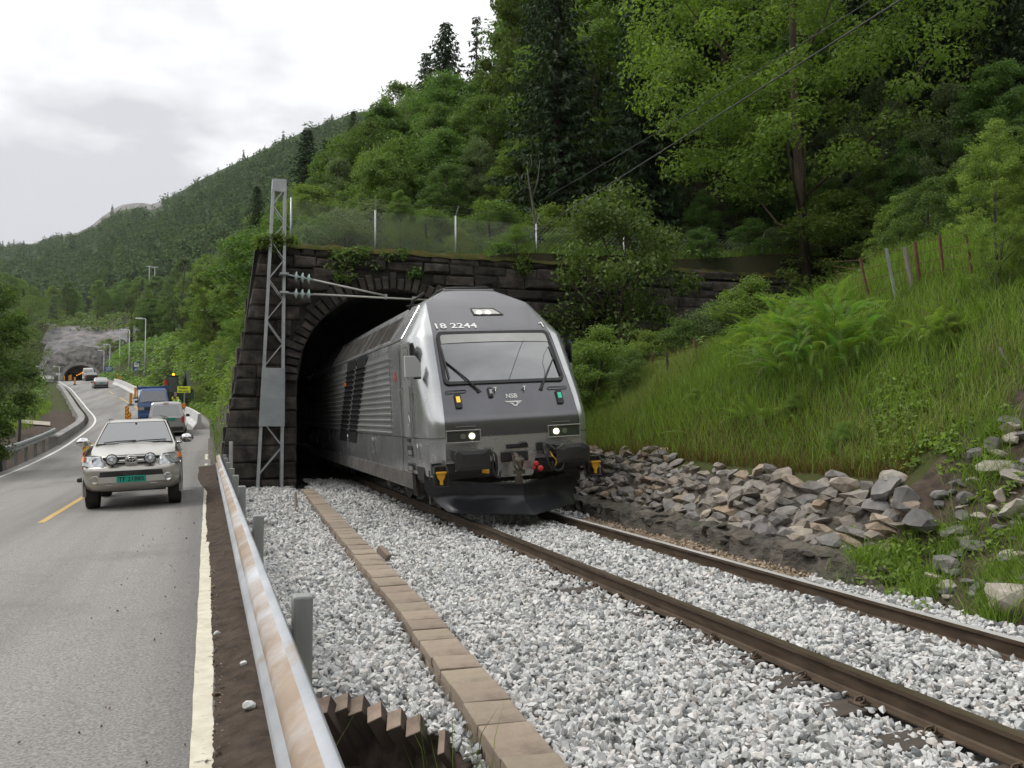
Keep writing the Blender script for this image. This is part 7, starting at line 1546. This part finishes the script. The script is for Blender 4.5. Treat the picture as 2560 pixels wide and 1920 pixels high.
for u, v, d, k, w, lab in ((1500, 810, 21, 'h1', 1.1, 'light green hazel shrub behind the locomotive mirror'), (1700, 790, 22.5, 'h0', 1.3, 'green shrub behind the pasture fence left of the big fern'), (1790, 745, 23, 'h2', 1.3, 'grey-green shrub behind the pasture fence just left of the big fern'), (1440, 850, 22, 'h0', 1.2, 'dark shrub right behind the locomotive cab'), (1620, 820, 22.5, 'h1', 1.2, 'light shrub at the foot of the portal wall'), (1580, 860, 20, 'h0', 1.0, 'low shrub on the bank above the first fence posts'), (1880, 690, 22, 'h1', 1.2, 'shrub behind the big fern by the leaning wooden fence post'), (2440, 560, 19, 'h0', 1.3, 'dark shrub behind the birch at the top of the grass bank'), (2330, 520, 24, 'h2', 1.4, 'shrub at the upper end of the pasture fence')):
    tree_px(k, u, v, d, lab, None, w, 'shrub')
for u, v, w in ((2110, 1090, .35), (1740, 980, .3), (1500, 960, .45), (1530, 1000, .4), (1990, 1010, .35), (2380, 830, .4)):
    p = px_ground(u, v + 30); tree('h1', p, 1.1 * w + .1, 'small leafy plant among the grass of the bank', 'plant', 'small plants on the grass bank', 1.2, name='small_plant')
for u, v, d, k, w in ((2330, 430, 20, 'b0', 1.0), (2440, 380, 21, 'b2', 1.0), (2560, 300, 20, 'b3', 1), (2260, 480, 23, 'y0', .9), (2390, 200, 26, 'g1', 1), (2500, 150, 25, 'b1', 1), (2060, 420, 31, 'b2', .9), (1900, 380, 34, 'b0', 1), (2180, 400, 28, 'b3', .9), (2300, 330, 27, 'b1', .9)):
    tree_px(k, u, v, d, 'leafy tree in the dim wood edge above the grass bank on the right', 'wood edge trees above the grass bank', w)
# hillside filled in behind
def clear_of(pts, p, r): return all((p[0] - q[0]) ** 2 + (p[1] - q[1]) ** 2 > r * r for q in pts)
used = []
SKY_U, SKY_V = [-200, 40, 226, 300, 430, 640, 740, 830, 890, 1000, 1060, 1120, 1300, 1400], [640, 640, 600, 560, 520, 420, 350, 350, 262, 245, 215, 190, 150, 60]
def fill(n, ys, es, kinds, hts, label, group, gap, cat='tree', cond=None, wide=(.9, 1.2), umax=2750):
    k = 0; tries = 0
    while k < n and tries < n * 60:
        tries += 1; y = rnd.uniform(*ys) if not isinstance(ys, list) else rnd.choice(ys); e = es[0] + (es[1] - es[0]) * rnd.random(); x = float(xr(y)) + e / cP; u = 1280 + F_ * x / y
        if not (-180 < u < umax) or (cond and not cond(x, y, e, u)) or not clear_of(used, (x, y), gap): continue
        zt = gz(x, y); hh = rnd.uniform(*hts); vt = float(np.interp(u, SKY_U, SKY_V))
        if u < 1330:
            cr_ = hh * .34 * F_ / y; vt = max(float(np.interp(u - cr_, SKY_U, SKY_V)), vt)
            if proj((x, y, zt + hh))[1] < vt:
                hh = hh * .7
                if proj((x, y, zt + hh))[1] < vt: continue
        used.append((x, y)); tree(rnd.choice(kinds), (x, y, zt), hh, label, cat, group, rnd.uniform(*wide)); k += 1
fill(62, (32, 62), (9, 46), ['b0', 'b1', 'b2', 'b3', 'g0', 's0', 's1', 's2', 's2'], (9, 15), 'tree of the dense hillside wood behind the ash and spruces', 'hillside wood trees', 2.0)
fill(46, (62, 120), (11, 60), ['b0', 'b1', 'b2', 'b3', 'g1', 's0', 's1'], (9, 14), 'tree high on the hillside behind the wood above the wall', 'upper hillside trees', 2.8)
# bank and slope right of the road beyond the wall
fill(50, (33, 95), (3.6, 13), ['b0', 'b1', 'b3', 'y0', 'y1', 'g0'], (4.5, 8.5), 'broadleaf tree on the steep bank right of the road beyond the portal wall', 'trees on the road bank', 2.1)
fill(80, (75, 216), (5, 40), ['b0', 'b1', 'b2', 'b3', 'y0', 'g1', 'g0', 's1'], (7, 12), 'tree on the wooded slope right of the road near the tunnel', 'trees on the slope by the road tunnel', 2.8)
fill(46, (27, 110), (1.3, 5), ['h0', 'h1', 'h2', 'h1'], (1.0, 2.2), 'bright green shrub on the road bank beyond the portal wall', 'shrubs on the road bank', 1.1, 'shrub', wide=(1.0, 1.5))
# left of the road
G = 'trees left of the road'
for u, v, d, k, w, ln, lab in ((5, 630, 33, 'gl', .62, (0, .10), 'thin-leaved tree with dark leaning stems at the left edge of the frame'), (-110, 600, 30, 'b1', 1.0, (0, 0), 'leafy tree cut by the left edge of the frame'), (48, 735, 42, 'gl', .6, (0, .06), 'second thin tree right of the leaning one at the left edge'), (-30, 760, 48, 'gl', .7, (0, 0), 'rounded tree behind the leaning stems at the left edge'), (-90, 700, 36, 'g0', 1, (0, 0), 'grey-green tree mostly beyond the left edge')): tree_px(k, u, v, d, lab, G, w, lean=ln)
fill(26, (60, 200), (-42, -14), ['b0', 'b1', 'b2', 'g0', 'g1', 'y0'], (4.5, 9), 'broadleaf tree left of the road before the tunnel hill', 'trees left of the road before the tunnel', 3.0, cond=lambda x, y, e, u: u + 3 * F_ / y < (30 if y < 120 else 100))
fill(64, (26, 100), (-21, -9.4), ['h0', 'h2', 'h1', 'h0'], (.9, 2.0), 'green shrub on the rough ground left of the road', 'shrubs left of the road', 1.1, 'shrub', wide=(1.1, 1.7), cond=lambda x, y, e, u: e < -9.9 and (u < -30 or proj((x, y, gz(x, y)))[1] < 985))
# on the tunnel hill
fill(100, (238, 400), (-140, 60), ['b0', 'b1', 'b2', 'b3', 'y0', 'g1', 's0'], (9, 14), 'broadleaf tree on the hill above the road tunnel', 'trees on the tunnel hill', 4.2)
fill(30, (222, 238), (-70, 40), ['h0', 'h1', 'h2', 'b0'], (3, 5), 'bush on the ledges around the road tunnel', 'bushes around the road tunnel', 2.5, 'bush', cond=lambda x, y, e, u: abs(e + 4) > 9 or y > 232, wide=(1.2, 1.7))
# leafy ground cover over every slope that would show bare soil
def cover(name, n, yr, er, mat, hgt, siz):
    y = yr[0] * (yr[1] / yr[0]) ** gr_.random(n); e = er[0] + (er[1] - er[0]) * gr_.random(n); x = xr(y) + e / cP; u = 1280 + F_ * x / y; q = x * cP + y * sP; Y = -x * sP + y * cP
    k = (u > -60) & (u < 2640) & ((Y > YW + 1) | (er[0] < 0)) & ~((np.abs(e + 4) < 7) & (y > 205)); x, y = x[k], y[k]; C = np.stack([x, y, ground_z(x, y)], -1); sc = np.clip(y / 45, .7, 3.5); m_ = 9; D = unit(gr_.normal(size=(len(C), m_, 3))) * gr_.random((len(C), m_, 1)) ** .5; D[..., 2] = np.abs(D[..., 2])
    P = C[:, None] + D * (np.array([1, 1, .9]) * (hgt * sc)[:, None, None]); V, F = leaf_quads(P.reshape(-1, 3), (D + np.array([0, 0, .6])).reshape(-1, 3), np.repeat(siz * sc, m_) * gr_.uniform(.6, 1.4, len(C) * m_), .6)
    tag(mobj(name, np_mesh(name, V, F), mat), kind='stuff')
cover('undergrowth', 15000, (25, 230), (1.0, 60), M_leafA, .55, .22)
cover('undergrowth', 6000, (25, 120), (.6, 9), M_leafB, .45, .17)
cover('undergrowth', 7000, (17, 215), (-40, -11.2), M_leafA, .42, .20)
X_ = gr_.uniform(5, 26, 5200); Y_ = gr_.uniform(7, 25, 5200); k_ = X_ > crest(Y_) + gr_.uniform(-.2, 2.5, 5200); X_, Y_ = X_[k_], Y_[k_]; x_, y_ = (X_ + XC) * cP - Y_ * sP, (X_ + XC) * sP + Y_ * cP; C = np.stack([x_, y_, ground_z(x_, y_)], -1); D = unit(gr_.normal(size=(len(C), 9, 3))); D[..., 2] = np.abs(D[..., 2])
V, F = leaf_quads((C[:, None] + D * np.array([.45, .45, .45])).reshape(-1, 3), (D + np.array([0, 0, .6])).reshape(-1, 3), gr_.uniform(.08, .19, len(C) * 9), .6); tag(mobj('undergrowth', np_mesh('undergrowth', V, F), M_leafA), kind='stuff')
y_ = gr_.uniform(222, 420, 9000); x_ = gr_.uniform(-260, 60, 9000); u_ = 1280 + F_ * x_ / y_; z_ = ground_z(x_, y_); k_ = (u_ > -60) & (u_ < 900) & ~((np.abs((x_ - xr(y_)) * cP + 4) < 22) & (y_ < 246)); C = np.stack([x_, y_, z_], -1)[k_]
D = unit(gr_.normal(size=(len(C), 8, 3))); D[..., 2] = np.abs(D[..., 2]); V, F = leaf_quads((C[:, None] + D * np.array([1.6, 1.6, 1.3])).reshape(-1, 3), (D + np.array([0, 0, .6])).reshape(-1, 3), gr_.uniform(.6, 1.3, len(C) * 8), .65); tag(mobj('undergrowth', np_mesh('undergrowth', V, F), M_leafA), kind='stuff')
# far woods: too many to tell apart
Pw = []; Hs = []
A = HV[:, :24]
rgf = np.random.default_rng(3)
while sum(len(p) for p in Pw) < 6400:
    i = rgf.uniform(0, A.shape[0] - 1.001, 4000); j = A.shape[1] * 0 + (1 - rgf.random(4000) ** .8) * (A.shape[1] - 1.001) * 1.0; i0, j0 = i.astype(int), j.astype(int); fi, fj = (i - i0)[:, None], (j - j0)[:, None]
    p = (A[i0, j0] * (1 - fi) + A[i0 + 1, j0] * fi) * (1 - fj) + (A[i0, j0 + 1] * (1 - fi) + A[i0 + 1, j0 + 1] * fi) * fj; uu = 1280 + F_ * p[:, 0] / p[:, 1]
    k = (uu > -120) & (uu < 1100); k &= ~((uu > 225) & (uu < 400) & (j > 19.0) & (rgf.random(4000) < .96)); k &= ~((uu > 60) & (uu < 225) & (j > 21.5) & (rgf.random(4000) < .85)); Pw.append(p[k])
Pw = np.concatenate(Pw)[:6400]; d = Pw[:, 1]; Hh = rgf.uniform(5.5, 9.5, len(Pw)) * np.where(rgf.random(len(Pw)) < .15, 1.35, 1.0); con = rgf.random(len(Pw)) < .22
K = 52; D = unit(rgf.normal(size=(len(Pw), K, 3))) * (rgf.random((len(Pw), K, 1)) ** .4); zrel = (D[..., 2] + 1) / 2
rad = np.where(con, Hh * .20, Hh * .42)[:, None]; taper = np.where(con[:, None], 1.25 * (1 - zrel), 1.0)
P = np.stack([D[..., 0] * rad * taper, D[..., 1] * rad * taper, zrel * Hh[:, None] * np.where(con, 1.25, .95)[:, None] - .5], -1) + Pw[:, None]
V, F = leaf_quads(P.reshape(-1, 3), (D + np.array([0, 0, .5]) + rgf.normal(0, .3, D.shape)).reshape(-1, 3), np.repeat(Hh * .19, K) * rgf.uniform(.6, 1.3, len(Pw) * K), .7)
tag(mobj('far_wood', np_mesh('far_wood', V, F), M_farl), kind='stuff')
# a wood across the valley behind the camera shows in the windscreen and paint only as a dark hill
relabel('undergrowth shrubs on the portal wall', 'leafy shrub in the undergrowth on top of the portal wall, %s'); relabel('broadleaf trees behind the chain-link fence', 'leafy broadleaf tree of the wood behind the chain-link fence, %s')
relabel('tall spruces of the wood', 'tall dark spruce in the wood right of the ash, %s'); relabel('tall spruces above the portal wall', 'tall dark spruce between the skyline spruces and the ash, %s'); relabel('wood edge trees above the grass bank', 'leafy tree in the dim wood edge above the grass bank, %s')
# ---------------------------------------------------------------- ferns
def frond_mesh(name, L=1.0, npin=17, droop=.55, seed=0, w=.20):
    r = random.Random(seed); V, F = [], []; rach = []
    for i in range(npin + 1):
        t = i / npin; rach.append(Vector((L * (t - .12 * t * t * droop), 0, L * (.62 * t - droop * t * t))))
    for i in range(2, npin):
        t = i / npin; p = rach[i]; d = (rach[i + 1] - rach[i - 1]).normalized(); wl_ = L * w * math.sin(math.pi * min(1, t * .92 + .10)) ** .8 * (1 - .45 * t)
        for sg in (-1, 1):
            b = len(V); tip = p + Vector((d.x * .45, sg, d.z * .45 - .18)).normalized() * wl_ * r.uniform(.85, 1.1); hw_ = L / npin * .25; m1 = p.lerp(tip, .45)
            V += [tuple(p - d * hw_ * .6), tuple(p + d * hw_ * .6), tuple(m1 + d * hw_), tuple(tip), tuple(m1 - d * hw_ * .7)]; F.append((b, b + 1, b + 2, b + 4)); F.append((b + 2, b + 3, b + 4, b + 4))
    F = [f if f[2] != f[3] else f[:3] for f in F]; b = len(V)
    for i, p in enumerate(rach): k = .010 * L * (1.2 - i / npin); V += [(p.x, -k, p.z), (p.x, k, p.z)]
    for i in range(npin): F.append((b + 2 * i, b + 2 * i + 1, b + 2 * i + 3, b + 2 * i + 2))
    me = bpy.data.meshes.new(name); me.from_pydata(V, [], F); return me
FR = {m_.name: [frond_mesh('frond', 1.0, 22, dr, s, w) for s, (dr, w) in enumerate(((.5, .17), (.75, .19), (.35, .16), (.9, .18)))] for m_ in (M_frond, M_frondy)}
for k, ms in FR.items():
    for me_ in ms: me_.materials.append(MATS[k])
def fern(P, size, n, label, mat=M_frond, group='ferns on the banks', spread=.24, tilt=(8, 66), dome=0.0):
    t = thing('fern', label, 'fern', loc=P, rz=rnd.uniform(0, 6.28), group=group)
    for i in range(n):
        o = mobj('frond', FR[mat.name][i % 4], parent=t); a = rnd.uniform(0, 6.28); q_ = rnd.random() ** .5; rr = spread * size * q_ * 2; o.location = (rr * math.cos(a), rr * math.sin(a), -.05 + dome * (1 - q_ * q_)); o.rotation_euler = (rnd.uniform(-.35, .35), R(10) - R(rnd.uniform(*tilt)) + .35, a + rnd.uniform(-.4, .4)); s = size * rnd.uniform(.65, 1.15); o.scale = (s, s, s)
    return t
FE = [(2035, 930, 1.1, 150, 'largest fern clump, in the middle of the grass bank below the pasture fence'), (2110, 890, 1.0, 110, 'fern clump joined to the right side of the largest fern'), (1955, 890, 1.0, 110, 'fern clump joined to the left side of the largest fern'), (2040, 850, 1.0, 110, 'fern clump behind the largest fern, close to the fence wires'), (2350, 850, .7, 70, 'yellow-green fern clump right of the largest fern'), (2420, 800, .65, 50, 'fern clump up-slope of the yellow-green one'), (1600, 960, .75, 36, 'fern clump at the low end of the pasture fence'), (1462, 950, .9, 34, 'fern clump just right of the locomotive windscreen'), (1478, 1020, .8, 34, 'fern clump just right of the locomotive headlight'), (1760, 1075, .7, 18, 'sparse fern in the grass above the drystone wall'), (1900, 1040, .7, 24, 'low fern in the grass under the largest fern'), (1530, 905, .8, 30, 'fern clump at the foot of the portal wall'), (2150, 640, .8, 24, 'fern on the fence line near the upper wooden post'), (2060, 600, .9, 24, 'fern at the foot of the ash trunk')]
for u, v, s, n, lab in FE: big = n > 60; fern(px_ground(u, v), s * (.62 if big else .8), int(n * 1.5), lab, M_frondy if 'yellow' in lab or v > 1030 else M_frond, None, spread=.62 if big else .3, dome=.85 if n >= 110 else .3 if big else .1)
for u, v, s, n in ((600, 790, 1.3, 30), (625, 735, 1.2, 26), (585, 850, 1.2, 30), (560, 905, 1.2, 28), (545, 960, 1.1, 24), (610, 830, 1.2, 24), (530, 880, 1.3, 28), (570, 800, 1.4, 28), (520, 930, 1.2, 24), (505, 970, 1.0, 20), (640, 690, 1.1, 22), (535, 1010, .9, 16)):
    fern(px_ground(u, v, 24.5), s, n, 'bright yellow-green bracken on the road bank against the left flank of the portal wall', M_frondy, 'bracken beside the portal wall')
relabel('bracken beside the portal wall', 'bright yellow-green bracken on the road bank beside the portal wall, %s')
relabel('small plants on the grass bank', 'small leafy plant among the grass of the bank, %s')
# ---------------------------------------------------------------- grass
def blades(P, h, w, lean=.35):
    n = len(P); a = gr_.uniform(0, 2 * math.pi, n); side = np.stack([np.cos(a), np.sin(a), np.zeros(n)], -1); b = gr_.uniform(0, 2 * math.pi, n); bend = np.stack([np.cos(b), np.sin(b), np.zeros(n)], -1) * (h * gr_.uniform(.1, lean * 2, n))[:, None]
    up = np.array([0, 0, 1.0]) * h[:, None]; W_ = side * w[:, None]; V = np.stack([P - W_, P + W_, P + up * .55 + bend * .3 - W_ * .7, P + up * .55 + bend * .3 + W_ * .7, P + up * .97 + bend], 1).reshape(-1, 3); i = 5 * np.arange(n)[:, None]
    return V, i + np.array([[0, 1, 3, 2]]), i + np.array([[2, 3, 4]])
def grass_on(n, sampler, h, w, mat, name, lean=.35):
    X, Y = sampler(n); wx_ = (X + XC) * cP - Y * sP; wy_ = (X + XC) * sP + Y * cP; u = 1280 + F_ * wx_ / wy_; k = (u > -40) & (u < 2620) & (wy_ > 2); wx_, wy_ = wx_[k], wy_[k]; P = np.stack([wx_, wy_, ground_z(wx_, wy_) - .03], -1); hh = gr_.uniform(h[0], h[1], len(P)) * (1 + .5 * vn(wx_, wy_, 1.1, 61)); V, Q_, T_ = blades(P, hh, gr_.uniform(w[0], w[1], len(P)), lean)
    return tag(mobj(name, np_mesh(name, V, Q_, T_), mat), kind='stuff')
def s_bank(n):
    Y = gr_.uniform(6.2, 24.3, n * 2); X = 2.56 + (gr_.random(n * 2) ** .8) * (crest(Y) + 6.0 - 2.5); k = (Y > 8.0 + .9 * vn(X, Y, 1.0, 70) * 2 + .35 * np.maximum(0, 4.2 - X)) & ((X > 2.60) | (Y < 0)) | ((Y <= 8) & (X > 4.3 + vn(X, Y, 1.2, 71) * 2)); return X[k][:n], Y[k][:n]
grass_on(140000, s_bank, (.18, .46), (.0045, .0085), M_grass, 'bank_grass')
def s_pale(n):
    X, Y = s_bank(n * 4); k = vn(X, Y, 1.3, 75) > .08; return X[k][:n], Y[k][:n]
grass_on(16000, s_pale, (.32, .62), (.003, .005), pm('pale_seeding_grass', (.25, .26, .10), rough=.7, island=.3, translu=.3, spec=.2), 'seeding_grass')
def s_dry(n):
    Y = gr_.uniform(8.2, 20, n); X = 2.58 + gr_.exponential(.55, n); return X, Y
grass_on(9000, s_dry, (.12, .34), (.004, .007), M_grassd, 'dry_grass', .6)
def s_erod(n):
    C = [(1.75, 6.9), (1.9, 7.4), (2.3, 7.0), (3.0, 7.3), (2.0, 6.3), (2.6, 6.4), (3.4, 7.6), (1.7, 6.0), (1.65, 7.7), (2.1, 5.9)]; c = np.array(C)[gr_.integers(0, len(C), n)]; return c[:, 0] + gr_.normal(0, .13, n), c[:, 1] + gr_.normal(0, .13, n)
grass_on(3800, s_erod, (.12, .38), (.003, .006), M_grass, 'grass_tufts', .6)
def s_wall(n): X = gr_.uniform(-3.6, 15, n); return X, gr_.uniform(24.75, 28, n)
grass_on(12000, s_wall, (.15, .5), (.006, .012), M_grass, 'wall_top_grass', .5)
def s_left(n):
    y = gr_.uniform(14, 90, n); e = -gr_.uniform(10.6, 16, n); x = xr(y) + e / cP; q = x * cP + y * sP; return q - XC, -x * sP + y * cP
grass_on(16000, s_left, (.2, .6), (.01, .02), M_grass, 'roadside_grass', .5)
def s_rb(n):
    y = gr_.uniform(28, 80, n); e = gr_.uniform(.3, 6, n); x = xr(y) + e / cP; return x * cP + y * sP - XC, -x * sP + y * cP
grass_on(16000, s_rb, (.2, .6), (.012, .022), M_grass, 'bank_herbs', .6)
def s_hole(n): return gr_.uniform(-4.45, -3.5, n), gr_.uniform(3.9, 5.2, n)
grass_on(110, s_hole, (.25, .7), (.002, .0045), M_grass, 'grass_by_boards', .5)
# broad-leaved weeds on the edge of the eroded bank, leaf tufts on the stone wall
def weeds(name, pts, per, rad, size, mat, asp=.55):
    C = np.array([tuple(p) for p in pts]); V, F = crown_clumps(C, np.full(len(C), rad) * gr_.uniform(.6, 1.3, len(C)), per, size, .7, asp); return tag(mobj(name, np_mesh(name, V, F), mat), kind='stuff')
pts = []
for _ in range(150):
    u, v = gr_.normal(2245, 55), gr_.normal(1085, 70)
    if 2120 < u < 2400 and 930 < v < 1190: pts.append(px_ground(u, v) + Vector((0, 0, .08)))
for _ in range(60): pts.append(px_ground(gr_.normal(2240, 45), gr_.normal(1420, 35)) + Vector((0, 0, .07)))
for _ in range(45): pts.append(px_ground(gr_.uniform(2330, 2560), gr_.uniform(1020, 1450)) + Vector((0, 0, .06)))
weeds('broadleaf_weeds', pts, 20, .13, .075, M_leafB)
def wall_px(u, v, Yq=YW - .16):
    r = ray(u, v); den = -r.x * sP + r.y * cP; t = Yq / den; return Vector((0, 0, 1.6)) + r * t
for (uc, vc, su, sv, n, lab) in ((880, 640, 45, 25, 34, 'ivy-like plant hanging over the wall top right of the mast'), (1310, 660, 16, 18, 18, 'light green plant growing in the wall joints below the fourth fence post'), (1040, 690, 14, 12, 6, 'tiny plant growing in the wall right of the mast arm'), (860, 690, 20, 14, 7, 'small drooping plant in the wall above the mast arm'), (1250, 620, 30, 14, 12, 'creeper on the wall top edge above the locomotive roof'), (1500, 790, 40, 50, 30, 'dark ivy on the portal wall right of the locomotive'), (1000, 640, 25, 14, 7, 'sparse creeper on the wall over the tunnel arch'), (690, 604, 44, 14, 40, 'bright overhanging plants on the left corner of the portal wall')):
    C = np.array([tuple(wall_px(uc + gr_.normal() * su * .6, vc + gr_.normal() * sv * .6, YW - (.35 if 'corner' in lab else .13)) ) for _ in range(n)]); V, F = crown_clumps(C, gr_.uniform(.12, .26, n), 26, .11, .8); tag(mobj('wall_plant', np_mesh('wall_plant', V, F), M_leafB if 'bright' in lab or 'light' in lab else M_leafA), lab, 'wall plant', 'plants on the portal wall')
# bare sapling and dead branches
b0 = Vector(((1340 - 1280) / F_ * 27, 27, 0)); b0.z = gz(b0.x, 27); m = MB(); U = lambda u, v: atd(u, v, 27) - b0
m.tube([U(1340, 640), U(1338, 560), U(1330, 500), U(1322, 455), U(1318, 420)], [.05, .045, .035, .025, .012], 6); m.tube([U(1330, 500), U(1345, 450), U(1350, 400)], [.025, .018, .008], 5); m.tube([U(1324, 465), U(1302, 450), U(1290, 430)], [.018, .012, .006], 5); m.tube([U(1320, 440), U(1330, 410), U(1326, 385)], [.014, .010, .005], 5)
tag(m.build('bare_sapling', M_barkg, loc=b0, smooth=True), 'pale bare sapling behind the right end of the chain-link mesh', 'sapling')
b0 = atd(2420, 540, 25); U = lambda u, v: atd(u, v, 25) - b0; m = MB(); m.tube([U(2420, 560), U(2405, 525), U(2370, 512), U(2320, 520), U(2270, 545)], [.05, .04, .03, .022, .01], 6); tag(m.build('dead_branch', M_barkg, loc=b0, smooth=True), 'pale dead branch arching before the dark spruces on the right', 'branch')
p = px_ground(2500, 930); m = MB(); m.tube([Vector((0, 0, .3)), Vector((.03, -.05, .18)), Vector((.0, -.1, .06)), Vector((.12, -.2, -.06))], [.02, .018, .015, .006], 5); tag(m.build('exposed_root', M_barkg, loc=p, smooth=True), 'pale exposed root hanging from the eroded bank', 'root')
# ================================================================ air
HZ = bpy.data.materials.new('air'); HZ.use_nodes = True; ht = HZ.node_tree; ht.nodes.clear()
hv = ht.nodes.new('ShaderNodeVolumePrincipled'); ho = ht.nodes.new('ShaderNodeOutputMaterial'); ht.links.new(hv.outputs[0], ho.inputs['Volume'])
hv.inputs['Color'].default_value = (.90, .93, .96, 1); hv.inputs['Density'].default_value = .00009; hv.inputs['Anisotropy'].default_value = .2
zlo = float(min(wz.min(), HV[..., 2].min())) - 1.0; zhi = float(max(wz.max(), HV[..., 2].max())) + 40
m = MB(); x0_, x1_ = float(min(wx.min(), HV[..., 0].min())) - 5, float(max(wx.max(), HV[..., 0].max())) + 5; y0_, y1_ = float(min(wy.min(), HV[..., 1].min())) - 5, float(max(wy.max(), HV[..., 1].max())) + 5
m.box(((x0_ + x1_) / 2, (y0_ + y1_) / 2, (zlo + zhi) / 2), (x1_ - x0_, y1_ - y0_, zhi - zlo)); hz = m.build('haze', HZ); tag(hz, kind='stuff')
